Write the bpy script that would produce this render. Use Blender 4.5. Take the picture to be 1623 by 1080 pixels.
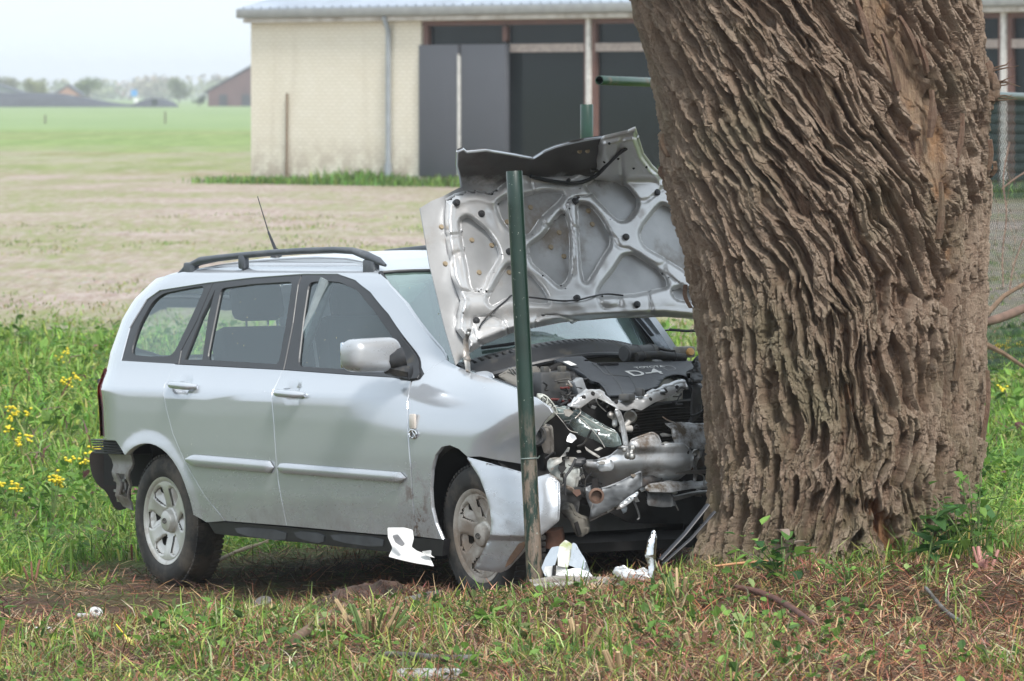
import bpy, bmesh, math, random
import numpy as np
from mathutils import Vector, Matrix, geometry

# ------------------------------------------------------------ camera, sky, sun, exposure
for o in list(bpy.data.objects):
    bpy.data.objects.remove(o)
SC = bpy.context.scene
COL = SC.collection
W0, H0, FPX, HORIZON = 1623.0, 1080.0, 9900.0, 150.0      # size of the photograph, focal length in its pixels
CAM_Z = 2.13
PITCH = math.atan((540.0 - HORIZON) / FPX)
cam_data = bpy.data.cameras.new('camera')
cam = bpy.data.objects.new('camera', cam_data)
COL.objects.link(cam)
cam.location = (0, 0, CAM_Z)
cam.rotation_euler = (math.pi / 2 - PITCH, 0, 0)
cam_data.sensor_width = 36.0
cam_data.lens = 36.0 * FPX / W0
cam_data.clip_start = 0.5
cam_data.clip_end = 8000
cam_data.dof.use_dof = True
cam_data.dof.focus_distance = 26.8
cam_data.dof.aperture_fstop = 11.0
SC.camera = cam

SUN_EL, SUN_AZ = math.radians(50), math.radians(160)        # azimuth clockwise from +Y: behind the camera, to the right
world = bpy.data.worlds.new('World')
SC.world = world
world.use_nodes = True
wn = world.node_tree
wn.nodes.clear()
w_out = wn.nodes.new('ShaderNodeOutputWorld')
w_bg = wn.nodes.new('ShaderNodeBackground')
w_sky = wn.nodes.new('ShaderNodeTexSky')
w_sky.sky_type = 'NISHITA'
w_sky.sun_disc = False
w_sky.sun_elevation = SUN_EL
w_sky.sun_rotation = SUN_AZ
w_sky.air_density = 1.0
w_sky.dust_density = 3.0
w_mix = wn.nodes.new('ShaderNodeMixRGB')                    # thin overcast laid evenly over the sky
w_mix.inputs[0].default_value = 0.85
w_mix.inputs[2].default_value = (4.35, 4.85, 5.2, 1)
wn.links.new(w_sky.outputs[0], w_mix.inputs[1])
wn.links.new(w_mix.outputs[0], w_bg.inputs[0])
w_bg.inputs[1].default_value = 0.10
wn.links.new(w_bg.outputs[0], w_out.inputs[0])

sun_data = bpy.data.lights.new('sun', 'SUN')
sun_data.energy = 1.5
sun_data.angle = math.radians(12)
sun_data.color = (1.0, 0.97, 0.93)
sun = bpy.data.objects.new('sun', sun_data)
COL.objects.link(sun)
_sd = Vector((math.sin(SUN_AZ) * math.cos(SUN_EL), math.cos(SUN_AZ) * math.cos(SUN_EL), math.sin(SUN_EL)))
sun.rotation_euler = _sd.to_track_quat('Z', 'Y').to_euler()
sun.location = (6, -10, 20)
SC.view_settings.view_transform = 'Standard'
SC.view_settings.look = 'None'
SC.view_settings.gamma = 1.0
SC.view_settings.exposure = 1.38
SC.view_settings.use_curve_mapping = False
SC.cycles.use_denoising = True
SC.cycles.max_bounces = 8
SC.cycles.transparent_max_bounces = 24
SC.cycles.sample_clamp_indirect = 6
SC.cycles.volume_bounces = 0

RNG = np.random.default_rng(7)
random.seed(7)

# ------------------------------------------------------------ projection helpers: pixel of the photograph -> real point
_F = np.array([0, math.cos(PITCH), -math.sin(PITCH)])
_U = np.array([0, math.sin(PITCH), math.cos(PITCH)])
_R = np.array([1.0, 0, 0])
CAMP = np.array([0, 0, CAM_Z])

def ray(px, py):
    return _F + _R * ((px - W0 / 2) / FPX) + _U * ((540.0 - py) / FPX)

def at(px, py, dist):
    """world point seen at the pixel, at distance dist along +Y"""
    d = ray(px, py)
    return CAMP + d * (dist / d[1])

def proj(p):
    v = np.asarray(p, float) - CAMP
    f = v @ _F
    return (W0 / 2 + FPX * (v @ _R) / f, 540.0 - FPX * (v @ _U) / f)

# the car's own frame: X forward, Y to its left (the far side), Z up
TH, NOSE = math.radians(34.5), math.radians(1.3)
CX = np.array([math.sin(TH) * math.cos(NOSE), -math.cos(TH) * math.cos(NOSE), math.sin(NOSE)])
CY = np.array([math.cos(TH), math.sin(TH), 0.0])
CZ = np.cross(CX, CY)
CM = np.stack([CX, CY, CZ])                                  # rows: world -> car
CO = at(757, 850, 27.0) - 2.6 * CX + 0.76 * CY - 0.315 * CZ    # under the rear axle
CO_L = CM @ (CAMP - CO)                                      # camera position in the car's frame

def car2w(P):
    return CO + np.asarray(P) @ CM

def carray(px, py):
    return CM @ ray(px, py)

def on(px, py, p0, n):
    """point (car frame) where the pixel's ray meets a plane of the car frame"""
    d = carray(px, py); n = np.asarray(n, float)
    t = ((np.asarray(p0, float) - CO_L) @ n) / (d @ n)
    return CO_L + d * t

# ------------------------------------------------------------ object helpers
def thing(name, label, cat, loc=(0, 0, 0), rot=None, group=None):
    o = bpy.data.objects.new(name, None)
    COL.objects.link(o)
    o.location = loc
    if rot is not None: o.rotation_euler = rot
    o['label'] = label; o['category'] = cat
    if group: o['group'] = group
    o.empty_display_size = 0.2
    return o

def tag(o, label, cat, group=None):
    o['label'] = label; o['category'] = cat
    if group: o['group'] = group
    return o

def struct(o):
    o['kind'] = 'structure'; return o

def stuff(o, label=None, cat=None):
    o['kind'] = 'stuff'
    if label: o['label'] = label
    if cat: o['category'] = cat
    return o

def link(name, me, mat, parent=None, loc=None):
    o = bpy.data.objects.new(name, me)
    COL.objects.link(o)
    if mat is not None and len(me.materials) == 0:
        me.materials.append(mat)
    if parent is not None: o.parent = parent
    if loc is not None: o.location = loc
    return o

def mesh_np(name, V, F, mat, parent=None, smooth=True, loc=None, cols=None, k=None):
    """V (n,3); F (m,k) array of equal polygons"""
    V = np.ascontiguousarray(V, np.float32); F = np.ascontiguousarray(F, np.int32)
    me = bpy.data.meshes.new(name)
    kk = F.shape[1]
    me.vertices.add(len(V)); me.vertices.foreach_set('co', V.ravel())
    me.loops.add(F.size); me.loops.foreach_set('vertex_index', F.ravel())
    me.polygons.add(len(F))
    me.polygons.foreach_set('loop_start', np.arange(0, F.size, kk, dtype=np.int32))
    me.polygons.foreach_set('use_smooth', np.full(len(F), smooth))
    me.update(calc_edges=True)
    if cols is not None:
        for cname, c in cols.items():
            a = me.color_attributes.new(cname, 'FLOAT_COLOR', 'POINT')
            cc = np.ones((len(V), 4), np.float32); cc[:, :3] = c
            a.data.foreach_set('color', cc.ravel())
    return link(name, me, mat, parent, loc)

class MB:
    """collects simple solids into one mesh"""
    def __init__(s): s.V = []; s.F = []; s.S = []
    def add(s, V, F, smooth=False):
        n = len(s.V); s.V += [tuple(map(float, v)) for v in V]
        s.F += [tuple(i + n for i in f) for f in F]; s.S += [smooth] * len(F)
        return s
    def box(s, c, d, rot=None, bev=0.0):
        c = np.array(c, float); d = np.array(d, float) / 2
        if bev <= 0:
            P = [np.array([x, y, z]) * d for x in (-1, 1) for y in (-1, 1) for z in (-1, 1)]
            F = [(0, 1, 3, 2), (4, 6, 7, 5), (0, 4, 5, 1), (2, 3, 7, 6), (0, 2, 6, 4), (1, 5, 7, 3)]
            if rot is not None: P = [rot @ p for p in P]
            return s.add([c + p for p in P], F)
        bm = bmesh.new(); bmesh.ops.create_cube(bm, size=1)
        for v in bm.verts: v.co = Vector((v.co.x * 2 * d[0], v.co.y * 2 * d[1], v.co.z * 2 * d[2]))
        bmesh.ops.bevel(bm, geom=bm.edges[:], offset=bev, segments=2, affect='EDGES', profile=0.5)
        bm.verts.index_update()
        P = [np.array(v.co) for v in bm.verts]; F = [[v.index for v in f.verts] for f in bm.faces]
        bm.free()
        if rot is not None: P = [rot @ p for p in P]
        return s.add([c + p for p in P], F, True)
    def tube(s, pts, r, n=10, cap=True, flat=None):
        """round bar through pts; r number or list"""
        pts = [np.array(p, float) for p in pts]
        rs = [r] * len(pts) if np.isscalar(r) else list(np.interp(np.linspace(0, 1, len(pts)), np.linspace(0, 1, len(r)), r))
        up = np.array([0.0, 0, 1]); V = []; F = []
        prev = None
        for i, p in enumerate(pts):
            t = pts[min(i + 1, len(pts) - 1)] - pts[max(i - 1, 0)]
            t /= (np.linalg.norm(t) + 1e-9)
            if prev is None:
                a = np.cross(t, up)
                if np.linalg.norm(a) < 0.1: a = np.cross(t, np.array([1.0, 0, 0]))
            else:
                a = prev - t * (prev @ t)
            a /= np.linalg.norm(a) + 1e-9; prev = a; b = np.cross(t, a)
            for k in range(n):
                q = 2 * math.pi * k / n
                V.append(p + rs[i] * (a * math.cos(q) + b * math.sin(q) * (flat or 1)))
        for i in range(len(pts) - 1):
            for k in range(n):
                k2 = (k + 1) % n
                F.append((i * n + k, i * n + k2, (i + 1) * n + k2, (i + 1) * n + k))
        if cap:
            F.append(tuple(range(n))[::-1]); F.append(tuple((len(pts) - 1) * n + k for k in range(n)))
        return s.add(V, F, True)
    def lathe(s, prof, c, axis, n=48, arc=None):
        """prof list of (radius, along axis)"""
        c = np.array(c, float); ax = np.array(axis, float); ax /= np.linalg.norm(ax)
        a = np.cross(ax, [0, 0, 1.0])
        if np.linalg.norm(a) < 0.1: a = np.cross(ax, [1.0, 0, 0])
        a /= np.linalg.norm(a); b = np.cross(ax, a); V = []; F = []
        for (r, h) in prof:
            for k in range(n):
                q = 2 * math.pi * k / n
                V.append(c + ax * h + r * (a * math.cos(q) + b * math.sin(q)))
        for i in range(len(prof) - 1):
            for k in range(n):
                k2 = (k + 1) % n
                F.append((i * n + k, i * n + k2, (i + 1) * n + k2, (i + 1) * n + k))
        return s.add(V, F, True)
    def sphere(s, c, r, n=10, m=7):
        c = np.array(c, float); r = np.array([r] * 3 if np.isscalar(r) else r, float); V = []; F = []
        for i in range(m + 1):
            th = math.pi * i / m
            for k in range(n):
                q = 2 * math.pi * k / n
                V.append(c + r * np.array([math.sin(th) * math.cos(q), math.sin(th) * math.sin(q), math.cos(th)]))
        for i in range(m):
            for k in range(n):
                k2 = (k + 1) % n
                F.append((i * n + k, (i + 1) * n + k, (i + 1) * n + k2, i * n + k2))
        return s.add(V, F, True)
    def build(s, name, mat, parent=None, xf=None, auto=True, loc=None):
        V = s.V if xf is None else [xf(np.array(v)) for v in s.V]
        me = bpy.data.meshes.new(name)
        me.from_pydata([tuple(v) for v in V], [], s.F)
        me.polygons.foreach_set('use_smooth', s.S)
        bm = bmesh.new(); bm.from_mesh(me)
        bmesh.ops.recalc_face_normals(bm, faces=bm.faces[:])
        if auto:
            for e in bm.edges:
                if len(e.link_faces) == 2 and e.calc_face_angle(0) > 0.7: e.smooth = False
        bm.to_mesh(me); bm.free()
        return link(name, me, mat, parent, loc)

def seg_dist(U, V, polys):
    """distance of the points to the closest edge of closed polygons"""
    D = np.full(U.shape, 1e9)
    for P in polys:
        P = np.asarray(P, float); Q = np.roll(P, -1, 0)
        for (ax, ay), (bx, by) in zip(P, Q):
            dx, dy = bx - ax, by - ay; L = dx * dx + dy * dy + 1e-12
            t = np.clip(((U - ax) * dx + (V - ay) * dy) / L, 0, 1)
            D = np.minimum(D, np.hypot(U - ax - t * dx, V - ay - t * dy))
    return D

def smooth_poly(P, it=2, closed=True):
    """Chaikin corner cutting that keeps the shape; rounds the outline"""
    P = [np.array(p, float) for p in P]
    for _ in range(it):
        Q = []
        n = len(P)
        for i in range(n if closed else n - 1):
            a, b = P[i], P[(i + 1) % n]
            Q += [a * .78 + b * .22, a * .22 + b * .78]
        if not closed: Q = [P[0]] + Q + [P[-1]]
        P = Q
    return P

def round_poly(P, r, n=4):
    """rounds every corner of a closed outline by about r"""
    P = np.asarray(P, float); out = []
    for i in range(len(P)):
        a, p, b = P[i - 1], P[i], P[(i + 1) % len(P)]
        la, lb = np.linalg.norm(a - p), np.linalg.norm(b - p)
        d = min(r, la * .45, lb * .45)
        q0 = p + (a - p) / (la + 1e-9) * d; q1 = p + (b - p) / (lb + 1e-9) * d
        for k in range(n + 1):
            t = k / n; out.append(q0 * (1 - t) ** 2 + 2 * p * t * (1 - t) + q1 * t * t)
    return out

def inset(P, d):
    P = np.asarray(P, float); n = len(P)
    area = 0.5 * np.sum(P[:, 0] * np.roll(P[:, 1], -1) - np.roll(P[:, 0], -1) * P[:, 1])
    sgn = 1 if area > 0 else -1
    out = []
    for i in range(n):
        a = P[i] - P[i - 1]; b = P[(i + 1) % n] - P[i]
        a /= np.linalg.norm(a) + 1e-9; b /= np.linalg.norm(b) + 1e-9
        na = np.array([-a[1], a[0]]) * sgn; nb = np.array([-b[1], b[0]]) * sgn
        m = na + nb; L = np.linalg.norm(m)
        m = m / L if L > .3 else na
        out.append(P[i] + m * d / max(0.5, m @ na))
    return np.array(out)

def sheet(name, outer, mapf, mat, parent=None, holes=(), step=0.04, skirt=0.0, flip=False, thick=0.0, facing=None, eps=1e-3):
    """a curved panel: outline (u,v) with holes, cut on a grid, bent by mapf, with turned-in edges"""
    polys = [[tuple(map(float, p)) for p in outer]] + [[tuple(map(float, p)) for p in h] for h in holes]
    flat = [p for P in polys for p in P]
    tris = geometry.tessellate_polygon([[Vector((p[0], p[1], 0)) for p in P] for P in polys])
    bm = bmesh.new()
    vs = [bm.verts.new((p[0], p[1], 0)) for p in flat]
    for t in tris:
        if len(set(t)) == 3:
            try: bm.faces.new([vs[i] for i in t])
            except ValueError: pass
    A = np.array(flat); lo, hi = A.min(0), A.max(0)
    for ax in (0, 1):
        n = int((hi[ax] - lo[ax]) / step)
        for i in range(1, n + 1):
            co = [0, 0, 0]; no = [0, 0, 0]
            co[ax] = lo[ax] + (hi[ax] - lo[ax]) * i / (n + 1) + 1e-5; no[ax] = 1
            bmesh.ops.bisect_plane(bm, geom=bm.verts[:] + bm.edges[:] + bm.faces[:], plane_co=co, plane_no=no, dist=1e-7)
    bmesh.ops.dissolve_degenerate(bm, edges=bm.edges[:], dist=1e-6)
    bm.verts.index_update()
    UV = np.array([(v.co.x, v.co.y) for v in bm.verts])
    F = [[v.index for v in f.verts] for f in bm.faces]
    B = [(e.verts[0].index, e.verts[1].index, [v.index for v in e.link_faces[0].verts]) for e in bm.edges if len(e.link_faces) == 1]
    bm.free()
    P = mapf(UV[:, 0], UV[:, 1])
    Nn = np.cross(mapf(UV[:, 0] + eps, UV[:, 1]) - P, mapf(UV[:, 0], UV[:, 1] + eps) - P)
    Nn /= np.linalg.norm(Nn, axis=1)[:, None] + 1e-15
    if facing is not None:
        if (Nn @ np.asarray(facing, float)).sum() < 0: flip, Nn = True, -Nn
    elif flip: Nn = -Nn
    V = [P]; NV = len(P); faces = []; norms = []
    for f in F:
        # keep the winding in line with the normal
        a, b, c = P[f[0]], P[f[1]], P[f[2]]
        g = f if np.cross(b - a, c - a) @ Nn[f[0]] > 0 else f[::-1]
        faces.append(g); norms += [Nn[i] for i in g]
    sk = skirt or thick
    if sk:
        V.append(P - Nn * sk)
        for a, b, fv in B:
            g = [a, b, b + NV, a + NV]
            Q = np.concatenate(V) if False else None
            pa, pb, pc = P[a], P[b], P[b] - Nn[b] * sk
            n = np.cross(pb - pa, pc - pa); L = np.linalg.norm(n)
            if L < 1e-12: continue
            n /= L
            cen = P[fv].mean(0)
            if n @ ((pa + pb) / 2 - cen) < 0: n = -n; g = g[::-1]
            faces.append(g)
            m = n * .8 + Nn[a] * .6                          # a softened edge
            m /= np.linalg.norm(m)
            norms += [(m if i < NV else n) for i in g]
    if thick:
        for f in list(F):
            a, b, c = P[f[0]], P[f[1]], P[f[2]]
            g = f if np.cross(b - a, c - a) @ Nn[f[0]] < 0 else f[::-1]
            faces.append([i + NV for i in g]); norms += [-Nn[i] for i in g]
    V = np.concatenate(V)
    me = bpy.data.meshes.new(name)
    me.from_pydata([tuple(v) for v in V], [], faces)
    me.polygons.foreach_set('use_smooth', [True] * len(me.polygons))
    if len(norms) == len(me.loops):
        me.normals_split_custom_set([tuple(n) for n in norms])
    return link(name, me, mat, parent)

# ------------------------------------------------------------ vectorised value noise
class Noise:
    def __init__(s, seed): s.t = np.random.default_rng(seed).random((256, 256))
    def __call__(s, x, y):
        xi = np.floor(x).astype(int); yi = np.floor(y).astype(int)
        fx = x - xi; fy = y - yi
        fx = fx * fx * (3 - 2 * fx); fy = fy * fy * (3 - 2 * fy)
        t = s.t; a = t[xi % 256, yi % 256]; b = t[(xi + 1) % 256, yi % 256]
        c = t[xi % 256, (yi + 1) % 256]; d = t[(xi + 1) % 256, (yi + 1) % 256]
        return (a * (1 - fx) + b * fx) * (1 - fy) + (c * (1 - fx) + d * fx) * fy
    def fbm(s, x, y, o=4):
        r = 0; a = .5; tot = 0
        for i in range(o):
            r = r + a * s(x * 2 ** i + 17.3 * i, y * 2 ** i + 5.1 * i); tot += a; a *= .5
        return r / tot
N1, N2, N3 = Noise(1), Noise(2), Noise(3)
def sstep(a, b, x):
    t = np.clip((np.asarray(x, float) - a) / (b - a), 0, 1)
    return t * t * (3 - 2 * t)

# ------------------------------------------------------------ materials
def node(nt, kind, ins=None, **props):
    n = nt.nodes.new(kind)
    for k, v in props.items(): setattr(n, k, v)
    for k, v in (ins or {}).items():
        if hasattr(v, 'links') or isinstance(v, bpy.types.NodeSocket): nt.links.new(v, n.inputs[k])
        else: n.inputs[k].default_value = v
    return n
def rgb(c): return (c[0], c[1], c[2], 1)
def mixc(nt, f, a, b, blend='MIX'):
    n = nt.nodes.new('ShaderNodeMixRGB'); n.blend_type = blend
    for i, v in ((0, f), (1, a), (2, b)):
        if isinstance(v, bpy.types.NodeSocket): nt.links.new(v, n.inputs[i])
        elif i == 0: n.inputs[0].default_value = v
        else: n.inputs[i].default_value = rgb(v)
    return n.outputs[0]
def noise_tex(nt, vec, scale, detail=4, rough=.55, dist=0):
    n = node(nt, 'ShaderNodeTexNoise', {'Scale': scale, 'Detail': detail, 'Roughness': rough, 'Distortion': dist})
    if vec is not None: nt.links.new(vec, n.inputs['Vector'])
    return n.outputs['Fac']
def ramp(nt, fac, stops):
    n = nt.nodes.new('ShaderNodeValToRGB'); nt.links.new(fac, n.inputs[0])
    e = n.color_ramp.elements
    while len(e) < len(stops): e.new(.5)
    for el, (p, c) in zip(e, stops):
        el.position = p; el.color = rgb(c) if not np.isscalar(c) else (c, c, c, 1)
    return n.outputs[0]
def math_n(nt, op, a, b=0.0, clamp=False):
    n = nt.nodes.new('ShaderNodeMath'); n.operation = op; n.use_clamp = clamp
    for i, v in ((0, a), (1, b)):
        if isinstance(v, bpy.types.NodeSocket): nt.links.new(v, n.inputs[i])
        else: n.inputs[i].default_value = v
    return n.outputs[0]
def vmap(nt, vec, sc):
    n = node(nt, 'ShaderNodeMapping'); nt.links.new(vec, n.inputs['Vector']); n.inputs['Scale'].default_value = sc
    return n.outputs[0]
def new_mat(name):
    m = bpy.data.materials.new(name); m.use_nodes = True
    nt = m.node_tree; b = nt.nodes['Principled BSDF']
    geo = nt.nodes.new('ShaderNodeNewGeometry')
    return m, nt, b, geo.outputs['Position']
def bump(nt, b, h, strength=.3, dist=.01):
    n = node(nt, 'ShaderNodeBump', {'Strength': strength, 'Distance': dist}); nt.links.new(h, n.inputs['Height'])
    nt.links.new(n.outputs[0], b.inputs['Normal']); return n
def simple(name, col, rough=.5, metal=0.0, var=.25, scale=12, dirt=None, dirt_amt=.3, bmp=0.0, bscale=60, spec=.5, coat=0.0):
    m, nt, b, pos = new_mat(name)
    f = noise_tex(nt, pos, scale, 6)
    c = mixc(nt, ramp(nt, f, [(.3, 0), (.7, 1)]), [x * (1 - var) for x in col], [min(1, x * (1 + var)) for x in col])
    if dirt is not None:
        g = ramp(nt, noise_tex(nt, pos, scale * .45, 8, .65), [(.62 - dirt_amt * .5, 0), (.72 - dirt_amt * .3, 1)])
        c = mixc(nt, g, c, dirt)
        r = node(nt, 'ShaderNodeMapRange', {'Value': g, 'To Min': rough, 'To Max': max(rough, .8)})
        nt.links.new(r.outputs[0], b.inputs['Roughness'])
        mm = node(nt, 'ShaderNodeMapRange', {'Value': g, 'To Min': metal, 'To Max': metal * .15})
        nt.links.new(mm.outputs[0], b.inputs['Metallic'])
    else:
        r = node(nt, 'ShaderNodeMapRange', {'Value': f, 'To Min': rough * .8, 'To Max': min(1, rough * 1.25)})
        nt.links.new(r.outputs[0], b.inputs['Roughness'])
        b.inputs['Metallic'].default_value = metal
    nt.links.new(c, b.inputs['Base Color'])
    b.inputs['Specular IOR Level'].default_value = spec
    b.inputs['Coat Weight'].default_value = coat
    if bmp: bump(nt, b, noise_tex(nt, pos, bscale, 5), bmp, .01)
    return m
# ============================================================ TERRAIN
def gz(x, y):
    """height of the ground"""
    x = np.asarray(x, float); y = np.asarray(y, float)
    z = 0.02 + 0.0 * x
    z = z + 0.12 * sstep(-0.2, 1.4, x) * sstep(24.0, 25.8, y) * (1 - sstep(28.5, 32, y))      # mound at the tree
    z = z + 0.05 * sstep(-0.6, 0.8, x) * (1 - sstep(25.0, 26.4, y))                           # low bank in front of the trunk
    z = z - 0.05 * (1 - sstep(-.9, 0.3, x)) * sstep(24.3, 25.6, y) * (1 - sstep(33, 45, y))
    z = z - 0.13 * (1 - sstep(-1.6, 0.2, x)) * sstep(25.2, 27.2, y) * (1 - sstep(33, 45, y))    # lower meadow left
    # the ruts of the wrecked car, along its own axis
    rx, ry = x - CO[0], y - CO[1]
    a = rx * CX[0] + ry * CX[1]; b = rx * CY[0] + ry * CY[1]
    m = sstep(-1.6, -0.8, a) * (1 - sstep(3.1, 3.6, a)) * (1 - sstep(0.85, 1.25, np.abs(b)))
    z = z - 0.10 * m * sstep(-.4, 2.6, a)
    z = z + 0.30 * sstep(40, 110, y) + 0.05 * sstep(300, 900, y)
    near = 1 - sstep(60, 90, y)
    z = z + near * (0.05 * (N1.fbm(x * .9, y * .9, 3) - .5) + 0.03 * (N2.fbm(x * 4, y * 4, 3) - .5))
    z = z + 0.10 * (N3.fbm(x * .05, y * .05, 2) - .5) * sstep(60, 140, y)
    return z

def grid(xs, ys, zf=gz):
    X, Y = np.meshgrid(xs, ys, indexing='xy')
    V = np.stack([X, Y, zf(X, Y)], -1).reshape(-1, 3)
    nx, ny = len(xs), len(ys)
    i = (np.arange(ny - 1)[:, None] * nx + np.arange(nx - 1)[None]).ravel()
    F = np.stack([i, i + 1, i + nx + 1, i + nx], -1)
    return V, F

def ground_material():
    m, nt, b, pos = new_mat('ground soil gravel and grass')
    sep = node(nt, 'ShaderNodeSeparateXYZ', {'Vector': pos})
    y = sep.outputs['Y']; x = sep.outputs['X']
    # near soil: red brown mulch
    n1 = noise_tex(nt, pos, 3.5, 8, .65); n2 = noise_tex(nt, pos, 38, 6, .7)
    soil = mixc(nt, ramp(nt, n2, [(.3, 0), (.7, 1)]), (.035, .020, .014), (.16, .09, .062))
    soil = mixc(nt, ramp(nt, n1, [(.45, 0), (.62, 1)]), soil, (.06, .055, .022))
    # meadow: thatch under the grass
    mead = mixc(nt, ramp(nt, n2, [(.3, 0), (.7, 1)]), (.06, .09, .02), (.13, .18, .05))
    mead = mixc(nt, ramp(nt, noise_tex(nt, pos, 1.1, 5), [(.55, 0), (.7, 1)]), mead, (.12, .10, .055))
    # gravel yard: grey pink stones
    vor = node(nt, 'ShaderNodeTexVoronoi', {'Vector': pos, 'Scale': 16.0})
    st = ramp(nt, noise_tex(nt, pos, 22, 6, .8), [(.32, (.14, .105, .09)), (.5, (.36, .29, .255)), (.7, (.60, .53, .49))])
    st = mixc(nt, .35, st, vor.outputs['Color'], 'OVERLAY')
    st = mixc(nt, ramp(nt, noise_tex(nt, vmap(nt, pos, (.25, 1.0, 1)), .35, 6, .6), [(.42, 0), (.62, 1)]), st, (.30, .235, .185))
    st = mixc(nt, ramp(nt, noise_tex(nt, vmap(nt, pos, (.5, .22, 1)), 1.6, 6, .75), [(.38, 0), (.66, .6)]), st, (.52, .44, .40))
    st = mixc(nt, ramp(nt, noise_tex(nt, vmap(nt, pos, (.5, .16, 1)), 2.6, 5, .75), [(.52, 0), (.68, .65)]), st, (.24, .18, .14))
    spk = noise_tex(nt, vmap(nt, pos, (1, .10, 1)), 9, 5, .8)
    st = mixc(nt, ramp(nt, spk, [(.40, 0), (.60, .75)]), st, (.56, .49, .45))
    st = mixc(nt, ramp(nt, noise_tex(nt, vmap(nt, pos, (1, .09, 1)), 7, 5, .8), [(.50, 0), (.66, .7)]), st, (.20, .155, .12))
    gp = ramp(nt, noise_tex(nt, vmap(nt, pos, (.32, .20, 1)), .60, 7, .66), [(.44, 0), (.57, .9)])
    gfac = math_n(nt, 'MULTIPLY', gp, ramp(nt, noise_tex(nt, vmap(nt, pos, (1, .12, 1)), 5, 6, .8), [(.38, 0), (.58, 1)]))
    st = mixc(nt, .30, st, (.27, .19, .14))
    st = mixc(nt, gfac, st, (.23, .26, .10))
    # rough grass past the yard, smooth field behind
    rough = mixc(nt, ramp(nt, noise_tex(nt, vmap(nt, pos, (1, .06, 1)), 1.6, 6, .8), [(.35, 0), (.65, 1)]), (.13, .21, .05), (.27, .34, .13))
    rough = mixc(nt, ramp(nt, noise_tex(nt, vmap(nt, pos, (.12, .5, 1)), .22, 6, .6), [(.56, 0), (.68, 1)]), rough, (.27, .21, .13))
    field = mixc(nt, ramp(nt, noise_tex(nt, vmap(nt, pos, (.5, .1, 1)), .12, 4, .6), [(.3, 0), (.7, 1)]), (.20, .28, .12), (.25, .33, .15))
    def band(a, c, wob, sc):
        w = math_n(nt, 'MULTIPLY', math_n(nt, 'SUBTRACT', noise_tex(nt, pos, sc, 4), .5), wob)
        yy = math_n(nt, 'ADD', y, w)
        return node(nt, 'ShaderNodeMapRange', {'Value': yy, 'From Min': a, 'From Max': c}).outputs[0]
    c = mixc(nt, band(28.0, 31.0, 5, .8), soil, mead)
    c = mixc(nt, band(52, 57, 16, .3), c, st)
    br_ = math_n(nt, 'MULTIPLY', ramp(nt, noise_tex(nt, vmap(nt, pos, (1, .12, 1)), .35, 6, .75), [(.46, 0), (.58, 1)]), band(95, 150, 20, .1))
    c = mixc(nt, br_, c, mixc(nt, .5, rough, (.24, .20, .10)))
    c = mixc(nt, band(150, 235, 130, .06), c, rough)
    c = mixc(nt, band(300, 345, 40, .02), c, field)
    nt.links.new(c, b.inputs['Base Color'])
    b.inputs['Roughness'].default_value = .95
    b.inputs['Specular IOR Level'].default_value = .2
    bump(nt, b, noise_tex(nt, pos, 26, 8, .7), .9, .03)
    return m
GM = ground_material()
ys = np.concatenate([np.linspace(-60, 16, 16), np.arange(16.3, 40, .12), np.arange(40, 70, .5), np.geomspace(70, 6500, 90)])
xs = np.concatenate([-np.geomspace(3000, 6, 40), np.arange(-5.9, 6, .12), np.geomspace(6, 3000, 40)])
V, F = grid(xs, ys)
g = struct(mesh_np('ground', V, F, GM))

# ============================================================ FAR BACKGROUND
def haze_trees():
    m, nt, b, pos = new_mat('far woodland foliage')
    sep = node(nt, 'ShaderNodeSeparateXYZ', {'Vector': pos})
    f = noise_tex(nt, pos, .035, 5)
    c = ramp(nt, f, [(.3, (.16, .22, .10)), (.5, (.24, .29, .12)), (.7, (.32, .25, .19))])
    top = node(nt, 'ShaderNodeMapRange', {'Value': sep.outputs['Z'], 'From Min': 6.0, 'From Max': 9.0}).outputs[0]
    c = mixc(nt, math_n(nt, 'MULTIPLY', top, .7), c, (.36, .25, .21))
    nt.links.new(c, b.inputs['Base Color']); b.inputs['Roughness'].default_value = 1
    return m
FTM = haze_trees()
def leafcloud(centers, radii, n, size, seed, flat=1.0):
    r = np.random.default_rng(seed)
    k = r.integers(0, len(centers), n)
    d = r.normal(size=(n, 3)); d /= np.linalg.norm(d, axis=1)[:, None]
    rr = r.random(n) ** .45
    C = np.array(centers)[k] + d * rr[:, None] * np.array(radii)[k]
    a = r.normal(size=(n, 3)); a /= np.linalg.norm(a, axis=1)[:, None]
    b = np.cross(a, r.normal(size=(n, 3))); b /= np.linalg.norm(b, axis=1)[:, None]
    s = size * (0.5 + r.random(n))[:, None]
    V = np.stack([C - a * s, C + b * s * .6, C + a * s, C - b * s * .6], 1).reshape(-1, 3)
    F = np.arange(4 * n).reshape(-1, 4)
    return V, F
# the wood along the horizon reads as one mass
r = np.random.default_rng(4)
cs, rs = [], []
for i in range(420):
    x = -520 + 1150 * r.random(); h = 5.0 + 3.6 * r.random() + 1.2 * math.sin(x * .05)
    cs.append((x, 2150 + 120 * r.random(), .4 + h * .5)); rs.append((4 + 5 * r.random(), 6, h * .55))
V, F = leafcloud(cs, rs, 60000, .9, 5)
w = stuff(mesh_np('woodland', V, F, FTM, smooth=False), 'hazy pale green and pink wood along the whole horizon', 'woodland')

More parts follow.
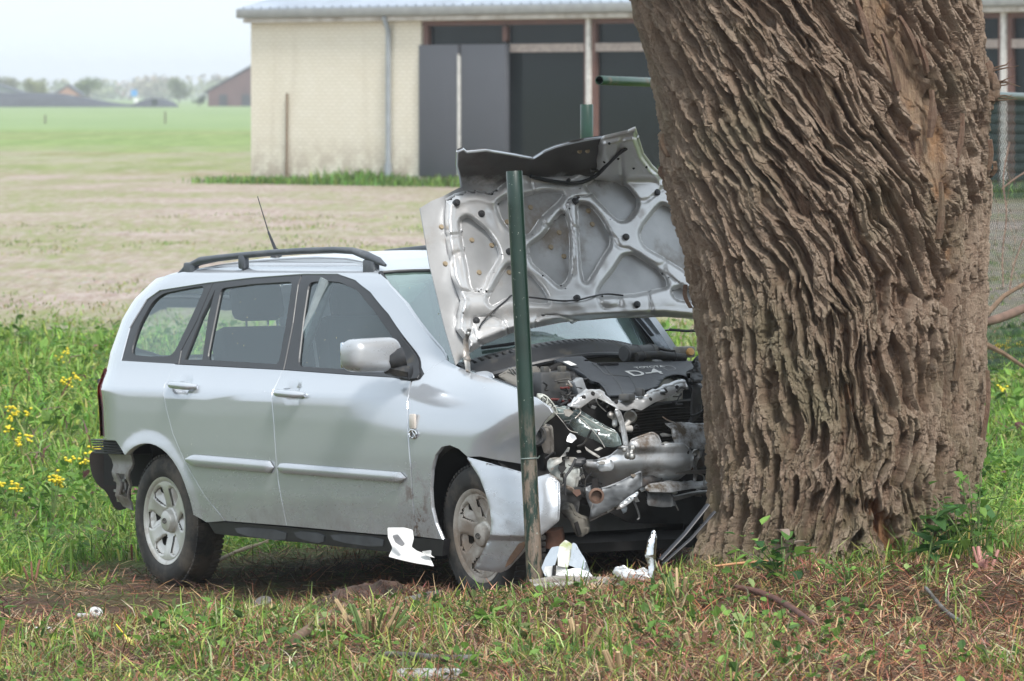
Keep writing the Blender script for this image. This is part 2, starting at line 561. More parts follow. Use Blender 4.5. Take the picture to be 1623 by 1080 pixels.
# dark sheeted silage clamp
BM_ = simple('dark silage sheet', (.055, .062, .075), .8, 0, .35, 1.5, bmp=.4, bscale=4)
def heap(name, x0, x1, y, prof, depth, mat, zb=.4):
    xs_ = np.linspace(x0, x1, 70); ts = np.linspace(0, math.pi, 14)
    h = np.array([prof(t) for t in np.linspace(0, 1, 70)])
    V = []
    for t in ts:
        V.append(np.stack([xs_, y - math.cos(t) * depth + 0 * xs_, zb - .3 + (h + .3) * min(1, math.sin(t) * 1.5) * (1 + .10 * (N1(xs_ * .4, xs_ * 0 + t * 3) - .5))], -1))
    V = np.concatenate(V); n = 70
    i = (np.arange(13)[:, None] * n + np.arange(69)[None]).ravel()
    return mesh_np(name, V, np.stack([i, i + 1, i + n + 1, i + n], -1), mat)
def wx(px, D): return (px - W0 / 2) * D / FPX
def wz(py, D): return CAM_Z - (py - HORIZON) * D / FPX
D = 880
tag(heap('silage_clamp', wx(-260, D), wx(215, D), D, lambda t: 1.95 * (1 - sstep(.70, 1.0, t) * .82) * sstep(0, .06, t), 6, BM_),
    'long low dark sheeted silage heap at the left, tapering to the right', 'silage heap')
tag(heap('silage_clamp', wx(212, D - 16), wx(282, D - 16), D - 16, lambda t: 1.15 * math.sin(math.pi * min(1, max(0, t))) ** .5, 3, BM_),
    'small dark rounded silage heap right of the long one', 'silage heap')

def gable_building(name, label, x0, x1, y, depth, wall_h, ridge, wallmat, roofmat, zb=.3, ridge_at=.5, doors=(), doormat=None, open_side=False):
    t = thing(name, label, 'building', ((x0 + x1) / 2, y, zb))
    w = (x1 - x0) / 2; rx = -w + 2 * w * ridge_at
    m = MB()
    V = [(-w, 0, 0), (w, 0, 0), (w, 0, wall_h), (rx, 0, ridge), (-w, 0, wall_h)]
    V += [(a, depth, c) for a, b, c in V]
    m.add(V, [(0, 1, 2, 3, 4), (9, 8, 7, 6, 5), (0, 5, 6, 1), (1, 6, 7, 2), (0, 4, 9, 5)])
    m.build('wall', wallmat, t)
    m = MB(); o = .25
    for (ax, az, bx, bz) in ((-w - .5, wall_h - .3, rx, ridge), (rx, ridge, w + .5, wall_h - .3)):
        m.add([(ax, -o, az + .05), (bx, -o, bz + .05), (bx, depth + o, bz + .05), (ax, depth + o, az + .05),
               (ax, -o, az + .3), (bx, -o, bz + .3), (bx, depth + o, bz + .3), (ax, depth + o, az + .3)],
              [(0, 1, 2, 3), (7, 6, 5, 4), (0, 4, 5, 1), (1, 5, 6, 2), (2, 6, 7, 3), (3, 7, 4, 0)])
    m.build('roof', roofmat, t)
    for (a, b_, c, d, nm) in doors:
        MB().box((a, -.06, c), (b_, .12, d)).build(nm, doormat, t)
    return t
brown = simple('brown barn boards', (.115, .06, .055), .8, 0, .2, .6)
dgrey = simple('dark grey sheet roof', (.07, .08, .10), .6, 0, .2, .6)
pgreen = simple('grey green barn wall', (.16, .19, .19), .8)
drk = simple('dark barn door', (.03, .035, .04), .7)
cream = simple('cream far wall', (.6, .55, .45), .8)
D = 930
gable_building('barn', 'dark brown barn with one long sloping roof beside the brick building', wx(330, D), wx(470, D), D, 18, 2.3, 6.0, brown, dgrey,
               doors=[(-4.3, 1.2, .9, 1.9, 'door'), (-.9, 1.3, .9, 1.9, 'door')], doormat=drk, ridge_at=.50)
D = 1150
gable_building('farm_shed', 'low grey farm shed at the left edge behind the silage heap', wx(-60, D), wx(44, D), D, 12, 1.5, 3.3, pgreen, dgrey, zb=.6,
               doors=[(4.2, 1.4, .9, 1.0, 'door')], doormat=cream)
gable_building('farmhouse', 'small far house with blue grey roof among pale trees', wx(90, D), wx(126, D), D, 9, 1.6, 3.1, simple('far orange brick', (.35, .2, .14), .8), dgrey, zb=.6,
               doors=[(.7, .7, 1.2, .6, 'window')], doormat=cream)
# blue roadside sign on a pole with white base
D = 1000
t = thing('road_sign', 'small blue square sign on a pole beyond the silage heap', 'sign', (wx(213, D), D, .35))
MB().box((0, 0, 2.0), (1.0, .08, 1.0)).build('panel', simple('sign blue', (.09, .30, .62), .5), t)
MB().tube([(0, .07, 0), (0, .07, 2.4)], .06).build('pole', simple('sign pole', (.5, .5, .5), .5), t)
MB().box((.3, .1, .75), (.7, .4, .7), bev=.05).build('base_block', simple('white block', (.75, .75, .75), .5), t)
# far single trees and bushes
trunkm = simple('far trunk', (.09, .07, .05), .9)
def far_tree(px, D, top, wpx, col, label, seed):
    x = wx(px, D); zt = wz(top, D); zb = float(gz(x, D)); h = zt - zb; rw = wpx * D / FPX / 2
    t = thing('distant_tree', label, 'tree', (x, D, zb))
    MB().tube([(0, 0, 0), (0.1, 0, h * .6)], [h * .03, h * .015], 6).build('trunk', trunkm, t)
    rr = np.random.default_rng(seed)
    cs = [((rr.random() - .5) * rw * 1.2, (rr.random() - .5) * rw, h * (.35 + .45 * rr.random())) for _ in range(9)]
    V, F = leafcloud(cs, [(rw * .55, rw * .5, h * .22)] * 9, 1400, h * .035, seed)
    mesh_np('crown', V, F, simple('foliage %d' % seed, col, .9, 0, .4, .8), t, smooth=False)
far_tree(60, 1180, 124, 44, (.17, .19, .04), 'rounded yellow green tree just right of the grey shed', 11)
far_tree(140, 1190, 121, 46, (.12, .17, .05), 'pale green tree right of the far house', 12)
far_tree(8, 1220, 119, 46, (.14, .15, .07), 'faint tree above the roof of the grey shed', 13)
far_tree(243, 850, 155, 16, (.03, .05, .03), 'small dark bush in front of the rounded heap', 14)
far_tree(316, 900, 150, 22, (.06, .08, .04), 'low dark bush left of the brown barn', 15)
far_tree(284, 1300, 122, 40, (.13, .17, .06), 'hazy green tree left of the brown barn', 16)
# field gate posts
pm = simple('weathered post wood', (.12, .10, .08), .9)
for i, (px, py, lab) in enumerate([(72, 196, 'thin dark field post at the far left of the rough grass'), (262, 190, 'thin dark field post in front of the rounded heap')]):
    D = 380; x = wx(px, D)
    tag(MB().tube([(0, 0, 0), (0.02, 0, .55), (0.0, 0, wz(py - 13, D) - float(gz(x, D)))], .05, 7).build('field_post', pm, loc=(x, D, float(gz(x, D)))), lab, 'post')

# ============================================================ BRICK BUILDING
BA = math.radians(51)                         # the facade recedes to the left
D0 = 128.0
Bo = np.array([wx(398, D0), D0, 0.0])         # left corner
bx = np.array([math.cos(-BA + .0), math.sin(-BA), 0.0]) # along the facade, towards the camera
bn = np.array([-bx[1] * -1, -bx[0], 0.0]); bn = np.array([bx[1], -bx[0], 0.0])   # outward
BZ = float(wz(286, D0))
def bat(px, py):
    """facade coordinates (s along, h up) of a pixel"""
    d = ray(px, py); n = bn
    t = ((Bo - CAMP) @ n) / (d @ n); p = CAMP + d * t
    return (p - Bo) @ bx, p[2] - BZ
bld = thing('brick_building', 'long single storey yellow brick building with wide dark windows and metal roof', 'building', (Bo[0], Bo[1], BZ))
bld.matrix_world = Matrix(((bx[0], -bn[0], 0, Bo[0]), (bx[1], -bn[1], 0, Bo[1]), (0, 0, 1, BZ), (0, 0, 0, 1)))
# local: x along the facade, y into the building, z up
WH = bat(398, 24)[1]
def brickmat(name, c1, c2, mortar):
    m, nt, b, pos = new_mat(name)
    tc = nt.nodes.new('ShaderNodeTexCoord')
    sw = node(nt, 'ShaderNodeSeparateXYZ', {'Vector': tc.outputs['Object']})
    xy = node(nt, 'ShaderNodeCombineXYZ', {'X': math_n(nt, 'ADD', sw.outputs['X'], sw.outputs['Y']), 'Y': sw.outputs['Z']})
    br = node(nt, 'ShaderNodeTexBrick', {'Vector': xy.outputs[0], 'Scale': 1.0, 'Mortar Size': .012, 'Mortar Smooth': .3, 'Brick Width': .22, 'Row Height': .0725})
    br.inputs['Color1'].default_value = rgb(c1); br.inputs['Color2'].default_value = rgb(c2); br.inputs['Mortar'].default_value = rgb(mortar)
    f = ramp(nt, noise_tex(nt, tc.outputs['Object'], .8, 8, .65), [(.35, 0), (.75, 1)])
    c = mixc(nt, math_n(nt, 'MULTIPLY', f, .25), br.outputs['Color'], (.58, .49, .34))
    # worn paint near the foot
    low = node(nt, 'ShaderNodeMapRange', {'Value': sw.outputs['Z'], 'From Min': .95, 'From Max': .1}).outputs[0]
    wn_ = ramp(nt, noise_tex(nt, tc.outputs['Object'], 2.6, 8, .7), [(.42, 0), (.56, 1)])
    c = mixc(nt, math_n(nt, 'MULTIPLY', math_n(nt, 'MULTIPLY', low, wn_), .7), c, (.36, .28, .22))
    streak = ramp(nt, noise_tex(nt, vmap(nt, tc.outputs['Object'], (2.2, 2.2, .25)), 1.0, 6, .6), [(.55, 0), (.75, 1)])
    c = mixc(nt, math_n(nt, 'MULTIPLY', streak, .22), c, (.38, .32, .23))
    nt.links.new(c, b.inputs['Base Color']); b.inputs['Roughness'].default_value = .9
    bump(nt, b, br.outputs['Fac'], -.8, .02)
    return m
BRK = brickmat('painted yellow brick', (.80, .755, .65), (.76, .715, .60), (.60, .55, .45))
frame_w = simple('old white paint', (.55, .52, .48), .7, 0, .15, 3, dirt=(.3, .25, .2))
frame_r = simple('red brown window paint', (.15, .08, .065), .7, 0, .2, 3)
mullion_w = simple('pale mullion', (.62, .60, .57), .7)
glassd, nt, b, pos = new_mat('dark window glass')
b.inputs['Base Color'].default_value = (.012, .017, .018, 1); b.inputs['Roughness'].default_value = .06
b.inputs['Specular IOR Level'].default_value = .16
bump(nt, b, noise_tex(nt, pos, .9, 2), .05, .02)
panelm = simple('dark grey board', (.085, .09, .105), .65, 0, .06, 4)
zinc = simple('zinc gutter', (.33, .33, .32), .5, .4, .12, 4)
pipe_m = simple('grey downpipe', (.30, .33, .36), .5, .2, .1, 4)
# openings: (s0, s1, h0, h1)
xw0 = bat(667, 100)[0]
hw0, hw1 = bat(700, 281)[1], bat(700, 33)[1]
LEN = 34.0
# wall pieces butt end to end
def wall(s0, s1, h0, h1, d=.3):
    return MB().box(((s0 + s1) / 2, d / 2, (h0 + h1) / 2), (s1 - s0, d, h1 - h0)).build('wall', BRK, bld)
wall(0, xw0, -.4, WH); wall(xw0, LEN, -.4, hw0); wall(xw0, LEN, hw1, WH)
MB().box((.15, 6.3, WH / 2 - .2), (.3, 12.0, WH + .4)).build('wall', BRK, bld)
MB().box((LEN / 2, 12.2, WH / 2 - .2), (LEN, .3, WH + .4)).build('wall', BRK, bld)
MB().box((LEN - .15, 6.3, WH / 2 - .2), (.3, 11.4, WH + .4)).build('wall', BRK, bld)
MB().box((LEN / 2, 6.2, .0), (LEN - 1, 11, .1)).build('floor', simple('building floor', (.15, .15, .15)), bld)
# window bays: bay pillar spacing from the pale mullion at 932
sm = [bat(932, 100)[0], ]
bay = sm[0] - xw0
bay2 = (bat(1590, 100)[0] - sm[0]) / 2
edges = [xw0, sm[0]] + [sm[0] + bay2 * i for i in range(1, int((LEN - sm[0]) / bay2) + 1)]
ht = bat(870, 76)[1]
win_group = None
for i in range(len(edges) - 1):
    a, c = edges[i], edges[i + 1]
    wdw = MB()
    w_o = bpy.data.objects.new('window', None)
    fr = MB()
    fr.box(((a + c) / 2, .10, hw1 - .05), (c - a, .12, .10)); fr.box(((a + c) / 2, .10, hw0 + .05), (c - a, .12, .10))
    fr.box((a + .10, .10, (hw0 + hw1) / 2), (.14, .12, hw1 - hw0 - .2)); fr.box((c - .10, .10, (hw0 + hw1) / 2), (.14, .12, hw1 - hw0 - .2))
    fo = fr.build('window', frame_r, bld)
    sub = MB(); mid = (a + c) / 2 if i else bat(797, 50)[0]
    sub.box((mid, .09, (ht + hw1) / 2), (.12, .10, hw1 - ht - .26)); sub.build('mullion', frame_r, fo)
    MB().box(((a + c) / 2, .10, ht), (c - a - .34, .12, .16)).build('transom', simple('faded transom', (.36, .30, .27), .7), fo)
    for (p, q, u, v) in ((a + .17, mid - .06, ht + .08, hw1 - .10), (mid + .06, c - .17, ht + .08, hw1 - .10), (a + .17, c - .17, hw0 + .10, ht - .08)):
        MB().box(((p + q) / 2, .14, (u + v) / 2), (q - p, .02, v - u)).build('pane', glassd, fo)
    if i: MB().box((a, .04, (hw0 + hw1) / 2), (.06 * 2, .1, hw1 - hw0)).build('pillar', mullion_w, bld)
# dark board panels closing the first window, with a pale joint strip
pa, pb, pc = bat(669, 150)[0], bat(733, 150)[0], bat(806, 150)[0]
h0, h1 = bat(740, 281)[1], bat(740, 71)[1]
for (u, v) in ((pa, pb - .06), (pb + .06, pc)):
    MB().box(((u + v) / 2, -.03, (h0 + h1) / 2), (v - u, .12, h1 - h0), bev=.01).build('shutter_panel', panelm, bld)
MB().box((pb, -.05, (h0 + h1) / 2 - .1), (.08, .10, h1 - h0 - .25)).box((pb - .3, -.05, h1 - .2), (.5, .06, .05)).build('joint_strip', mullion_w, bld)
# plinth, lintel band, gutter, downpipe, rod
MB().box((LEN / 2 + xw0 / 2, -.02, hw1 + .09), (LEN - xw0 + .6, .06, .16)).build('lintel', frame_w, bld)
MB().box((LEN / 2, -.13, WH + .02), (LEN + .4, .22, .18), bev=.03).build('gutter', zinc, bld)
MB().box((LEN / 2 - .0, -.08, WH - .12), (LEN + .1, .16, .09)).build('fascia_board', frame_w, bld)
sp = bat(621, 150)[0]; hb = bat(621, 303)[1]
MB().tube([(sp, -.20, WH - .08), (sp, -.09, WH - .35), (sp, -.09, hb)], .055, 10).tube([(sp, -.09, hb + .2), (sp, -.09, hb + .55)], .075, 10).build('downpipe', pipe_m, bld)
sr = bat(457, 200)[0]
MB().tube([(sr, -.05, bat(457, 290)[1]), (sr + .02, -.05, bat(457, 148)[1])], .025, 6).build('wall_rod', simple('rusty rod', (.16, .11, .07), .8), bld)
# corrugated roof: pitched away from the facade, standing ribs
roofm = simple('weathered grey metal roof', (.33, .37, .43), .45, .35, .12, 1.2)
ov, rl = .22, 6.5; pitch_r = math.radians(14)
ny = 3; xs_r = np.arange(-.20, LEN + .5, .05)
ph = (xs_r % .30) / .30
hh = np.where(ph < .22, .05, 0.0)
V = []
for (yy) in (-ov, rl):
    zz = WH + .12 + (yy + ov) * math.tan(pitch_r)
    V.append(np.stack([xs_r, xs_r * 0 + yy, hh + zz], -1))
for (yy) in (rl, -ov):
    zz = WH + .06 + (yy + ov) * math.tan(pitch_r)
    V.append(np.stack([xs_r, xs_r * 0 + yy, xs_r * 0 + zz], -1))
V.append(V[0].copy())
V = np.concatenate(V); n = len(xs_r)
i = (np.arange(4)[:, None] * n + np.arange(n - 1)[None]).ravel()
mesh_np('roof_sheeting', V, np.stack([i, i + 1, i + n + 1, i + n], -1), roofm, bld, smooth=False)
V2 = V.copy(); V2[:, 1] = 12.9 - V2[:, 1]
mesh_np('roof_sheeting', V2, np.stack([i, i + 1, i + n + 1, i + n], -1), roofm, bld, smooth=False)
MB().add([(-.02, .3, WH), (-.02, 12.1, WH), (-.02, 6.2, WH + 1.6), (.25, .3, WH), (.25, 12.1, WH), (.25, 6.2, WH + 1.6)],
         [(0, 1, 2), (5, 4, 3), (0, 3, 4, 1), (1, 4, 5, 2), (2, 5, 3, 0)]).build('gable_wall', BRK, bld)

# ============================================================ AIR
hz = bpy.data.materials.new('haze air'); hz.use_nodes = True; nt = hz.node_tree; nt.nodes.clear()
ho = nt.nodes.new('ShaderNodeOutputMaterial'); pv = nt.nodes.new('ShaderNodeVolumePrincipled')
pv.inputs['Color'].default_value = (.93, .96, 1.0, 1); pv.inputs['Density'].default_value = .00034; pv.inputs['Anisotropy'].default_value = .1
nt.links.new(pv.outputs[0], ho.inputs['Volume'])
hb = MB().box((0, 1190, 6.0), (3000, 2560, 16.5)).build('haze', hz, auto=False); hb['kind'] = 'stuff'; hb.display_type = 'WIRE'
# ============================================================ THE WRECKED CAR
def silver(name, mud=True):
    m, nt, b, pos = new_mat(name)
    tc = nt.nodes.new('ShaderNodeTexCoord'); loc = tc.outputs['Object']
    sp = node(nt, 'ShaderNodeSeparateXYZ', {'Vector': loc})
    base = (.53, .56, .605)
    f = noise_tex(nt, loc, 3, 5)
    c = mixc(nt, math_n(nt, 'MULTIPLY', f, .12), base, (.42, .44, .43))
    # road film and splashes, denser low down
    low = node(nt, 'ShaderNodeMapRange', {'Value': sp.outputs['Z'], 'From Min': .78, 'From Max': .25}).outputs[0]
    film = math_n(nt, 'MULTIPLY', low, ramp(nt, noise_tex(nt, vmap(nt, loc, (1, 1, 2.5)), 3.5, 8, .65), [(.35, .15), (.75, 1)]))
    c = mixc(nt, math_n(nt, 'MULTIPLY', film, .55), c, (.24, .215, .175))
    sp1 = noise_tex(nt, vmap(nt, loc, (1, 1, .6)), 34, 3, .5)
    spots = ramp(nt, sp1, [(.735, 0), (.76, 1)])
    sp2 = ramp(nt, noise_tex(nt, loc, 80, 2, .5), [(.70, 0), (.73, 1)])
    dens = math_n(nt, 'ADD', math_n(nt, 'MULTIPLY', low, .9), .25, True)
    spl = math_n(nt, 'MULTIPLY', math_n(nt, 'MAXIMUM', spots, math_n(nt, 'MULTIPLY', sp2, low)), dens)
    edge = math_n(nt, 'MULTIPLY', node(nt, 'ShaderNodeMapRange', {'Value': sp.outputs['Z'], 'From Min': .46, 'From Max': .28}).outputs[0],
                  ramp(nt, noise_tex(nt, loc, 9, 8, .7), [(.46, 0), (.62, 1)]))
    dx = math_n(nt, 'ABSOLUTE', math_n(nt, 'SUBTRACT', sp.outputs['X'], 2.24))
    mudp = math_n(nt, 'MULTIPLY', node(nt, 'ShaderNodeMapRange', {'Value': dx, 'From Min': .20, 'From Max': .02}).outputs[0],
                  math_n(nt, 'MULTIPLY', node(nt, 'ShaderNodeMapRange', {'Value': sp.outputs['Z'], 'From Min': .66, 'From Max': .50}).outputs[0],
                         ramp(nt, noise_tex(nt, loc, 14, 8, .75), [(.48, 0), (.58, 1)])))
    dirt = math_n(nt, 'MAXIMUM', math_n(nt, 'MULTIPLY', edge, .55), math_n(nt, 'MAXIMUM', spl, mudp))
    if not mud: dirt = math_n(nt, 'MULTIPLY', spl, .5)
    c = mixc(nt, dirt, c, (.115, .075, .05))
    nt.links.new(c, b.inputs['Base Color'])
    nt.links.new(node(nt, 'ShaderNodeMapRange', {'Value': math_n(nt, 'MAXIMUM', dirt, math_n(nt, 'MULTIPLY', film, .5)), 'To Min': .18, 'To Max': .8}).outputs[0], b.inputs['Roughness'])
    nt.links.new(node(nt, 'ShaderNodeMapRange', {'Value': dirt, 'To Min': .45, 'To Max': 0}).outputs[0], b.inputs['Metallic'])
    nt.links.new(node(nt, 'ShaderNodeMapRange', {'Value': math_n(nt, 'MAXIMUM', dirt, film), 'To Min': .9, 'To Max': .1}).outputs[0], b.inputs['Coat Weight'])
    b.inputs['Coat Roughness'].default_value = .08
    bump(nt, b, noise_tex(nt, loc, 3, 1), .02, .01)
    return m
PAINT = silver('silver car paint')
PAINT2 = silver('silver paint inner panel', False)
BLKP = simple('black plastic trim', (.022, .023, .026), .45, 0, .2, 20, dirt=(.07, .065, .055), dirt_amt=.1)
BLKS = simple('black window surround', (.03, .032, .036), .38, 0, .15, 12)
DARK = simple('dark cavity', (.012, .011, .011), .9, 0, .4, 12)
RUBB = simple('tyre rubber', (.028, .027, .026), .75, 0, .3, 14, dirt=(.10, .085, .07), dirt_amt=.32)
ALLOY = simple('dusty alloy', (.60, .59, .56), .40, .5, .12, 10, dirt=(.34, .29, .24), dirt_amt=.18)
MUDALLOY = simple('muddy alloy', (.60, .57, .52), .55, .35, .2, 9, dirt=(.27, .215, .17), dirt_amt=.5)
STEEL = simple('bare grey steel', (.36, .36, .35), .42, .8, .25, 14, dirt=(.17, .12, .085), dirt_amt=.3)
GREYP = simple('grey primer metal', (.30, .29, .27), .6, .2, .25, 7, dirt=(.14, .11, .08), dirt_amt=.4)
CHROME = simple('reflector chrome', (.75, .75, .75), .16, 1.0, .1, 14, bmp=.25, bscale=25)
ENGP = simple('engine cover plastic', (.045, .05, .058), .42, 0, .1, 10, dirt=(.09, .085, .08), dirt_amt=.12, bmp=.08, bscale=200)
SEATM = simple('seat fabric', (.030, .033, .038), .9, 0, .15, 30)
RED = simple('red tail lamp', (.60, .04, .03), .15, 0, .1, 8, coat=.6)
WHITEP = simple('white plastic', (.62, .62, .61), .4, 0, .04, 8, dirt=(.3, .28, .25), dirt_amt=.02)

def glass(name, tint, refl=.06, rough=.02, film_amt=.10, spots=True, film_c=(.36, .45, .44)):
    m = bpy.data.materials.new(name); m.use_nodes = True; nt = m.node_tree; nt.nodes.clear()
    out = nt.nodes.new('ShaderNodeOutputMaterial')
    tr = node(nt, 'ShaderNodeBsdfTransparent'); tr.inputs[0].default_value = rgb(tint)
    gl = node(nt, 'ShaderNodeBsdfGlossy'); gl.inputs['Roughness'].default_value = rough; gl.inputs['Color'].default_value = (.9, .97, 1, 1)
    fr = node(nt, 'ShaderNodeFresnel', {'IOR': 1.5})
    fac = math_n(nt, 'ADD', math_n(nt, 'MULTIPLY', fr.outputs[0], 1.3), refl, True)
    m1 = node(nt, 'ShaderNodeMixShader'); nt.links.new(fac, m1.inputs[0]); nt.links.new(tr.outputs[0], m1.inputs[1]); nt.links.new(gl.outputs[0], m1.inputs[2])
    df = node(nt, 'ShaderNodeBsdfDiffuse'); df.inputs[0].default_value = rgb(film_c)
    geo = nt.nodes.new('ShaderNodeNewGeometry'); pos = geo.outputs['Position']
    film = math_n(nt, 'MULTIPLY', ramp(nt, noise_tex(nt, pos, 4, 6, .6), [(.3, .3), (.7, 1)]), film_amt)
    m2 = node(nt, 'ShaderNodeMixShader'); nt.links.new(film, m2.inputs[0]); nt.links.new(m1.outputs[0], m2.inputs[1]); nt.links.new(df.outputs[0], m2.inputs[2])
    last = m2
    if spots:
        d2 = node(nt, 'ShaderNodeBsdfDiffuse'); d2.inputs[0].default_value = (.33, .33, .22, 1)
        s = ramp(nt, noise_tex(nt, pos, 60, 2, .5), [(.73, 0), (.745, 1)])
        m3 = node(nt, 'ShaderNodeMixShader'); nt.links.new(s, m3.inputs[0]); nt.links.new(m2.outputs[0], m3.inputs[1]); nt.links.new(d2.outputs[0], m3.inputs[2]); last = m3
    nt.links.new(last.outputs[0], out.inputs[0])
    return m
GLS = glass('side window glass', (.88, .96, .94), .04, .02, .05)
WSG = glass('windscreen glass', (.40, .68, .56), .30, .03, .30, True, (.40, .60, .52))  # pale teal film puts the sky's reflection into the screen's colour

# ---- the body's shape in its own frame
_z = np.linspace(-.2, 1.8, 2001)
def lut(pts, sig=.010):
    a = np.interp(_z, [p[0] for p in pts], [p[1] for p in pts]); k = np.arange(-60, 61) * .001
    w = np.exp(-.5 * (k / sig) ** 2); w /= w.sum()
    return np.convolve(np.pad(a, 60, 'edge'), w, 'valid')
LA = lut([(.10, .79), (.25, .815), (.45, .838), (.65, .846), (.80, .847), (.905, .845), (.925, .832), (.97, .803), (1.00, .786), (1.05, .765), (1.40, .632), (1.45, .600), (1.475, .565), (1.49, .52)], .008)
LB = lut([(.10, .79), (.25, .815), (.45, .838), (.65, .846), (.78, .843), (.86, .826), (.92, .797), (.97, .750), (1.01, .695), (1.05, .63), (1.08, .56)], .02)
def prof(Z, Lt): return np.interp(Z, _z, Lt)
TAIL = [(.2, -.42), (1.6, -.42)]       # start of the rear rounding by height; filled below
def wside(X, Z):
    X = np.asarray(X, float); Z = np.asarray(Z, float)
    s = sstep(1.55, 2.6, X)
    w = prof(Z, LA) * (1 - s) + prof(Z, LB) * s
    w = w - .12 * np.clip(X - 2.65, 0, 1) ** 1.6
    dx = np.clip(np.interp(Z, [t[0] for t in TAIL], [t[1] for t in TAIL]) - X, 0, .56)
    w = w - (.6 - np.sqrt(np.clip(.36 - dx * dx, 1e-4, 1)))
    for cx, cz, r0 in ((0.0, .285, .345),):
        r = np.hypot(X - cx, Z - cz)
        w = w + .008 * (1 - sstep(r0 + .02, r0 + .10, r))
    # the front wing is creased and folded under ahead of the arch
    ln = (.74 + .50 * (X - 2.72))
    q = ln - Z; dpt = .5 * (q + np.sqrt(q * q + .0009)) * sstep(2.62, 3.0, X)
    w = w - .65 * dpt
    return w
def side3(X, Z): return np.stack([X, -wside(X, Z), Z], -1)
def side(px, py):
    """(X, Z) on the near body side seen at the pixel"""
    d = carray(px, py); w = .80
    for _ in range(30):
        t = (-w - CO_L[1]) / d[1]; p = CO_L + t * d
        w = w * .5 + float(wside(p[0], p[2])) * .5
    return (p[0], p[2])
def P2(pts): return [side(*p) for p in pts]
# fit the rear rounding to the outline of the tail in the photograph
new = []
for (px, py) in [(163, 690), (161, 645), (164, 600), (175, 560), (195, 505), (213, 475), (236, 453)]:
    Y = -.78
    lo, hi = -1.0, .4
    Zt = on(px, py, (0, -.72, 0), (0, 1, 0))[2]
    w0 = float(prof(Zt, LA))
    # tangent point of the rounding: slope tan(TH) -> dx = .6 sin(TH)
    dx = .6 * math.sin(TH); wt = w0 - (.6 - math.sqrt(.36 - dx * dx))
    p = on(px, py, (0, -wt, 0), (0, 1, 0))
    new.append((p[2], p[0] + dx))
TAIL = sorted(new); TAIL = [(TAIL[0][0] - .5, TAIL[0][1])] + TAIL + [(TAIL[-1][0] + .1, TAIL[-1][1] + .12)]

car = thing('crashed_car', 'silver estate car with its bonnet buckled up, its front crushed against the tree trunk', 'car', tuple(CO))
M4 = Matrix(((CX[0], CY[0], CZ[0], CO[0]), (CX[1], CY[1], CZ[1], CO[1]), (CX[2], CY[2], CZ[2], CO[2]), (0, 0, 0, 1)))
car.matrix_world = M4
OUT = (0, -1, 0)
def mirror_copy(o, mat=None):
    """the same panel on the far side of the car"""
    me = o.data.copy()
    bm = bmesh.new(); bm.from_mesh(me)
    for v in bm.verts: v.co.y = -v.co.y
    bmesh.ops.reverse_faces(bm, faces=bm.faces[:]); bm.to_mesh(me); bm.free()
    for a in [a for a in me.attributes if 'normal' in a.name and a.domain == 'CORNER']:
        try: me.attributes.remove(a)
        except Exception: pass
    c = bpy.data.objects.new(o.name.split('.')[0], me); COL.objects.link(c); c.parent = o.parent
    return c

BELT = [(276, 577), (448, 586), (623, 598), (652, 603)]
tailx = lambda Z: float(np.interp(Z, [t[0] for t in TAIL], [t[1] for t in TAIL])) - .52
# cant rail / quarter panel / windscreen pillar: one pressing
cant = P2([(262, 438), (300, 430), (350, 422.5), (400, 417), (450, 413.5), (500, 411.5), (550, 414), (585, 421), (601, 432)])
apil = P2([(610, 441), (640, 478), (675, 527), (707, 568)])
q_in = P2([(672, 592), (668, 583), (640, 533), (616, 498), (587, 463), (563, 444), (535, 434), (482, 434), (400, 440), (330, 448), (253, 460), (232, 475), (205, 520), (191, 572), (276, 577)])
q_dr = P2([(262, 607), (263, 646), (274, 688), (295, 737), (327, 790), (357, 826)])
arch_r = [(0.0 + .375 * math.cos(a), .285 + .375 * math.sin(a)) for a in np.linspace(math.radians(8), math.radians(123), 16)]
zl = side(214, 700)[1]
body = [(tailx(z), z) for z in np.linspace(zl + .01, 1.40, 12)] + cant + apil + q_in + q_dr + [side(327, 828)] + arch_r + [(-.30, zl), (-.45, zl)]
sheet('body_side', body, side3, PAINT, car, step=.026, skirt=.03, facing=OUT)

# ---- doors
rd = P2([(276, 577), (448, 586), (433.5, 618), (434, 670), (441, 762), (448, 800), (454.5, 834.5), (359, 827), (327, 790), (295, 737), (274, 688), (263, 646), (262, 607)])
fd = P2([(448, 586), (623, 598), (652, 603), (648, 625), (646, 648), (646, 680), (651, 741), (654, 797), (661, 851), (598, 848), (454.5, 834.5), (448, 800), (441, 762), (434, 670), (433.5, 618)])
def scoop(cx, cz):
    def f(X, Z):
        P = side3(X, Z); r = np.hypot((X - cx) / .062, (Z - cz) / .047)
        P[:, 1] += .022 * np.clip(1 - r * r, 0, 1) ** .6
        return P
    return f
doors = []
for (poly, hp, nm) in ((rd, (291, 613), 'rear_door'), (fd, (460, 626), 'front_door')):
    hx, hz = side(*hp)
    d = sheet(nm, inset(poly, .0028), scoop(hx, hz), PAINT, car, step=.04, skirt=.03, facing=OUT)
    doors.append((d, hx, hz))
    hb = []
    for u in np.linspace(-1, 1, 9):
        X = hx + .005 + u * .118; Z = hz + .006 - .004 * u
        hb.append((X, -float(wside(X, Z)) - .034 * (1 - u ** 4) - .004, Z))
    h = MB().tube(hb, [.010, .016, .018, .018, .018, .018, .018, .017, .010], 12, flat=None).build('door_handle', PAINT, d)
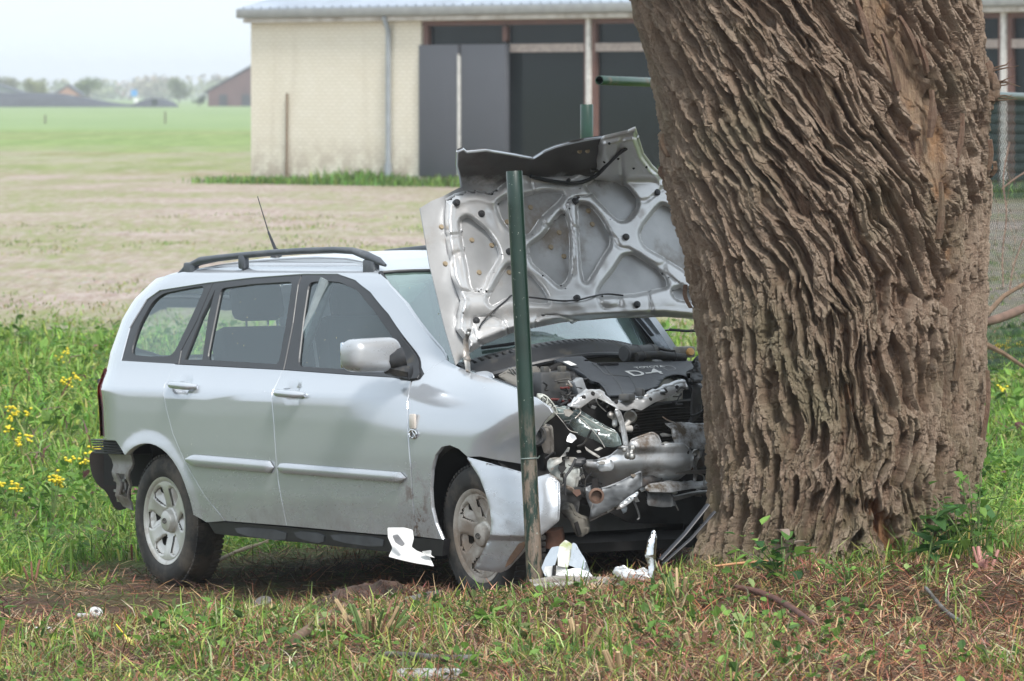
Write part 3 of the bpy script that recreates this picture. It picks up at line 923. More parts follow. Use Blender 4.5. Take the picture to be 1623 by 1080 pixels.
    # rubbing strip
def strip(x0, x1, zf, h, parent, tip):
    V, F = [], []; n = 26; k = 7
    for i in range(n):
        t = i / (n - 1); X = x0 + (x1 - x0) * t; e = min(1, (1 - t) / .02, t / (.12 if tip else .02) + .25)
        zc = zf(X)
        for j in range(k):
            q = math.pi * j / (k - 1) - math.pi / 2
            Z = zc + h * .5 * math.sin(q) * e
            V.append((X, -float(wside(X, Z)) - .004 - .020 * math.cos(q) ** .6 * e, Z))
    for i in range(n - 1):
        for j in range(k - 1): F.append((i * k + j, i * k + j + 1, (i + 1) * k + j + 1, (i + 1) * k + j))
    F += [tuple(range(k)), tuple((n - 1) * k + j for j in range(k))]
    m = MB(); m.add(V, F, True)
    return m.build('rubbing_strip', PAINT, parent)
sa, sb, sc_, sd = side(296, 729), side(436, 741), side(441, 743), side(645, 758)
zf = lambda X: float(np.interp(X, [sa[0], sb[0], sd[0]], [sa[1], sb[1], sd[1]]))
strip(sa[0], sb[0] - .003, zf, .056, doors[0][0], True)
strip(sc_[0] + .003, sd[0], zf, .048, doors[1][0], False)

# ---- black window surrounds and glass
def surround(nm, poly, holes, parent):
    f = lambda X, Z: side3(X, Z) + np.array([0, .006, 0])
    return sheet(nm, poly, f, BLKS, parent, holes=holes, step=.05, skirt=.02, facing=OUT)
def pane(poly, parent, off=.016, m=GLS):
    f = lambda X, Z: side3(X, Z) + np.array([0, off, 0])
    return sheet('window_glass', poly, f, m, parent, step=.06, facing=OUT)
qg = round_poly(P2([(203, 564), (216, 520), (238, 479), (256, 464), (290, 457), (326, 451), (300, 508), (272, 566), (240, 567)]), .05)
qp = P2([(191, 572.5), (205, 520), (232, 475), (253, 460), (330, 448), (336, 448), (309, 510), (285, 556), (281, 577)])
RG = P2([(290, 571), (316, 505), (340, 457), (329, 500), (319, 571)])
RG2 = round_poly(P2([(325, 572), (333, 530), (348, 456), (400, 449), (464, 445), (452, 515), (440, 579), (390, 576)]), .035)
rp = P2([(282.5, 577), (286.5, 556), (310.5, 510), (337.5, 447.5), (400, 440), (476.5, 434), (462, 512), (447, 586)])
FG = round_poly(P2([(469, 582), (478, 505), (488, 446), (515, 444), (538, 446), (565, 459), (594, 494), (620, 531), (637, 560), (640, 593), (560, 588)]), .04)
fp = P2([(449, 586), (464, 512), (478.5, 434), (535, 434.5), (563, 444.5), (587, 463.5), (616, 499), (640, 534), (667, 583), (670, 592), (666, 600), (652, 603), (623, 598)])
F1 = surround('quarter_window_frame', qp, [inset(qg, .004)], car)
F2 = surround('rear_window_frame', rp, [inset(RG, .002), inset(RG2, .004)], doors[0][0])
F3 = surround('front_window_frame', fp, [inset(FG, .004)], doors[1][0])
g1 = pane(inset(qg, -.006), car); g2 = pane(inset(RG2, -.006), doors[0][0]); g2b = pane(inset(RG, -.004), doors[0][0]); g3 = pane(inset(FG, -.006), doors[1][0])
# far side: same panels mirrored
for o in [o for o in car.children if o.name.startswith('body_side')] + [F1]: mirror_copy(o)
for o in (doors[0][0], doors[1][0]):
    c = mirror_copy(o)
    for ch in list(o.children):
        if 'frame' in ch.name or 'glass' in ch.name or 'handle' in ch.name:
            k = mirror_copy(ch); k.parent = c
mirror_copy(g1)

# ---- front wing
wing = P2([(672, 593), (690, 580), (707, 569), (714, 574), (727, 581), (748, 590), (771, 598), (800, 609), (825, 619), (852, 630), (870, 646), (876, 655), (864, 668), (850, 690), (838, 712), (833, 737), (795, 731), (762, 724.5), (741, 725)])
wc = side(727, 712)
arch_f = P2([(727, 712.5), (713, 706.5), (700, 709), (690, 722), (684, 745), (682, 775), (684, 805), (690, 830), (701, 856)])
wing += arch_f + P2([(661.5, 851), (655, 797), (652, 741), (647, 680), (647, 648), (649, 625), (653, 604), (666, 601)])
wg = sheet('front_wing', inset(wing, .002), side3, PAINT, car, step=.024, skirt=.018, facing=OUT)
# repeater lamp and the oval badge under it
def on_side(px, py, off=.0):
    X, Z = side(px, py); return np.array([X, -float(wside(X, Z)) - off, Z])
MB().box(on_side(656, 668, .006), (.044, .014, .066), bev=.006).build('side_repeater_lamp', simple('clear lamp', (.62, .56, .50), .2, 0, .1, 8, coat=.5), wg)
c = on_side(656, 688, .004); m = MB()
for k in range(9):
    a = 2 * math.pi * k / 9
    m.tube([c + np.array([.030 * math.cos(a), 0, .018 * math.sin(a)]), c + np.array([.030 * math.cos(a + .7), -.003, .018 * math.sin(a + .7)])], .0045, 6)
m.tube([c + np.array([-.020, 0, -.01]), c + np.array([.0, -.004, .012]), c + np.array([.020, 0, -.01])], .004, 6)
m.build('wing_badge', CHROME, wg)

# ---- sill
sill = P2([(326, 828), (359, 828.5), (454, 836.5), (598, 850), (661, 853.5), (700, 857), (697, 882), (619, 876), (500, 863), (369, 850), (337, 846)])
sl = sheet('sill', sill, lambda X, Z: side3(X, Z) + np.array([0, .012, 0]) * 1.0, BLKP, car, step=.06, skirt=.12, facing=OUT)
for (a, b) in ((368, 452), (462, 512), (520, 606)):
    t0, t1 = (a - 326) / 335, (b - 326) / 335
    pl = P2([(a, 832 + 24 * t0), (b, 833 + 24 * t1), (b - 2, 851 + 22 * t1), (a + 8, 845 + 24 * t0)])
    sheet('jacking_cover', smooth_poly(pl, 1), lambda X, Z: side3(X, Z) + np.array([0, .007, 0]), simple('worn grey sill cover', (.075, .08, .088), .55), sl, step=.08, skirt=.01, facing=OUT)

# ---- roof
cX = [c[0] for c in cant] + [cant[-1][0] + .4]; cZ = [c[1] for c in cant] + [cant[-1][1] - .12]
def roof_z(X, y, cw=.60):
    a = np.abs(y) / cw
    return np.interp(X, cX, cZ) + .020 - .008 + .024 * (1 - a ** 2) - .012 * a ** 8
def roof3(X, Y):
    return np.stack([X - 0 * Y, Y, roof_z(X, Y)], -1)
hwid = [float(wside(c[0], c[1])) for c in cant]
xr = [c[0] for c in cant]
front_mid = [(xr[-1] + .10 * (1 - (y / hwid[-1]) ** 2), y) for y in np.linspace(-hwid[-1], hwid[-1], 11)[1:-1]]
rf = [(x, -w) for x, w in zip(xr, hwid)] + front_mid + [(x, w) for x, w in zip(xr, hwid)][::-1] + [(xr[0] - .10, .4), (xr[0] - .13, 0), (xr[0] - .10, -.4)]
roof = sheet('roof', rf, roof3, PAINT2, car, step=.06, skirt=.02, facing=(0, 0, 1))
MB().box((xr[-1] - .05, -.02, roof_z(xr[-1] - .05, 0) - .06), (.1, .25, .04), bev=.01).build('interior_mirror_mount', BLKP, roof)
# rails
RAILM = simple('grey roof rail', (.085, .095, .11), .45, .2, .1, 14, dirt=(.16, .17, .18), dirt_amt=.2)
def rail(sgn):
    pts = [(283, 433), (297, 421), (318, 411), (345, 406.5), (385, 402), (430, 398), (480, 395), (530, 393.5), (560, 395), (580, 402), (600, 411), (611, 418)]
    Yr = -.575; L = []
    for (px, py) in pts:
        p = on(px, py + 3, (0, Yr, 0), (0, 1, 0)); p[1] = -.575 if sgn < 0 else .47; p[2] += .02 * (sgn > 0); L.append(p)
    t = MB().tube(L, [.010, .016, .020, .016, .015, .015, .015, .015, .016, .020, .018, .007], 12)
    o = t.build('roof_rail', RAILM, car)
    for px in (303, 386, 588):
        p = on(px, 412 if px > 310 else 424, (0, Yr, 0), (0, 1, 0)); p[1] = -.575 if sgn < 0 else .47
        zr = float(roof_z(p[0], .57))
        MB().box((p[0], p[1], zr + .0), (.10 if px != 386 else .055, .035, .07), bev=.012).build('rail_foot', RAILM, o)
rail(-1); rail(1)
# aerial
p0 = np.array([*on(438, 411, (0, -.30, 0), (0, 1, 0))]); p0[2] = float(roof_z(p0[0], .3))
dirv = on(394, 312, (0, -.30, 0), (0, 1, 0)); dirv[1] = -.25
pb_ = p0
ae = MB().lathe([(.030, 0), (.026, .012), (.014, .03), (.008, .045)], pb_, (0, 0, 1), 14)
ae.tube([pb_ + [0, 0, .03], pb_ + (dirv - pb_) * .42], [.009, .005], 8).tube([pb_ + (dirv - pb_) * .42, dirv], [.0032, .0022], 6)
ae.build('aerial', BLKP, roof)

# ---- windscreen, tailgate glass, scuttle
base_c = apil[-1]
wb = [(base_c[0] + .02, -float(wside(base_c[0], base_c[1])) + .02, base_c[1] - .01)]
def wscreen(T, Y):
    """T 0 at the scuttle, 1 at the roof"""
    yy = np.clip(np.abs(Y) / .70, 0, 1.2)
    Xb = 2.30 - .34 * yy ** 2.2; Zb = 1.15 - .17 * yy ** 2
    Xt = xr[-1] + .10 * (1 - (Y / .6) ** 2); Zt = roof_z(Xt, Y) - .006
    return np.stack([Xb + (Xt - Xb) * T, Y, Zb + (Zt - Zb) * T + .02 * np.sin(np.pi * T)], -1)
def ws_edge(T): return float(np.interp(T, [0, 1], [wside(base_c[0], base_c[1]) - .012, hwid[-1] - .01]))
wsp = [(t, -ws_edge(t)) for t in np.linspace(0, 1, 9)] + [(1, y) for y in np.linspace(-.4, .4, 7)] + [(t, ws_edge(t)) for t in np.linspace(1, 0, 9)] + [(0, y) for y in np.linspace(.6, -.6, 9)]
ws = sheet('windscreen', wsp, wscreen, WSG, car, step=.09, facing=(1, 0, .6))
seal = MB()
for sg in (-1, 1):
    seal.tube([wscreen(np.array([t]), np.array([sg * (ws_edge(t) + .006)]))[0] + [0, 0, .004] for t in np.linspace(0, 1, 14)], .011, 8)
seal.tube([wscreen(np.array([1.0]), np.array([y]))[0] + [0.006, 0, .003] for y in np.linspace(-hwid[-1] + .01, hwid[-1] - .01, 17)], .008, 6)
seal.build('windscreen_seal', BLKS, ws)
# wrinkled dark glass band at the foot of the screen
# tailgate: closes the back of the car
def tail3(Y, Z):
    X = np.interp(Z, [t[0] for t in TAIL], [t[1] for t in TAIL]) - .52
    a = np.abs(Y) / .75
    return np.stack([X - .05 * (1 - a ** 2), Y, Z], -1)
def tw(Z): return float(wside(tailx(Z) + .0, Z)) + .004
zs = np.linspace(zl + .01, 1.40, 12)
tg = [(-tw(z), z) for z in zs] + [(tw(z), z) for z in zs[::-1]]
win = [(-.44, 1.04), (.44, 1.04), (.40, 1.33), (-.40, 1.33)]
tgo = sheet('tailgate', tg, tail3, PAINT2, car, holes=[smooth_poly(win, 1)], step=.09, skirt=.02, facing=(-1, 0, 0))
sheet('window_glass', inset(win, -.01), lambda Y, Z: tail3(Y, Z) + np.array([.02, 0, 0]), GLS, tgo, step=.2, facing=(-1, 0, 0))
# roof end spoiler joining roof and tailgate
MB().box((xr[0] - .10, 0, cZ[0] + .0), (.10, .9, .03), bev=.012).build('roof_spoiler', PAINT2, tgo)
# tail lamp: wraps round the corner
for sg in (-1, 1):
    tz = np.linspace(zl + .01, side(170, 585)[1], 9); m = MB(); V = []; F = []
    for i, z in enumerate(tz):
        xs0 = float(np.interp(z, [t[0] for t in TAIL], [t[1] for t in TAIL]))
        for j, dxx in enumerate(np.linspace(.262 if i < 7 else .30, .54, 8)):
            X = xs0 - dxx; V.append((X - .006, sg * (float(wside(X, z)) + .012), z))
    for i in range(8):
        for j in range(7): F.append((i * 8 + j, i * 8 + j + 1, (i + 1) * 8 + j + 1, (i + 1) * 8 + j))
    m.add(V, F, True).build('tail_lamp', RED, car)
# ---- where the rear bumper was torn off
m = MB()
for i in range(6):
    z = zl - .010 - i * .012
    m.box((-.56, -.665, z), (.30 - .01 * i, .14, .007), np.eye(3), .002)
m.box((-.53, -.64, zl - .04), (.26, .12, .07), None, .01)
m.build('lamp_bracket', BLKP, car)
m = MB()
PL = lambda L, Y=-.70: [tuple(on(px, py, (0, Y, 0), (0, 1, 0))[[0, 2]]) for px, py in L]
rear_pan = PL([(170, 707), (200, 699), (213, 702), (207, 735), (203, 775), (207, 809), (192, 803), (185, 785), (178, 740)])
hole1 = PL([(186, 750), (200, 752), (203, 790), (191, 784)])
rp_ = sheet('rear_panel', rear_pan, lambda X, Z: np.stack([X, -.70 + .010 * np.sin(Z * 60), Z], -1), GREYP, car, holes=[hole1], step=.03, thick=.012, facing=OUT)
m = MB(); cc = on(196, 768, (0, -.66, 0), (0, 1, 0))
m.box(cc, (.09, .03, .17), None, .004).box(cc + [0, -.02, .02], (.10, .012, .012)).box(cc + [0, -.02, -.03], (.10, .012, .012))
m.build('vent_flap', STEEL, rp_)
# torn black liner hanging behind the wheel
bl = [(146, 722), (150, 716), (168, 713), (172, 730), (180, 752), (188, 775), (202, 798), (200, 806), (184, 810), (176, 800), (170, 780), (158, 770), (149, 752)]
bl = [tuple(on(px, py, (-1.02, 0, 0), (1, -.5, 0))[1:]) for px, py in bl]
def liner(Y, Z):
    return np.stack([-1.02 + .5 * (Y - 0) - 0 + .03 * np.sin(Z * 9) , Y, Z], -1)
lm, nt, b, pos = new_mat('torn black liner'); b.inputs['Base Color'].default_value = (.035, .028, .024, 1); b.inputs['Roughness'].default_value = .6
sheet('torn_bumper_liner', smooth_poly(bl, 1), liner, lm, car, step=.04, thick=.012, facing=(-1, -1, 0))

# ---- inside: floor, trim, liners, seats
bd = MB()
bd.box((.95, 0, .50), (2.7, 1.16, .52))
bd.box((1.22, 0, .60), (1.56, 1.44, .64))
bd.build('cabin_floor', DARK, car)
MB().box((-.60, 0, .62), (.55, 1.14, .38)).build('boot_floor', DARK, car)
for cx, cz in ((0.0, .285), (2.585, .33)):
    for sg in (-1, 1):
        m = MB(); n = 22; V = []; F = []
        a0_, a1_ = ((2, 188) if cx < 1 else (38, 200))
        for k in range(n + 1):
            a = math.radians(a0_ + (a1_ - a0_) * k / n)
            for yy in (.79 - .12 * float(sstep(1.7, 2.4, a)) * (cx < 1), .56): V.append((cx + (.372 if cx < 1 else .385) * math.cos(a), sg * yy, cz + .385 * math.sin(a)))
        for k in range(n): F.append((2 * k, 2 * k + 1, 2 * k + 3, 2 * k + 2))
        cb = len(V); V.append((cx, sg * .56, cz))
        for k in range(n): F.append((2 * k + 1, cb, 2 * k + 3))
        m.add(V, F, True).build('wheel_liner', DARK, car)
# parcel blind, door tops
MB().box((-.42, 0, .93), (.75, 1.30, .03), bev=.01).build('parcel_blind', simple('parcel blind', (.05, .055, .06), .8), car)
for sg in (-1, 1):
    MB().box((.92, sg * .735, .955), (2.1, .05, .06), bev=.012).build('door_trim', simple('door trim', (.10, .115, .12), .7), car)
def seat(x, y, nm, w=.50, hr=True, back_h=.56):
    o = MB().box((x + .22, y, .66), (.50, w, .16), bev=.05).build(nm, SEATM, car)
    rot = np.array(Matrix.Rotation(math.radians(-14), 3, 'Y'))
    MB().box((x - .07, y, .70 + back_h / 2), (.14, w * .92, back_h), rot, .05).build('backrest', SEATM, o)
    if hr:
        MB().box((x - .155, y, 1.315), (.10, .27, .19), rot, .045).build('headrest', SEATM, o)
        MB().tube([(x - .15, y - .06, 1.15), (x - .155, y - .06, 1.27)], .006, 6).build('headrest_post', CHROME, o)
        MB().tube([(x - .15, y + .06, 1.15), (x - .155, y + .06, 1.27)], .006, 6).build('headrest_post', CHROME, o)
    return o
seat(1.20, -.36, 'front_seat'); seat(1.20, .36, 'front_seat')
seat(.30, -.33, 'rear_seat', .56, True, .50); seat(.30, .33, 'rear_seat', .56, True, .50)
# B pillars seen through the glass, belt on the near one
for sg in (-1, 1):
    MB().tube([(1.06, sg * .735, .98), (1.12, sg * .66, 1.2), (1.18, sg * .60, 1.42)], .035, 8).build('centre_pillar', simple('pillar trim', (.25, .29, .30), .7), car)
# dashboard and steering wheel (right-hand side of the picture is the car's left)
MB().box((1.90, 0, .98), (.46, 1.30, .16), bev=.05).build('dashboard', simple('dashboard', (.03, .033, .035), .7), car)
stw = MB(); cen = np.array([1.66, .36, 1.0]); ring = []
for k in range(25):
    a = 2 * math.pi * k / 24; ring.append(cen + np.array([.08 * math.sin(a), .18 * math.cos(a), .165 * math.sin(a)]))
stw.tube(ring, .014, 8).box(cen, (.05, .14, .10), None, .02).tube([cen, cen + np.array([.25, 0, -.08])], .03, 8).build('steering_wheel', BLKP, car)

# ---- door mirror
mc = on(586, 563, (0, -.93, 0), (0, 1, 0)); bm = bmesh.new()
bmesh.ops.create_cube(bm, size=1)
for v in bm.verts:
    v.co = Vector((v.co.x * (.15 if v.co.z > 0 else .16), v.co.y * .25, v.co.z * .142))
bmesh.ops.bevel(bm, geom=bm.edges[:], offset=.05, segments=5, affect='EDGES', profile=.5)
for v in bm.verts:
    t = (v.co.y + .125) / .25          # 0 outboard .. 1 inboard
    v.co.z *= 1.0 + .10 * t; v.co.x += .02 * t
me = bpy.data.meshes.new('mirror_housing')
bm.to_mesh(me); bm.free()
for p in me.polygons: p.use_smooth = True
mir = link('mirror_housing', me, PAINT2, doors[1][0]); mir.location = mc
m = MB(); m.box((mc[0] - .078, mc[1], mc[2]), (.02, .20, .115), None, .008); m.build('mirror_glass', simple('mirror glass', (.6, .65, .7), .04, 1.0), mir)
bpy.context.view_layer.update()
for ch in mir.children: ch.location = -Vector(mc)
ar = on(655, 590, (0, -.80, 0), (0, 1, 0)); ab = on(640, 560, (0, -.80, 0), (0, 1, 0))
tri = P2([(632, 534), (641, 534), (667, 583), (669, 593), (663, 601), (628, 599), (629, 570)])
mt = sheet('mirror_base', smooth_poly(tri, 1), lambda X, Z: side3(X, Z) - np.array([0, .012, 0]), BLKP, doors[1][0], step=.05, skirt=.012, facing=OUT)
MB().tube([ab + [.02, -.01, -.02], ab + [.0, -.05, -.03], (mc[0] + .03, mc[1] + .08, mc[2] - .03)], [.05, .045, .035], 10).tube([ar + [-.02, 0, .0], (mc[0] + .04, mc[1] + .06, mc[2] - .055)], [.035, .03], 8).build('mirror_arm', BLKP, mt)

# ---- wheels
def emblem(m, c, r, nrm_y):
    for (a, b, dz) in ((1, .64, 0), (.38, .62, 0), (.62, .24, .36)):
        L = [c + np.array([r * a * math.cos(t), 0, r * (b * math.sin(t) + dz)]) for t in np.linspace(0, 2 * math.pi, 15)]
        m.tube(L, r * .10, 5)
def wheel(cx, cy, cz, parent, mat_rim, steer=0.0, camber=0.0, spin=0.0):
    root = bpy.data.objects.new('wheel', None); COL.objects.link(root); root.parent = parent
    root.location = (cx, cy, cz); sg = -1 if cy < 0 else 1
    root.rotation_euler = (camber, 0, steer if sg < 0 else math.pi + steer)
    W = .165
    # tyre (outer face at y=0, inner at +W)
    pr = [(.205, .006), (.212, -.001), (.232, -.006), (.262, -.006), (.288, .002), (.301, .018), (.307, .04), (.309, W / 2), (.307, W - .04), (.30, W - .015), (.27, W), (.21, W)]
    t = MB().lathe(pr, (0, 0, 0), (0, 1, 0), 72)
    for k in range(72):
        for (y0, y1, o) in ((.012, .055, 0), (W - .055, W - .012, .5)):
            a = 2 * math.pi * (k + o) / 72
            c = np.array([.3055 * math.cos(a), (y0 + y1) / 2, .3055 * math.sin(a)])
            rot = np.array(Matrix.Rotation(-a, 3, 'Y'))
            t.box(c, (.010, y1 - y0, .017), rot)
    t.build('tyre', RUBB, root)
    # rim barrel + lip
    rim = MB().lathe([(.176, .028), (.184, .012), (.196, .003), (.2055, .0015), (.207, .006), (.200, .012), (.190, .022), (.182, .045), (.178, .15), (.185, W - .01)], (0, 0, 0), (0, 1, 0), 64)
    ro = rim.build('rim', mat_rim, root)
    # six spoke face with windows
    outer = [(.183 * math.cos(a), .183 * math.sin(a)) for a in np.linspace(0, 2 * math.pi, 64, endpoint=False)]
    holes = []
    for k in range(6):
        a0 = math.pi / 2 + spin + (k + .5) * math.pi / 3
        h = []
        for (r, da) in ((.086, -.07), (.102, -.16), (.130, -.235), (.155, -.270), (.166, -.20), (.170, 0), (.166, .20), (.155, .270), (.130, .235), (.102, .16), (.086, .07), (.080, 0)):
            h.append((r * math.cos(a0 + da), r * math.sin(a0 + da)))
        holes.append(smooth_poly(h, 1))
    def face(U, Vv):
        r = np.hypot(U, Vv); d = seg_dist(U, Vv, holes)
        y = .040 - .020 * sstep(.06, .17, r) - .018 * np.clip(d / .012, 0, 1) ** .5 * sstep(.055, .085, r) * .55 - .014 * (1 - sstep(.045, .06, r))
        y = np.where(r > .165, np.minimum(y, .030), y)
        return np.stack([U, y, Vv], -1)
    sheet('spokes', outer, face, mat_rim, ro, holes=holes, step=.012, skirt=.04, facing=(0, -1, 0), eps=5e-4)
    hc = MB().lathe([(0.0001, .002), (.030, .003), (.047, .008), (.052, .018), (.052, .05)], (0, 0, 0), (0, 1, 0), 36)
    ho = hc.build('hub_cap', mat_rim, ro)
    m = MB(); emblem(m, np.array([0, .001, 0.0]), .019, -1); m.build('emblem', simple('dull emblem', (.16, .15, .14), .5, .5), ho)
    MB().lathe([(.0001, .075), (.135, .075), (.135, .095), (.0001, .095)], (0, 0, 0), (0, 1, 0), 40).build('brake_disc', simple('rusty disc', (.10, .07, .055), .7, .5), root)
    MB().lathe([(.0001, .10), (.178, .10)], (0, 0, 0), (0, 1, 0), 40).build('wheel_back', DARK, root)
    return root
h = on(260, 826, (0, -.775, 0), (0, 1, 0))
wheel(h[0], h[1], h[2], car, ALLOY, steer=math.radians(-3), camber=math.radians(1))
wheel(h[0], .775, h[2], car, ALLOY)
h = on(757, 850, (0, -.78, 0), (0, 1, 0))
wheel(h[0], h[1], h[2], car, MUDALLOY, steer=math.radians(-3), camber=math.radians(5), spin=math.radians(14))
wheel(h[0] - .1, .775, h[2], car, MUDALLOY, steer=math.radians(-8))
# ---- the bonnet, torn open and folded back, seen from below
hinge = on(725, 578, (0, -.72, 0), (0, 1, 0))
HX, HZ = hinge[0], hinge[2]
hn = np.array([1.0, 0, .42]); hn /= np.linalg.norm(hn)         # faces forward and a little up
hu = np.array([0, 1.0, 0]); hv = np.cross(hn, hu); hv = hv if hv[2] > 0 else -hv
H0 = np.array([HX, 0, HZ])
def hp(px, py):
    p = on(px, py, H0, hn) - H0
    return (p @ hu, p @ hv)
def HP(L): return [hp(*p) for p in L]
def z3(L): return [(640 + x / 3.244, 190 + y / 3.244) for x, y in L]
vd = CO_L - np.array([HX, 0, HZ]); vd /= np.linalg.norm(vd)      # relief stands out towards the open side
skin_o = HP([(722, 579), (703, 514), (692, 467), (680, 418), (671, 363), (665, 329), (683, 318), (701, 311), (716, 303), (730, 296), (729, 280), (725, 263), (727, 242), (736, 239), (741, 244), (771, 241), (790, 243.5), (819, 248), (845, 253), (854, 248), (864, 242), (880, 236), (900, 231), (930, 225), (960, 221), (994, 216), (999, 211), (1007, 211), (1016, 239), (1025, 261), (1038, 275), (1050, 282), (1090, 296), (1125, 322), (1150, 400), (1165, 505),
              (1101, 505), (1053, 501), (971, 503), (890, 510), (817, 524), (765, 545), (738, 562)])
def crown(U, V):
    return -.05 * (U / .75) ** 2 + 0 * V
vt = hp(800, 292)[1]
def hood_skin(U, V):
    d = crown(U, V) - .045
    fr_top = vt + .05 * np.sin(U * 9)
    c = np.clip(V - (vt + .00), 0, 1)
    d = d + 2.5 * c ** 1.1                       # the nose curls towards the front
    d = d + .05 * (N2.fbm(U * 7 + 3, V * 9, 2) - .5) * sstep(vt - .02, vt + .12, V)
    d = d + .012 * np.sin(U * 23 + V * 9) * sstep(vt - .15, vt + .1, V)
    d = d + .02 * np.exp(-((U + .28) / .05) ** 2) * sstep(vt - .10, vt + .15, V)
    P = H0 + U[:, None] * hu + V[:, None] * hv + d[:, None] * vd
    return P
HIN = simple('silver bonnet inside', (.60, .60, .60), .36, .5, .10, 6, dirt=(.35, .31, .28), dirt_amt=.06, coat=.25)
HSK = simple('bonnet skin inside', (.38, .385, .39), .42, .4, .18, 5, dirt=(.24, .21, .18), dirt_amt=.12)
# shade of the nose cavity put into the skin colour, edge broken by noise
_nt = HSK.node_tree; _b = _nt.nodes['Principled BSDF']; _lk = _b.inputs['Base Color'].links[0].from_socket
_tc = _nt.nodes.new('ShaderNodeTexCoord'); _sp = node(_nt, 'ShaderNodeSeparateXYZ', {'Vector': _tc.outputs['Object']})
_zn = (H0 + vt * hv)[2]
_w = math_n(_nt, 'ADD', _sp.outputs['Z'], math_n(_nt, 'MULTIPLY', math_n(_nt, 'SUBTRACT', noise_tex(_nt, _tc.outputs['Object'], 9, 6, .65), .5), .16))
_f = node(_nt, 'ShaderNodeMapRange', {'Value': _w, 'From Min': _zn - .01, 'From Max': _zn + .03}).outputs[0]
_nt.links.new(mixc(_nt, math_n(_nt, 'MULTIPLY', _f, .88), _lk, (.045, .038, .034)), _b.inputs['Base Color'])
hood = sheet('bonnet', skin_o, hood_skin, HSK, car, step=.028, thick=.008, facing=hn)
# inner frame with its pockets
frame_o = HP(z3([(215, 415), (260, 390), (320, 375), (370, 370), (415, 378), (440, 387), (475, 360), (520, 310), (560, 275), (600, 240), (640, 262), (730, 270), (850, 268), (900, 240), (945, 205), (990, 170), (1010, 120), (1080, 105), (1150, 90), (1185, 75), (1205, 130), (1230, 195), (1275, 250), (1335, 300)])
           + [(1088, 300), (1120, 330), (1142, 400), (1155, 500)] + [(1101, 506), (1053, 502.5), (971, 504.5), (890, 511.5), (817, 526), (765, 547), (741, 562), (739, 545), (722, 523), (723, 498), (729, 477), (714, 437), (706, 380), (704, 345)])
holes_px = [
    [(290, 520), (330, 500), (355, 515), (420, 570), (475, 650), (490, 700), (440, 780), (405, 865), (372, 885), (345, 860), (330, 760), (305, 640)],
    [(480, 430), (520, 405), (620, 395), (720, 372), (820, 380), (800, 410), (700, 500), (640, 590), (600, 590), (540, 560), (500, 500)],
    [(815, 475), (838, 520), (850, 600), (850, 720), (838, 820), (800, 858), (740, 800), (660, 735), (640, 660), (720, 600), (770, 530)],
    [(935, 335), (1000, 318), (1090, 320), (1150, 345), (1200, 410), (1195, 455), (1150, 510), (1105, 518), (1040, 455), (965, 375)],
    [(895, 432), (955, 440), (1010, 505), (1058, 590), (1060, 640), (1010, 715), (960, 805), (930, 840), (916, 780), (905, 620)],
    [(1130, 702), (1180, 690), (1270, 750), (1345, 812), (1356, 858), (1290, 872), (1200, 890), (1080, 900), (1000, 905), (1015, 860), (1080, 780)],
    [(1215, 590), (1235, 545), (1290, 475), (1330, 433), (1400, 470), (1470, 560), (1520, 700), (1520, 830), (1440, 770), (1330, 700), (1240, 650)],
    [(545, 745), (600, 765), (650, 800), (720, 880), (748, 945), (640, 938), (540, 905), (450, 958), (432, 930), (480, 840), (520, 770)],
    [(1380, 880), (1430, 860), (1500, 900), (1560, 930), (1500, 935), (1400, 920)],
    [(1390, 385), (1440, 370), (1500, 420), (1530, 520), (1490, 500), (1440, 430)],
]
holes = [round_poly(HP(z3(h)), .022, 3) for h in holes_px]
hflat = [frame_o] + holes
hcen = hp(*z3([(1140, 605)])[0])
def hood_frame(U, V):
    dh = seg_dist(U, V, holes); do = seg_dist(U, V, [frame_o])
    d = crown(U, V) - .036
    rib = .052 * (1 - np.exp(-(dh / .012) ** 2))       # stamped ribs stand up between the pockets
    rib = rib * sstep(-.004, .030, do) + .010 * np.exp(-((do - .035) / .013) ** 2)
    low = hp(900, 492)[1]
    rib = rib + .014 * np.sin(np.clip((V - low) / .07, -1, 1) * math.pi) * (np.abs(V - low) < .07)
    crs = np.abs(N3(U * 6 + 2, V * 7 + 1) - .5); d = d + rib - .016 * np.exp(-(crs / .04) ** 2) + .006 * (N1(U * 22, V * 22) - .5) + .010 * (N2(U * 8, V * 8) - .5)
    c = np.clip(V - (vt + .02), 0, 1)
    c2 = np.clip(V - vt, 0, 1)
    d = d + .16 * c2 + (2.5 * c2 ** 1.1 + .03) * sstep(hp(918, 240)[0], hp(962, 240)[0], U) * (c2 > 0) * sstep(0, .04, c2)
    return H0 + U[:, None] * hu + V[:, None] * hv + d[:, None] * vd
fr_ = sheet('bonnet_inner_frame', frame_o, hood_frame, HIN, hood, holes=holes, step=.0095, skirt=.016, facing=hn, eps=2e-3)
# bright turned edge along the top of the nose
_te = [(727, 243), (736, 239.5), (741, 244), (771, 241.5), (790, 244), (819, 248.5), (845, 253.5), (854, 248.5), (864, 242.5), (880, 236.5), (900, 231.5), (930, 225.5), (960, 221.5), (994, 216.5), (1006, 212)]
_tu = np.array(HP(_te)); _tp = hood_skin(_tu[:, 0], _tu[:, 1])
MB().tube(list(_tp + hv * -.002), .0065, 8).build('bonnet_edge', PAINT2, hood)
_tu = np.array(HP([(727, 243), (725, 263), (729, 280), (731, 296)])); _tp = hood_skin(_tu[:, 0], _tu[:, 1])
MB().tube(list(_tp), .006, 8).build('bonnet_edge', PAINT2, hood)
def hood_pt(px, py, f=hood_frame, off=0.0):
    u, v = hp(px, py); return f(np.array([u]), np.array([v]))[0] + hn * off
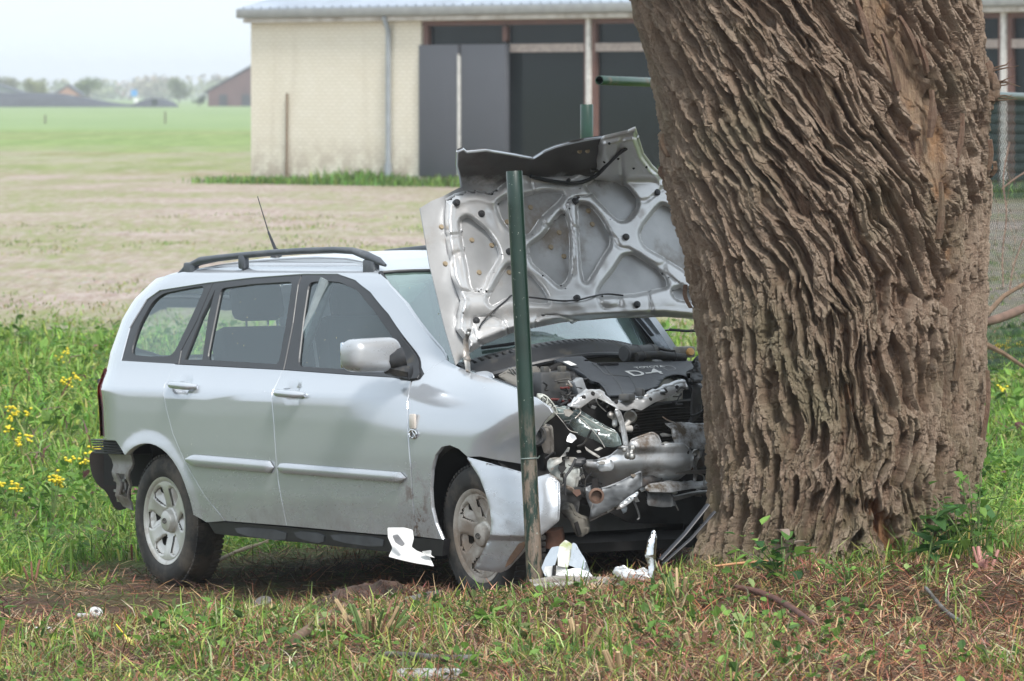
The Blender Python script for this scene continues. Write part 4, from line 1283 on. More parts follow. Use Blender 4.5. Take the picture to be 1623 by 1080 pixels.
# rubber buffers, glue spots, hoses, hinge
for p in z3([(270, 428), (397, 485), (540, 680), (880, 420), (1300, 375), (1140, 605), (888, 920), (370, 1035), (843, 315), (1197, 952)]):
    r = .016 if p != z3([(843, 315)])[0] else .009
    u, v = hp(*p); c = hood_pt(*p, off=.002)
    MB().lathe([(r, -.01), (r, .006), (r * .8, .012), (.0005, .014)], c, hn, 14).build('rubber_buffer', BLKP, hood)
GLUE = simple('dried glue spot', (.34, .27, .18), .45, .2, .2, 40)
for p in z3([(190, 550), (210, 740), (348, 618), (450, 645), (385, 785), (540, 785), (755, 655), (797, 580), (822, 702), (968, 537), (650, 450), (530, 525), (903, 172), (943, 170), (948, 468)]):
    c = hood_pt(*p, f=hood_skin, off=.001)
    MB().lathe([(.0005, .006), (.010, .006), (.0125, .001), (.0125, -.002)], c, hn, 12).build('glue_spot', GLUE, hood)
def hose_h(name, L, r, mat, off=.012, f=hood_frame):
    pts = smooth_poly([hood_pt(*p, f=f, off=off) for p in z3(L)], 2, closed=False)
    return MB().tube(pts, r, 8).build(name, mat, hood)
hose_h('washer_hose', [(380, 1075), (400, 1040), (450, 990), (520, 935), (545, 905), (600, 915), (690, 925), (800, 940), (888, 935), (960, 915), (1030, 900), (1120, 910)], .004, BLKP, .014)
hose_h('bonnet_seal', [(640, 300), (700, 318), (780, 330), (850, 340), (920, 328), (980, 298), (1040, 240), (1090, 195), (1130, 170)], [.008] * 40 if False else .009, BLKP, .02)
m = MB(); c = hood_pt(*z3([(962, 243)])[0], off=.015)
for a in (-1, 1): m.tube([c + hu * .022 * a + hv * .03, c + hu * .026 * a, c + hu * .020 * a - hv * .03], .006, 6)
m.tube([c + hu * -.022 + hv * .03, c + hu * .022 + hv * .034], .006, 6).tube([c + hu * -.02 - hv * .03, c + hu * .02 - hv * .028], .006, 6).tube([c - hu * .026, c + hu * .024 + hv * .005], .005, 6)
m.build('bonnet_latch_hook', simple('dark latch', (.09, .085, .08), .4, .6), hood)
for q in [(1055, 140), (1180, 255), (1245, 250), (1100, 210), (1030, 225)]:
    c = hood_pt(*z3([q])[0], off=.001)
    MB().lathe([(.0005, .003), (.006, .002), (.0065, -.002)], c, hn, 10).build('rivet_hole', DARK, hood)
hl = MB(); a = on(738, 540, (HX - .02, 0, 0), (1, 0, 0)); b_ = on(740, 570, (HX, 0, 0), (1, 0, 0)); c_ = on(733, 583, (HX + .06, 0, 0), (1, 0, 0))
hl.tube([a + [0.03, 0, .05], a, b_, c_ + [0, .03, -.02]], [.012, .014, .016, .012], 6, flat=.4).sphere(b_, .018).sphere(a + [.02, 0, .03], .012)
hl.build('bonnet_hinge', STEEL, hood)

# ---- scuttle, firewall, engine bay
def scut(U, V):       # U across the car, V forward distance from the screen foot
    yy = np.clip(np.abs(U) / .70, 0, 1.2)
    X = 2.29 - .34 * yy ** 2.2 + V
    return np.stack([X, U, 1.15 - .17 * yy ** 2 - .10 * V - .05 * (V / .16) ** 2 + .012 * np.sin(np.clip(V / .16, 0, 1) * math.pi) + 0 * U], -1)
so = [(-.70, .0), (.70, .0), (.70, .16), (-.70, .16)]
slots = []
for k in range(46):
    y = -.64 + k * .0275
    if y > .62: break
    slots.append([(y, .045), (y + .013, .045), (y + .013, .085), (y, .085)])
scu = sheet('scuttle_grille', so, scut, BLKP, car, holes=slots, step=.05, skirt=.02, facing=(0, 0, 1))
MB().add([tuple(scut(np.array([y]), np.array([v]))[0] - [0, 0, .03]) for y in (-.7, -.35, 0, .35, .7) for v in (.0, .13)],
         [(2 * i, 2 * i + 1, 2 * i + 3, 2 * i + 2) for i in range(4)], True).build('scuttle_tray', DARK, scu)
MB().tube([scut(np.array([y]), np.array([.17]))[0] + [0, 0, .004] for y in np.linspace(-.66, .66, 21)], .013, 8).build('bay_seal', BLKS, scu)
def fw(U, V):
    yy = np.clip(np.abs(U) / .70, 0, 1.2)
    return np.stack([2.42 - .30 * yy ** 2.2 + .01 * np.sin(V * 30), U, V], -1)
fwl = simple('firewall metal', (.20, .195, .18), .6, .2, .25, 5, dirt=(.11, .09, .07), dirt_amt=.3)
sheet('firewall', [(-.68, .30), (.68, .30)] + [(y, 1.09 - .17 * (abs(y) / .7) ** 2) for y in np.linspace(.68, -.68, 15)], fw, fwl, car, step=.08, facing=(1, 0, 0))
# wiper arms, plant bits on the glass
WP = MB()
def wsp_(px, py, off=.012):
    # point on the screen seen at a pixel (flat approximation, refined)
    X = 2.2
    for _ in range(12):
        p = on(px, py, (X, 0, 0), (1, 0, 0))
        tt = np.linspace(-.05, 1, 211); q = wscreen(tt, np.full(211, p[1]))
        k = np.argmin(np.abs(q[:, 2] - p[2])); X = .5 * X + .5 * q[k, 0]
    return p + np.array([off, 0, off])
WP.tube([wsp_(1035, 534), wsp_(1045, 529), wsp_(1060, 527), wsp_(1085, 529), wsp_(1110, 528)], .007, 6).build('wiper_arm', BLKP, ws)
MB().tube([wsp_(760, 556), wsp_(800, 551), wsp_(830, 546)], .008, 6).build('wiper_arm', BLKP, ws)
# inner wings and bay floor
for sg in (-1, 1):
    m = MB()
    m.box((2.55, sg * .60, .58), (.60, .05, .42), None, .01)
    m.build('inner_wing', DARK, car)
MB().box((2.50, 0, .26), (.8, 1.15, .04)).build('under_tray', DARK, car)
# wing flange the bonnet used to rest on
fl = [(727, 583), (771, 598), (800, 609), (826, 619)]
L = []
for px, py in fl:
    X, Z = side(px, py + 1); L.append(np.array([X, -float(wside(X, Z)) + .03, Z - .012]))
MB().tube(L, .014, 6, flat=.5).build('wing_flange', PAINT2, wg)
MB().tube([l + np.array([0, .035, -.004]) for l in L], .008, 6).build('wing_seal', BLKS, wg)
tb = on(783, 592, (0, -.66, 0), (0, 1, 0))
sheet('hinge_bracket', round_poly([tuple(on(px, py, (0, -.66, 0), (0, 1, 0))[[0, 2]]) for px, py in [(754, 596), (760, 590), (768, 588), (774, 593), (777, 600), (765, 602)]], .01), lambda U, V: np.stack([U, -.66 + .02 * np.sin(U * 40), V], -1), PAINT2, wg, step=.02, thick=.005, facing=OUT)

ANCH = {}
def plate(name, px, p0, n, mat, parent=car, thick=.006, bulge=.0, crumple=.0, wob=14.0, round_=.008, step=.022, bend=None, holes_px=(), seed=0, facing=None):
    """a piece of sheet metal or plastic: its outline stands on a plane of the car's frame and is dished and crumpled"""
    key = (tuple(np.round(p0, 4)), tuple(np.round(n, 4)))
    n = np.asarray(n, float); n /= np.linalg.norm(n); p0 = np.asarray(p0, float)
    if p0[2] == 0:
        cpx = np.mean([min(max(q[0], 600), 1130) for q in px]), np.mean([q[1] for q in px])
        p0 = on(*cpx, p0, (1, 0, 0)); ANCH[key] = p0
    a = np.cross([0, 0, 1.0], n)
    if np.linalg.norm(a) < .1: a = np.array([0, 1.0, 0])
    a /= np.linalg.norm(a); b = np.cross(n, a)
    def uv(p):
        q = on(p[0], p[1], p0, n) - p0; return (q @ a, q @ b)
    out = [uv(p) for p in px]; hs = [[uv(p) for p in h] for h in holes_px]
    if round_: out = round_poly(out, round_, 3)
    allp = [out] + hs
    def f(U, V):
        d = seg_dist(U, V, [out]); w = 0 * U
        if bulge: w = w + bulge * (1 - np.exp(-d / (abs(bulge) * .9 + .004)))
        if crumple: w = w + crumple * (N1.fbm(U * wob + seed, V * wob + 9, 3) - .5) * 2
        if bend is not None: w = w + bend(U, V)
        return p0 + U[:, None] * a + V[:, None] * b + w[:, None] * vd
    return sheet(name, out, f, mat, parent, holes=hs, step=step, thick=thick, facing=n if facing is None else facing, eps=6e-4)
def z8(L): return [(840 + x / 5.4, 600 + y / 5.4) for x, y in L]
def z5(L): return [(860 + x / 6.0, 500 + y / 6.0) for x, y in L]
def z9(L): return [(840 + x / 5.4, 760 + y / 5.4) for x, y in L]
def z4(L): return [(700 + x / 3.686, 480 + y / 3.686) for x, y in L]

# engine cover
en = np.array([.34, 0, .94]); ec = on(1000, 590, (2.74, 0, 0), (1, 0, 0))
cov = [(100, 420), (200, 400), (380, 387), (410, 410), (470, 450), (600, 455), (780, 445), (1000, 440), (1250, 437), (1480, 432), (1500, 560), (1420, 600), (1330, 570), (1250, 562), (1160, 592), (1125, 640), (1100, 680), (1000, 705), (900, 722), (860, 742), (740, 760), (620, 763), (590, 700), (540, 640), (460, 620), (390, 560), (300, 510), (190, 450)]
def cbend(U, V):
    return -.05 * sstep(.02, -.09, V) - .03 * sstep(.0, .12, V - .03)
cover = plate('engine_cover', z5(cov), ec, en, ENGP, bulge=.012, thick=.02, round_=.02, crumple=.004, wob=9)
def onplane_pt(px, p0, n, off=0):
    p0 = ANCH.get((tuple(np.round(p0, 4)), tuple(np.round(n, 4))), p0)
    n = np.asarray(n, float) / np.linalg.norm(n); return on(px[0], px[1], p0, n) + vd * off
# raised edge lines of the cover
enn = en / np.linalg.norm(en)
for L in ([(590, 480), (640, 550), (700, 620), (745, 680), (762, 740)], [(820, 580), (850, 620), (880, 670), (895, 715)], [(470, 450), (540, 500), (590, 560), (680, 570), (820, 580)]):
    MB().tube(smooth_poly([onplane_pt(p, ec, en, .016) for p in z5(L)], 2, False), .0022, 6).build('cover_rib', simple('cover edge', (.09, .095, .10), .5), cover)
WTX = simple('worn white print', (.72, .72, .70), .5, 0, .05, 30)
def lettering(txt, pa, pb, size_h, p0, n, mat, parent, off, bold=0.0, shear=0.0, ht=.5):
    """letters laid on a plane, from pixel pa to pixel pb along their base"""
    cu = bpy.data.curves.new('t', 'FONT'); cu.body = txt; cu.size = 1; cu.extrude = .01; cu.offset = bold
    o = bpy.data.objects.new('t', cu); COL.objects.link(o)
    dg = bpy.context.evaluated_depsgraph_get(); me = bpy.data.meshes.new_from_object(o.evaluated_get(dg))
    bpy.data.objects.remove(o)
    V = np.array([v.co for v in me.vertices]); V[:, 0] -= V[:, 0].min(); w = V[:, 0].max()
    h = V[:, 1].max()
    A = onplane_pt(pa, p0, n, off); B = onplane_pt(pb, p0, n, off); d = (B - A) / w
    nn = np.asarray(n, float) / np.linalg.norm(n); up = np.cross(nn, d); up /= np.linalg.norm(up)
    if up[2] < 0: up = -up
    P = [A + d * v[0] + up * (v[1] / h * size_h) + nn * (v[2] * .05) + d * shear * v[1] for v in V]
    for i, v in enumerate(me.vertices): v.co = P[i]
    me.name = 'lettering'
    return link('lettering', me, mat, parent)
lettering('TOYOTA', *z5([(890, 507), (1165, 490)]), .020, ec, en, WTX, cover, .0175, .004)
lettering('D-4', *z5([(865, 577), (1160, 552)]), .062, ec, en, WTX, cover, .0175, .012)
lettering('D', *z5([(1190, 527), (1300, 518)]), .060, ec, en, simple('outlined letter', (.22, .22, .22), .5), cover, .0155, -.02)
plate('cover_sticker', z5([(195, 440), (250, 433), (325, 470), (270, 478)]), ec + enn * .016, en, WTX, cover, thick=.001, round_=0)
MB().box(onplane_pt(z5([(620, 462)])[0], ec, en, .018), (.03, .10, .012), None, .003).build('filler_cap', BLKP, cover)
# breather tube, hoses, boxes behind the cover
HOSE = simple('rubber hose', (.025, .025, .027), .5, 0, .2, 30, dirt=(.06, .055, .045), dirt_amt=.2)
DPL = simple('dark grey plastic', (.06, .062, .065), .45, 0, .2, 14, dirt=(.12, .11, .09), dirt_amt=.25)
def car_pts(L, X, dX=0.0):
    out = []
    for i, p in enumerate(L): out.append(on(p[0], p[1], (X + dX * i / max(1, len(L) - 1), 0, 0), (1, 0, 0)))
    return out
def hose(name, L, X, r, mat=HOSE, dX=0.0, parent=car, n=10, rings=0, it=2):
    P = smooth_poly(car_pts(L, X, dX), it, False)
    m = MB().tube(P, r, n)
    for k in range(rings):
        i = int((k + .5) / rings * (len(P) - 1)); d = P[min(i + 1, len(P) - 1)] - P[max(0, i - 1)]
        m.lathe([(r * 1.0, -.004), (r * 1.14, 0), (r * 1.0, .004)], P[i], d, n)
    return m.build(name, mat, parent)
hose('air_duct', z5([(770, 365), (860, 360), (950, 352), (1060, 345)]), 2.56, .034, DPL, -.02, rings=3)
hose('intake_hose', z5([(890, 395), (960, 385), (1080, 378), (1170, 385), (1260, 395), (1350, 405)]), 2.60, .020, HOSE, 0, rings=2)
hose('fuel_line', z5([(1060, 300), (1150, 325), (1240, 345), (1320, 345)]), 2.49, .007)
hose('coolant_hose', z5([(60, 590), (140, 575), (240, 580), (340, 610), (430, 650), (520, 690)]), 2.66, .026, HOSE, .03, rings=5)
hose('coolant_hose', z5([(40, 540), (150, 480), (240, 470), (300, 510), (370, 560)]), 2.60, .016, DARK)
m = MB(); c = car_pts(z5([(1345, 350)]), 2.50)[0]; m.box(c, (.05, .09, .05), None, .008); m.build('sensor_block', GREYP, car)
MB().lathe([(.0005, .012), (.017, .010), (.018, 0), (.018, -.01)], car_pts(z5([(1403, 348)]), 2.53)[0], (1, 0, .2), 14).build('filler_plug', simple('amber plug', (.75, .42, .14), .4), car)
c = car_pts(z5([(70, 670)]), 2.78)[0]
MB().box(c, (.10, .16, .12), None, .012).box(c + [.02, -.04, .07], (.03, .03, .03), None, .004).box(c + [.02, .05, .07], (.03, .03, .03), None, .004).build('battery_box', DPL, car)
c = car_pts(z5([(20, 570)]), 2.70)[0]
MB().lathe([(.025, -.04), (.03, 0), (.022, .03), (.0005, .035)], c, (0, .2, 1), 14).build('fluid_cap', GREYP, car)
c = car_pts(z5([(340, 690)]), 2.84)[0]
MB().box(c, (.05, .05, .08), np.array(Matrix.Rotation(.4, 3, 'X')), .006).build('relay', simple('relay grey', (.28, .30, .32), .5), car)
r_ = random.Random(5)
for k in range(26):      # loose wires and small pipes in the near corner of the bay
    x, y = r_.uniform(862, 925), r_.uniform(598, 640)
    L = [(x, y)]
    for _ in range(3): L.append((L[-1][0] + r_.uniform(-14, 18), L[-1][1] + r_.uniform(-10, 12)))
    hose('wire', L, r_.uniform(2.74, 2.92), r_.choice([.003, .0045, .006]), r_.choice([HOSE, HOSE, DPL, STEEL, simple('red wire', (.10, .02, .018), .5)]), r_.uniform(-.06, .06), n=6)
# dipstick rods / shock tower fins visible behind the post
for k in range(4):
    P_ = car_pts([(806 + 5 * k, 584), (822 + 5 * k, 604)], 2.55); MB().tube(P_, .004, 6).build('brake_pipe', STEEL, car)
plate('shock_tower', z4([(330, 430), (420, 380), (560, 375), (600, 440), (600, 560), (470, 520)]), (2.55, 0, 0), (1, 0, .5), fwl, bulge=.02, thick=.01)

# ---- the crushed nose
NX = 2.98
# radiator pushed back: dark core with fins
rad_n = (1, 0, -.12)
radp = [(1000, 668), (1016, 648), (1060, 640), (1118, 632), (1180, 640), (1180, 700), (1120, 706), (1060, 702), (1000, 690)]
rad = plate('radiator_core', radp, (NX - .10, 0, 0), rad_n, simple('black radiator', (.012, .010, .008), .7, .2, .4, 30, dirt=(.035, .028, .02), dirt_amt=.3), thick=.03, crumple=.02, wob=8, round_=0)
for k in range(13):
    y = 646 + k * 4.4
    L = [(1003, y + 8), (1030, y + 4 + r_.uniform(-1, 1)), (1070, y + 1 + r_.uniform(-1, 1)), (1118, y - 2), (1170, y - 1)]
    hose('radiator_fin', L, NX - .075, .0028, simple('fin', (.028, .024, .02), .6), 0, parent=rad, n=5, it=1)
# dark mass behind everything in the nose
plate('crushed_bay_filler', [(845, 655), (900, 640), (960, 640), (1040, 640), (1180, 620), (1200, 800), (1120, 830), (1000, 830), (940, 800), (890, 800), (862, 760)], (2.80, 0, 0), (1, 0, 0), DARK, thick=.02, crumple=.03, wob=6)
# upper tie bar, kinked
tie = [(330, 240), (400, 180), (455, 135), (520, 103), (560, 103), (600, 128), (640, 168), (720, 208), (800, 200), (870, 182), (930, 168), (1010, 130), (1100, 95), (1220, 58), (1330, 28), (1352, 70), (1300, 112), (1230, 140), (1150, 175), (1080, 200), (1010, 240), (950, 277), (915, 262), (880, 258), (840, 276), (800, 276), (750, 262), (700, 232), (620, 190), (570, 168), (530, 182), (480, 220), (430, 258), (380, 250)]
tb_ = plate('upper_tie_bar', z8(tie), (NX + .06, 0, 0), (1, 0, .55), simple('bright crumpled metal', (.60, .61, .62), .32, .6, .15, 12, dirt=(.2, .17, .14), dirt_amt=.12), thick=.035, bulge=.012, crumple=.010, wob=16)
for p in z8([(462, 160), (540, 128), (740, 198), (1260, 75), (1030, 178)]):
    c = onplane_pt(p, (NX + .06, 0, 0), (1, 0, .55), .012)
    MB().lathe([(.0005, .003), (.009, .002), (.010, -.003)], c, (1, 0, .55), 12).build('bolt_hole', DARK, tb_)
for (p, s) in (((830, 160), (.05, .07, .03)), ((942, 118), (.035, .035, .035))):
    c = onplane_pt(z8([p])[0], (NX + .06, 0, 0), (1, 0, .55), .02)
    MB().box(c, s, np.array(Matrix.Rotation(.5, 3, 'Z')), .006).build('bracket_block', DPL, tb_)
# headlamp: empty housing, torn lens
lens_m = glass('scuffed lamp lens', (.50, .47, .42), .10, .25, .62, False)
lens = [(130, 235), (215, 232), (330, 245), (400, 258), (470, 300), (540, 345), (640, 405), (740, 455), (770, 520), (782, 572), (720, 592), (650, 585), (600, 555), (540, 520), (470, 505), (400, 475), (340, 400), (290, 360), (230, 310), (170, 270)]
lb = plate('headlamp_lens', z8(lens), (NX + .02, -.45, 0), (1, -.55, .35), lens_m, thick=.004, bulge=.045, crumple=.006)
WHM = simple('torn white edge', (.45, .44, .41), .5, 0, .1, 20)
for L in ([(215, 300), (330, 300), (430, 335), (520, 420), (600, 520), (640, 590)], [(200, 240), (300, 262), (400, 290), (520, 360), (640, 430), (740, 465)], [(290, 365), (320, 358), (355, 358)], [(640, 505), (660, 482), (700, 470)], [(220, 300), (290, 380), (340, 450), (410, 465)]):
    P_ = [onplane_pt(p, (NX + .02, -.45, 0), (1, -.55, .35), .045) for p in z8(L)]
    MB().tube(smooth_poly(P_, 2, False), .0016, 5).build('torn_edge', WHM, lb)
# wing tip folded over the lamp
tip = [(52, 135), (110, 140), (150, 165), (185, 205), (212, 245), (232, 300), (205, 330), (165, 360), (120, 400), (78, 442), (55, 420), (50, 300)]
wt = plate('folded_wing_tip', z8(tip), (NX - .06, -.62, 0), (1, -1.2, -.3), simple('pale underside paint', (.50, .52, .47), .5, .1, .15, 8, dirt=(.3, .28, .24), dirt_amt=.2), thick=.006, bulge=.02, crumple=.012)
for p in z8([(118, 180), (170, 232)]):
    c = onplane_pt(p, (NX - .06, -.62, 0), (1, -1.2, -.3), .022)
    MB().lathe([(.010, .002), (.013, .004), (.013, -.004)], c, (1, -1.2, -.3), 14).build('bolt_hole', DARK, wt)
# lamp pod guts
plate('lamp_housing', z8([(90, 440), (140, 415), (175, 430), (185, 560), (180, 650), (120, 640), (95, 560)]), (NX - .05, -.5, 0), (1, -.5, 0), simple('pale lamp pod', (.36, .35, .32), .5, 0, .2, 10, dirt=(.1, .09, .08), dirt_amt=.4), thick=.02, bulge=.015, crumple=.01)
MB().lathe([(.05, 0), (.042, .01), (.03, .004), (.028, -.02), (.0005, -.02)], car_pts([(848, 690)], NX - .02)[0], (.8, -.6, 0), 20).build('lamp_socket', DPL, car)
MB().lathe([(.03, 0), (.024, .012), (.012, .0), (.0005, -.01)], car_pts([(999, 661)], NX + .02)[0], (.8, -.6, 0), 18).build('fog_lamp', simple('dull lens', (.30, .28, .25), .3, .3), car)
MB().tube(car_pts([(990, 676), (997, 668)], NX + .03), .012, 10).tube(car_pts([(984, 680), (1000, 680)], NX + .03), .016, 10).build('lamp_bulb', simple('pale bulb base', (.50, .48, .45), .4), car)
# vertical strut
strut = [(722, 275), (748, 268), (775, 300), (795, 360), (812, 430), (828, 520), (838, 592), (800, 598), (790, 520), (775, 430), (752, 350), (728, 300)]
plate('front_strut', z8(strut), (NX + .10, 0, 0), (1, -.3, .1), simple('silver strut', (.44, .45, .46), .35, .5, .15, 14, dirt=(.15, .12, .10), dirt_amt=.2), thick=.012, bulge=.012, crumple=.004)
plate('lamp_bracket_plate', z8([(655, 310), (690, 285), (725, 300), (748, 350), (745, 410), (720, 425), (700, 400), (705, 350), (670, 335)]), (NX + .06, 0, 0), (1, -.3, .2), STEEL, thick=.008, bulge=.01, crumple=.008)
# torn pieces
torn = [([(200, 735), (215, 700), (255, 680), (290, 640), (320, 595), (340, 592), (332, 625), (310, 660), (270, 720), (225, 745)], NX + .10),
        ([(470, 585), (500, 610), (570, 650), (600, 672), (590, 682), (540, 655), (480, 615)], NX + .08), ([(550, 615), (600, 590), (622, 600), (580, 622)], NX + .09)]
for L, X in torn: plate('torn_strip', z8(L), (X, 0, 0), (1, -.4, .3), WHM, thick=.004, bulge=.006, crumple=.006, round_=.003)
# near lamp bracket (pale tray)
tray = [(150, 700), (200, 690), (300, 688), (385, 690), (400, 705), (412, 800), (400, 880), (388, 935), (360, 950), (300, 905), (230, 860), (165, 800), (145, 760)]
tr_ = plate('lamp_mount', z8(tray), (NX + .08, -.55, 0), (1, -.7, .15), simple('pale grey mount', (.40, .42, .40), .5, .1, .2, 10, dirt=(.15, .13, .11), dirt_amt=.3), thick=.012, bulge=.018, crumple=.012)
MB().box(onplane_pt(z8([(275, 735)])[0], (NX + .08, -.55, 0), (1, -.7, .15), .022), (.01, .028, .04), None, .003).build('mount_slot', DARK, tr_)
hose('lamp_cable', z8([(390, 690), (350, 780), (300, 840), (298, 900), (300, 1000)]), NX + .20, .006, HOSE, 0, n=8)
plate('lower_mount_edge', z8([(160, 815), (240, 868), (310, 915), (375, 948), (370, 975), (290, 930), (215, 880), (150, 850)]), (NX + .10, -.55, 0), (1, -.7, .15), STEEL, thick=.008, bulge=.006, crumple=.004)
plate('black_bracket', z8([(355, 700), (470, 700), (465, 735), (420, 760), (345, 750)]), (NX + .11, -.45, 0), (1, -.4, .2), BLKP, thick=.02, bulge=.008, crumple=.006)
# crash beam: big bent silver shell
beam = [(923, 739), (927, 731), (945, 730), (965, 724), (987, 708), (996, 711), (997, 699), (1015, 692), (1034, 686), (1042, 691), (1049, 706), (1062, 704), (1085, 705), (1100, 722), (1096, 745), (1075, 762), (1040, 768), (1013, 774), (998, 790), (968, 812), (933, 829), (938, 812), (944, 795), (946, 775), (944, 758), (932, 752)]
BEAM = simple('silver crash beam paint', (.52, .55, .58), .33, .4, .12, 9, dirt=(.14, .11, .085), dirt_amt=.22, coat=.2)
bp0 = (NX + .06, -.30, 0); bn_ = (1, -.42, .05); KB = (tuple(np.round(bp0, 4)), tuple(np.round(bn_, 4)))
def bbend(U, V):
    return .10 - .9 * (U + .02) ** 2 - .16 * sstep(.02, -.14, V - .02) + .03 * sstep(.06, .10, V)
bo = plate('crash_beam', beam, bp0, bn_, BEAM, thick=.010, bulge=.020, crumple=.012, wob=9, bend=bbend, round_=.012)
for (L, nm, mt_) in (([(530, 860), (585, 850), (582, 950), (530, 955)], 'beam_slot', DARK), ([(1050, 720), (1080, 735), (1085, 800), (1060, 830), (1052, 780)], 'beam_slot', DARK), ([(940, 720), (960, 740), (962, 850), (945, 860)], 'beam_slot', GREYP)):
    c = onplane_pt(z8([L[0]])[0], bp0, bn_, 0)
plate('beam_slot', z8([(530, 862), (585, 852), (582, 950), (530, 955)]), ANCH[KB] + vd * .125, bn_, DARK, bo, thick=.004, round_=.004)
plate('beam_rib', z8([(560, 720), (700, 690), (715, 760), (700, 790), (600, 800), (575, 760)]), ANCH[KB] + vd * .14, bn_, BEAM, bo, thick=.006, bulge=.008, round_=.02)
MB().lathe([(.034, .0), (.034, .008), (.024, .010), (.022, -.012), (.0005, -.012)], car_pts(z8([(566, 1005)]), NX + .30)[0], (1, -.4, 0), 18).build('exhaust_ring', simple('rusty ring', (.15, .095, .07), .6, .5, .3, 30), car)
c = car_pts(z8([(836, 640)]), NX + .30)[0]; m = MB()
for k in range(9): m.sphere(c + np.array([r_.uniform(-.02, .02) for _ in range(3)]), r_.uniform(.010, .02), 6, 4)
m.build('bent_bolt', STEEL, car)
plate('under_beam_lip', z9([(735, 262), (770, 215), (840, 160), (925, 110), (920, 140), (860, 200), (790, 250)]), (NX + .2, 0, 0), (1, -.2, .3), BEAM, thick=.01, bulge=.01)
# broken grey plastics behind the beam, toward the middle
plate('bumper_backing', z8([(950, 640), (1120, 575), (1280, 560), (1420, 580), (1500, 600), (1520, 760), (1400, 780), (1200, 830), (1100, 880), (960, 935), (950, 800)]), (NX + .10, 0, 0), (1, 0, .1), simple('dirty grey backing', (.11, .115, .12), .55, .1, .35, 8, dirt=(.12, .07, .045), dirt_amt=.35), thick=.02, bulge=.03, crumple=.02)
mid = plate('bonnet_lock_panel', z8([(1160, 398), (1300, 392), (1420, 400), (1520, 400), (1700, 410), (1700, 600), (1530, 610), (1400, 605), (1290, 600), (1240, 560), (1215, 500), (1205, 430)]), (NX + .12, 0, 0), (1, 0, .35), simple('speckled white metal', (.56, .58, .60), .4, .4, .2, 22, dirt=(.09, .07, .05), dirt_amt=.32), thick=.02, bulge=.02, crumple=.008)
plate('lock_panel_tab', z8([(1355, 610), (1475, 612), (1470, 670), (1440, 700), (1420, 760), (1440, 790), (1425, 880), (1395, 880), (1398, 790), (1385, 720), (1355, 680)]), (NX + .13, 0, 0), (1, 0, .1), simple('speckled white metal', (.50, .52, .54), .4, .4, .2, 22, dirt=(.09, .07, .05), dirt_amt=.32), thick=.008, bulge=.006, crumple=.006)
MB().lathe([(.026, .002), (.022, .012), (.012, .006), (.0005, .012)], car_pts(z8([(1410, 655)]), NX + .17)[0], (1, 0, 0), 16).build('lock_bolt', STEEL, car)
plate('latch_bar', z8([(1250, 790), (1500, 782), (1600, 780), (1600, 812), (1500, 815), (1255, 822)]), (NX + .16, 0, 0), (1, 0, 0), STEEL, thick=.012, round_=.004)
low = plate('lower_cross_member', z9([(990, 85), (1030, 50), (1120, 40), (1180, 12), (1240, 28), (1330, 30), (1500, 12), (1700, 5), (1700, 60), (1510, 85), (1400, 80), (1300, 95), (1200, 112), (1100, 110), (1020, 108)]), (NX + .15, 0, 0), (1, 0, .6), simple('speckled white metal', (.52, .54, .56), .4, .4, .2, 20, dirt=(.09, .07, .05), dirt_amt=.35), thick=.02, bulge=.015, crumple=.012)
plate('lower_bracket', z9([(1005, 115), (1200, 125), (1225, 160), (1220, 235), (1130, 240), (1010, 225), (1000, 180)]), (NX + .12, 0, 0), (1, 0, .1), simple('dim grey metal', (.22, .23, .24), .5, .3, .3, 12, dirt=(.08, .06, .05), dirt_amt=.35), thick=.03, bulge=.02, crumple=.012)
plate('lower_rail', z9([(1225, 160), (1400, 118), (1600, 95), (1600, 112), (1400, 140), (1240, 185)]), (NX + .12, 0, 0), (1, 0, .2), STEEL, thick=.02, bulge=.006)
hose('torn_trim_hose', z8([(1380, 320), (1440, 310), (1500, 260), (1560, 220)]), NX + .06, .006)
plate('radiator_side', z8([(1385, 90), (1440, 80), (1500, 100), (1470, 200), (1450, 330), (1370, 400), (1375, 220)]), (NX, 0, 0), (1, 0, 0), simple('dim duct', (.07, .07, .072), .5, 0, .3, 12), thick=.03, bulge=.01, crumple=.006)
plate('torn_cover_corner', z5([(1410, 560), (1430, 500), (1455, 440), (1495, 430), (1560, 460), (1560, 600), (1500, 640), (1440, 650), (1400, 610)]), (NX - .02, 0, 0), (1, 0, .6), DPL, thick=.03, bulge=.015, crumple=.03, wob=24)
# bumper corner still hanging on the wheel side
bc = [(739, 725.5), (775, 735), (805, 743), (833, 751), (850, 757), (868, 752), (880, 760), (886, 766), (887, 795), (885, 827), (872, 838), (862, 846), (850, 856), (840, 866), (831, 875), (815, 892), (805, 903), (794, 908.5), (772, 906), (751, 902), (762, 880), (771, 862), (776.5, 850), (779, 830), (777, 808), (769, 779), (760, 757)]
cn = np.array([.25, -1, .05]); cp = on(800, 800, (0, -.88, 0), (0, 1, 0))
def cb(U, V):
    # wraps round the corner: bulges forward, tucks in at the lower edge, kinks at the fold line
    b = .0 + .06 * np.sin(np.clip((V + .33) / .50, 0, 1) * math.pi)
    b = b - .55 * np.clip(U - .10, 0, 1) ** 1.5 * 2.0 if UU > 0 else b - .55 * np.clip(-U - .10, 0, 1) ** 1.5 * 2.0
    return b - .05 * sstep(-.13, -.155, V) * 1.0
UU = 1
_n = cn / np.linalg.norm(cn); _a = np.cross([0, 0, 1.0], _n); _a /= np.linalg.norm(_a)
UU = 1 if _a[0] > 0 else -1
corner = plate('bumper_corner', bc, cp, cn, PAINT, bulge=.012, thick=.005, crumple=.014, wob=6, bend=cb, round_=.01, step=.018)
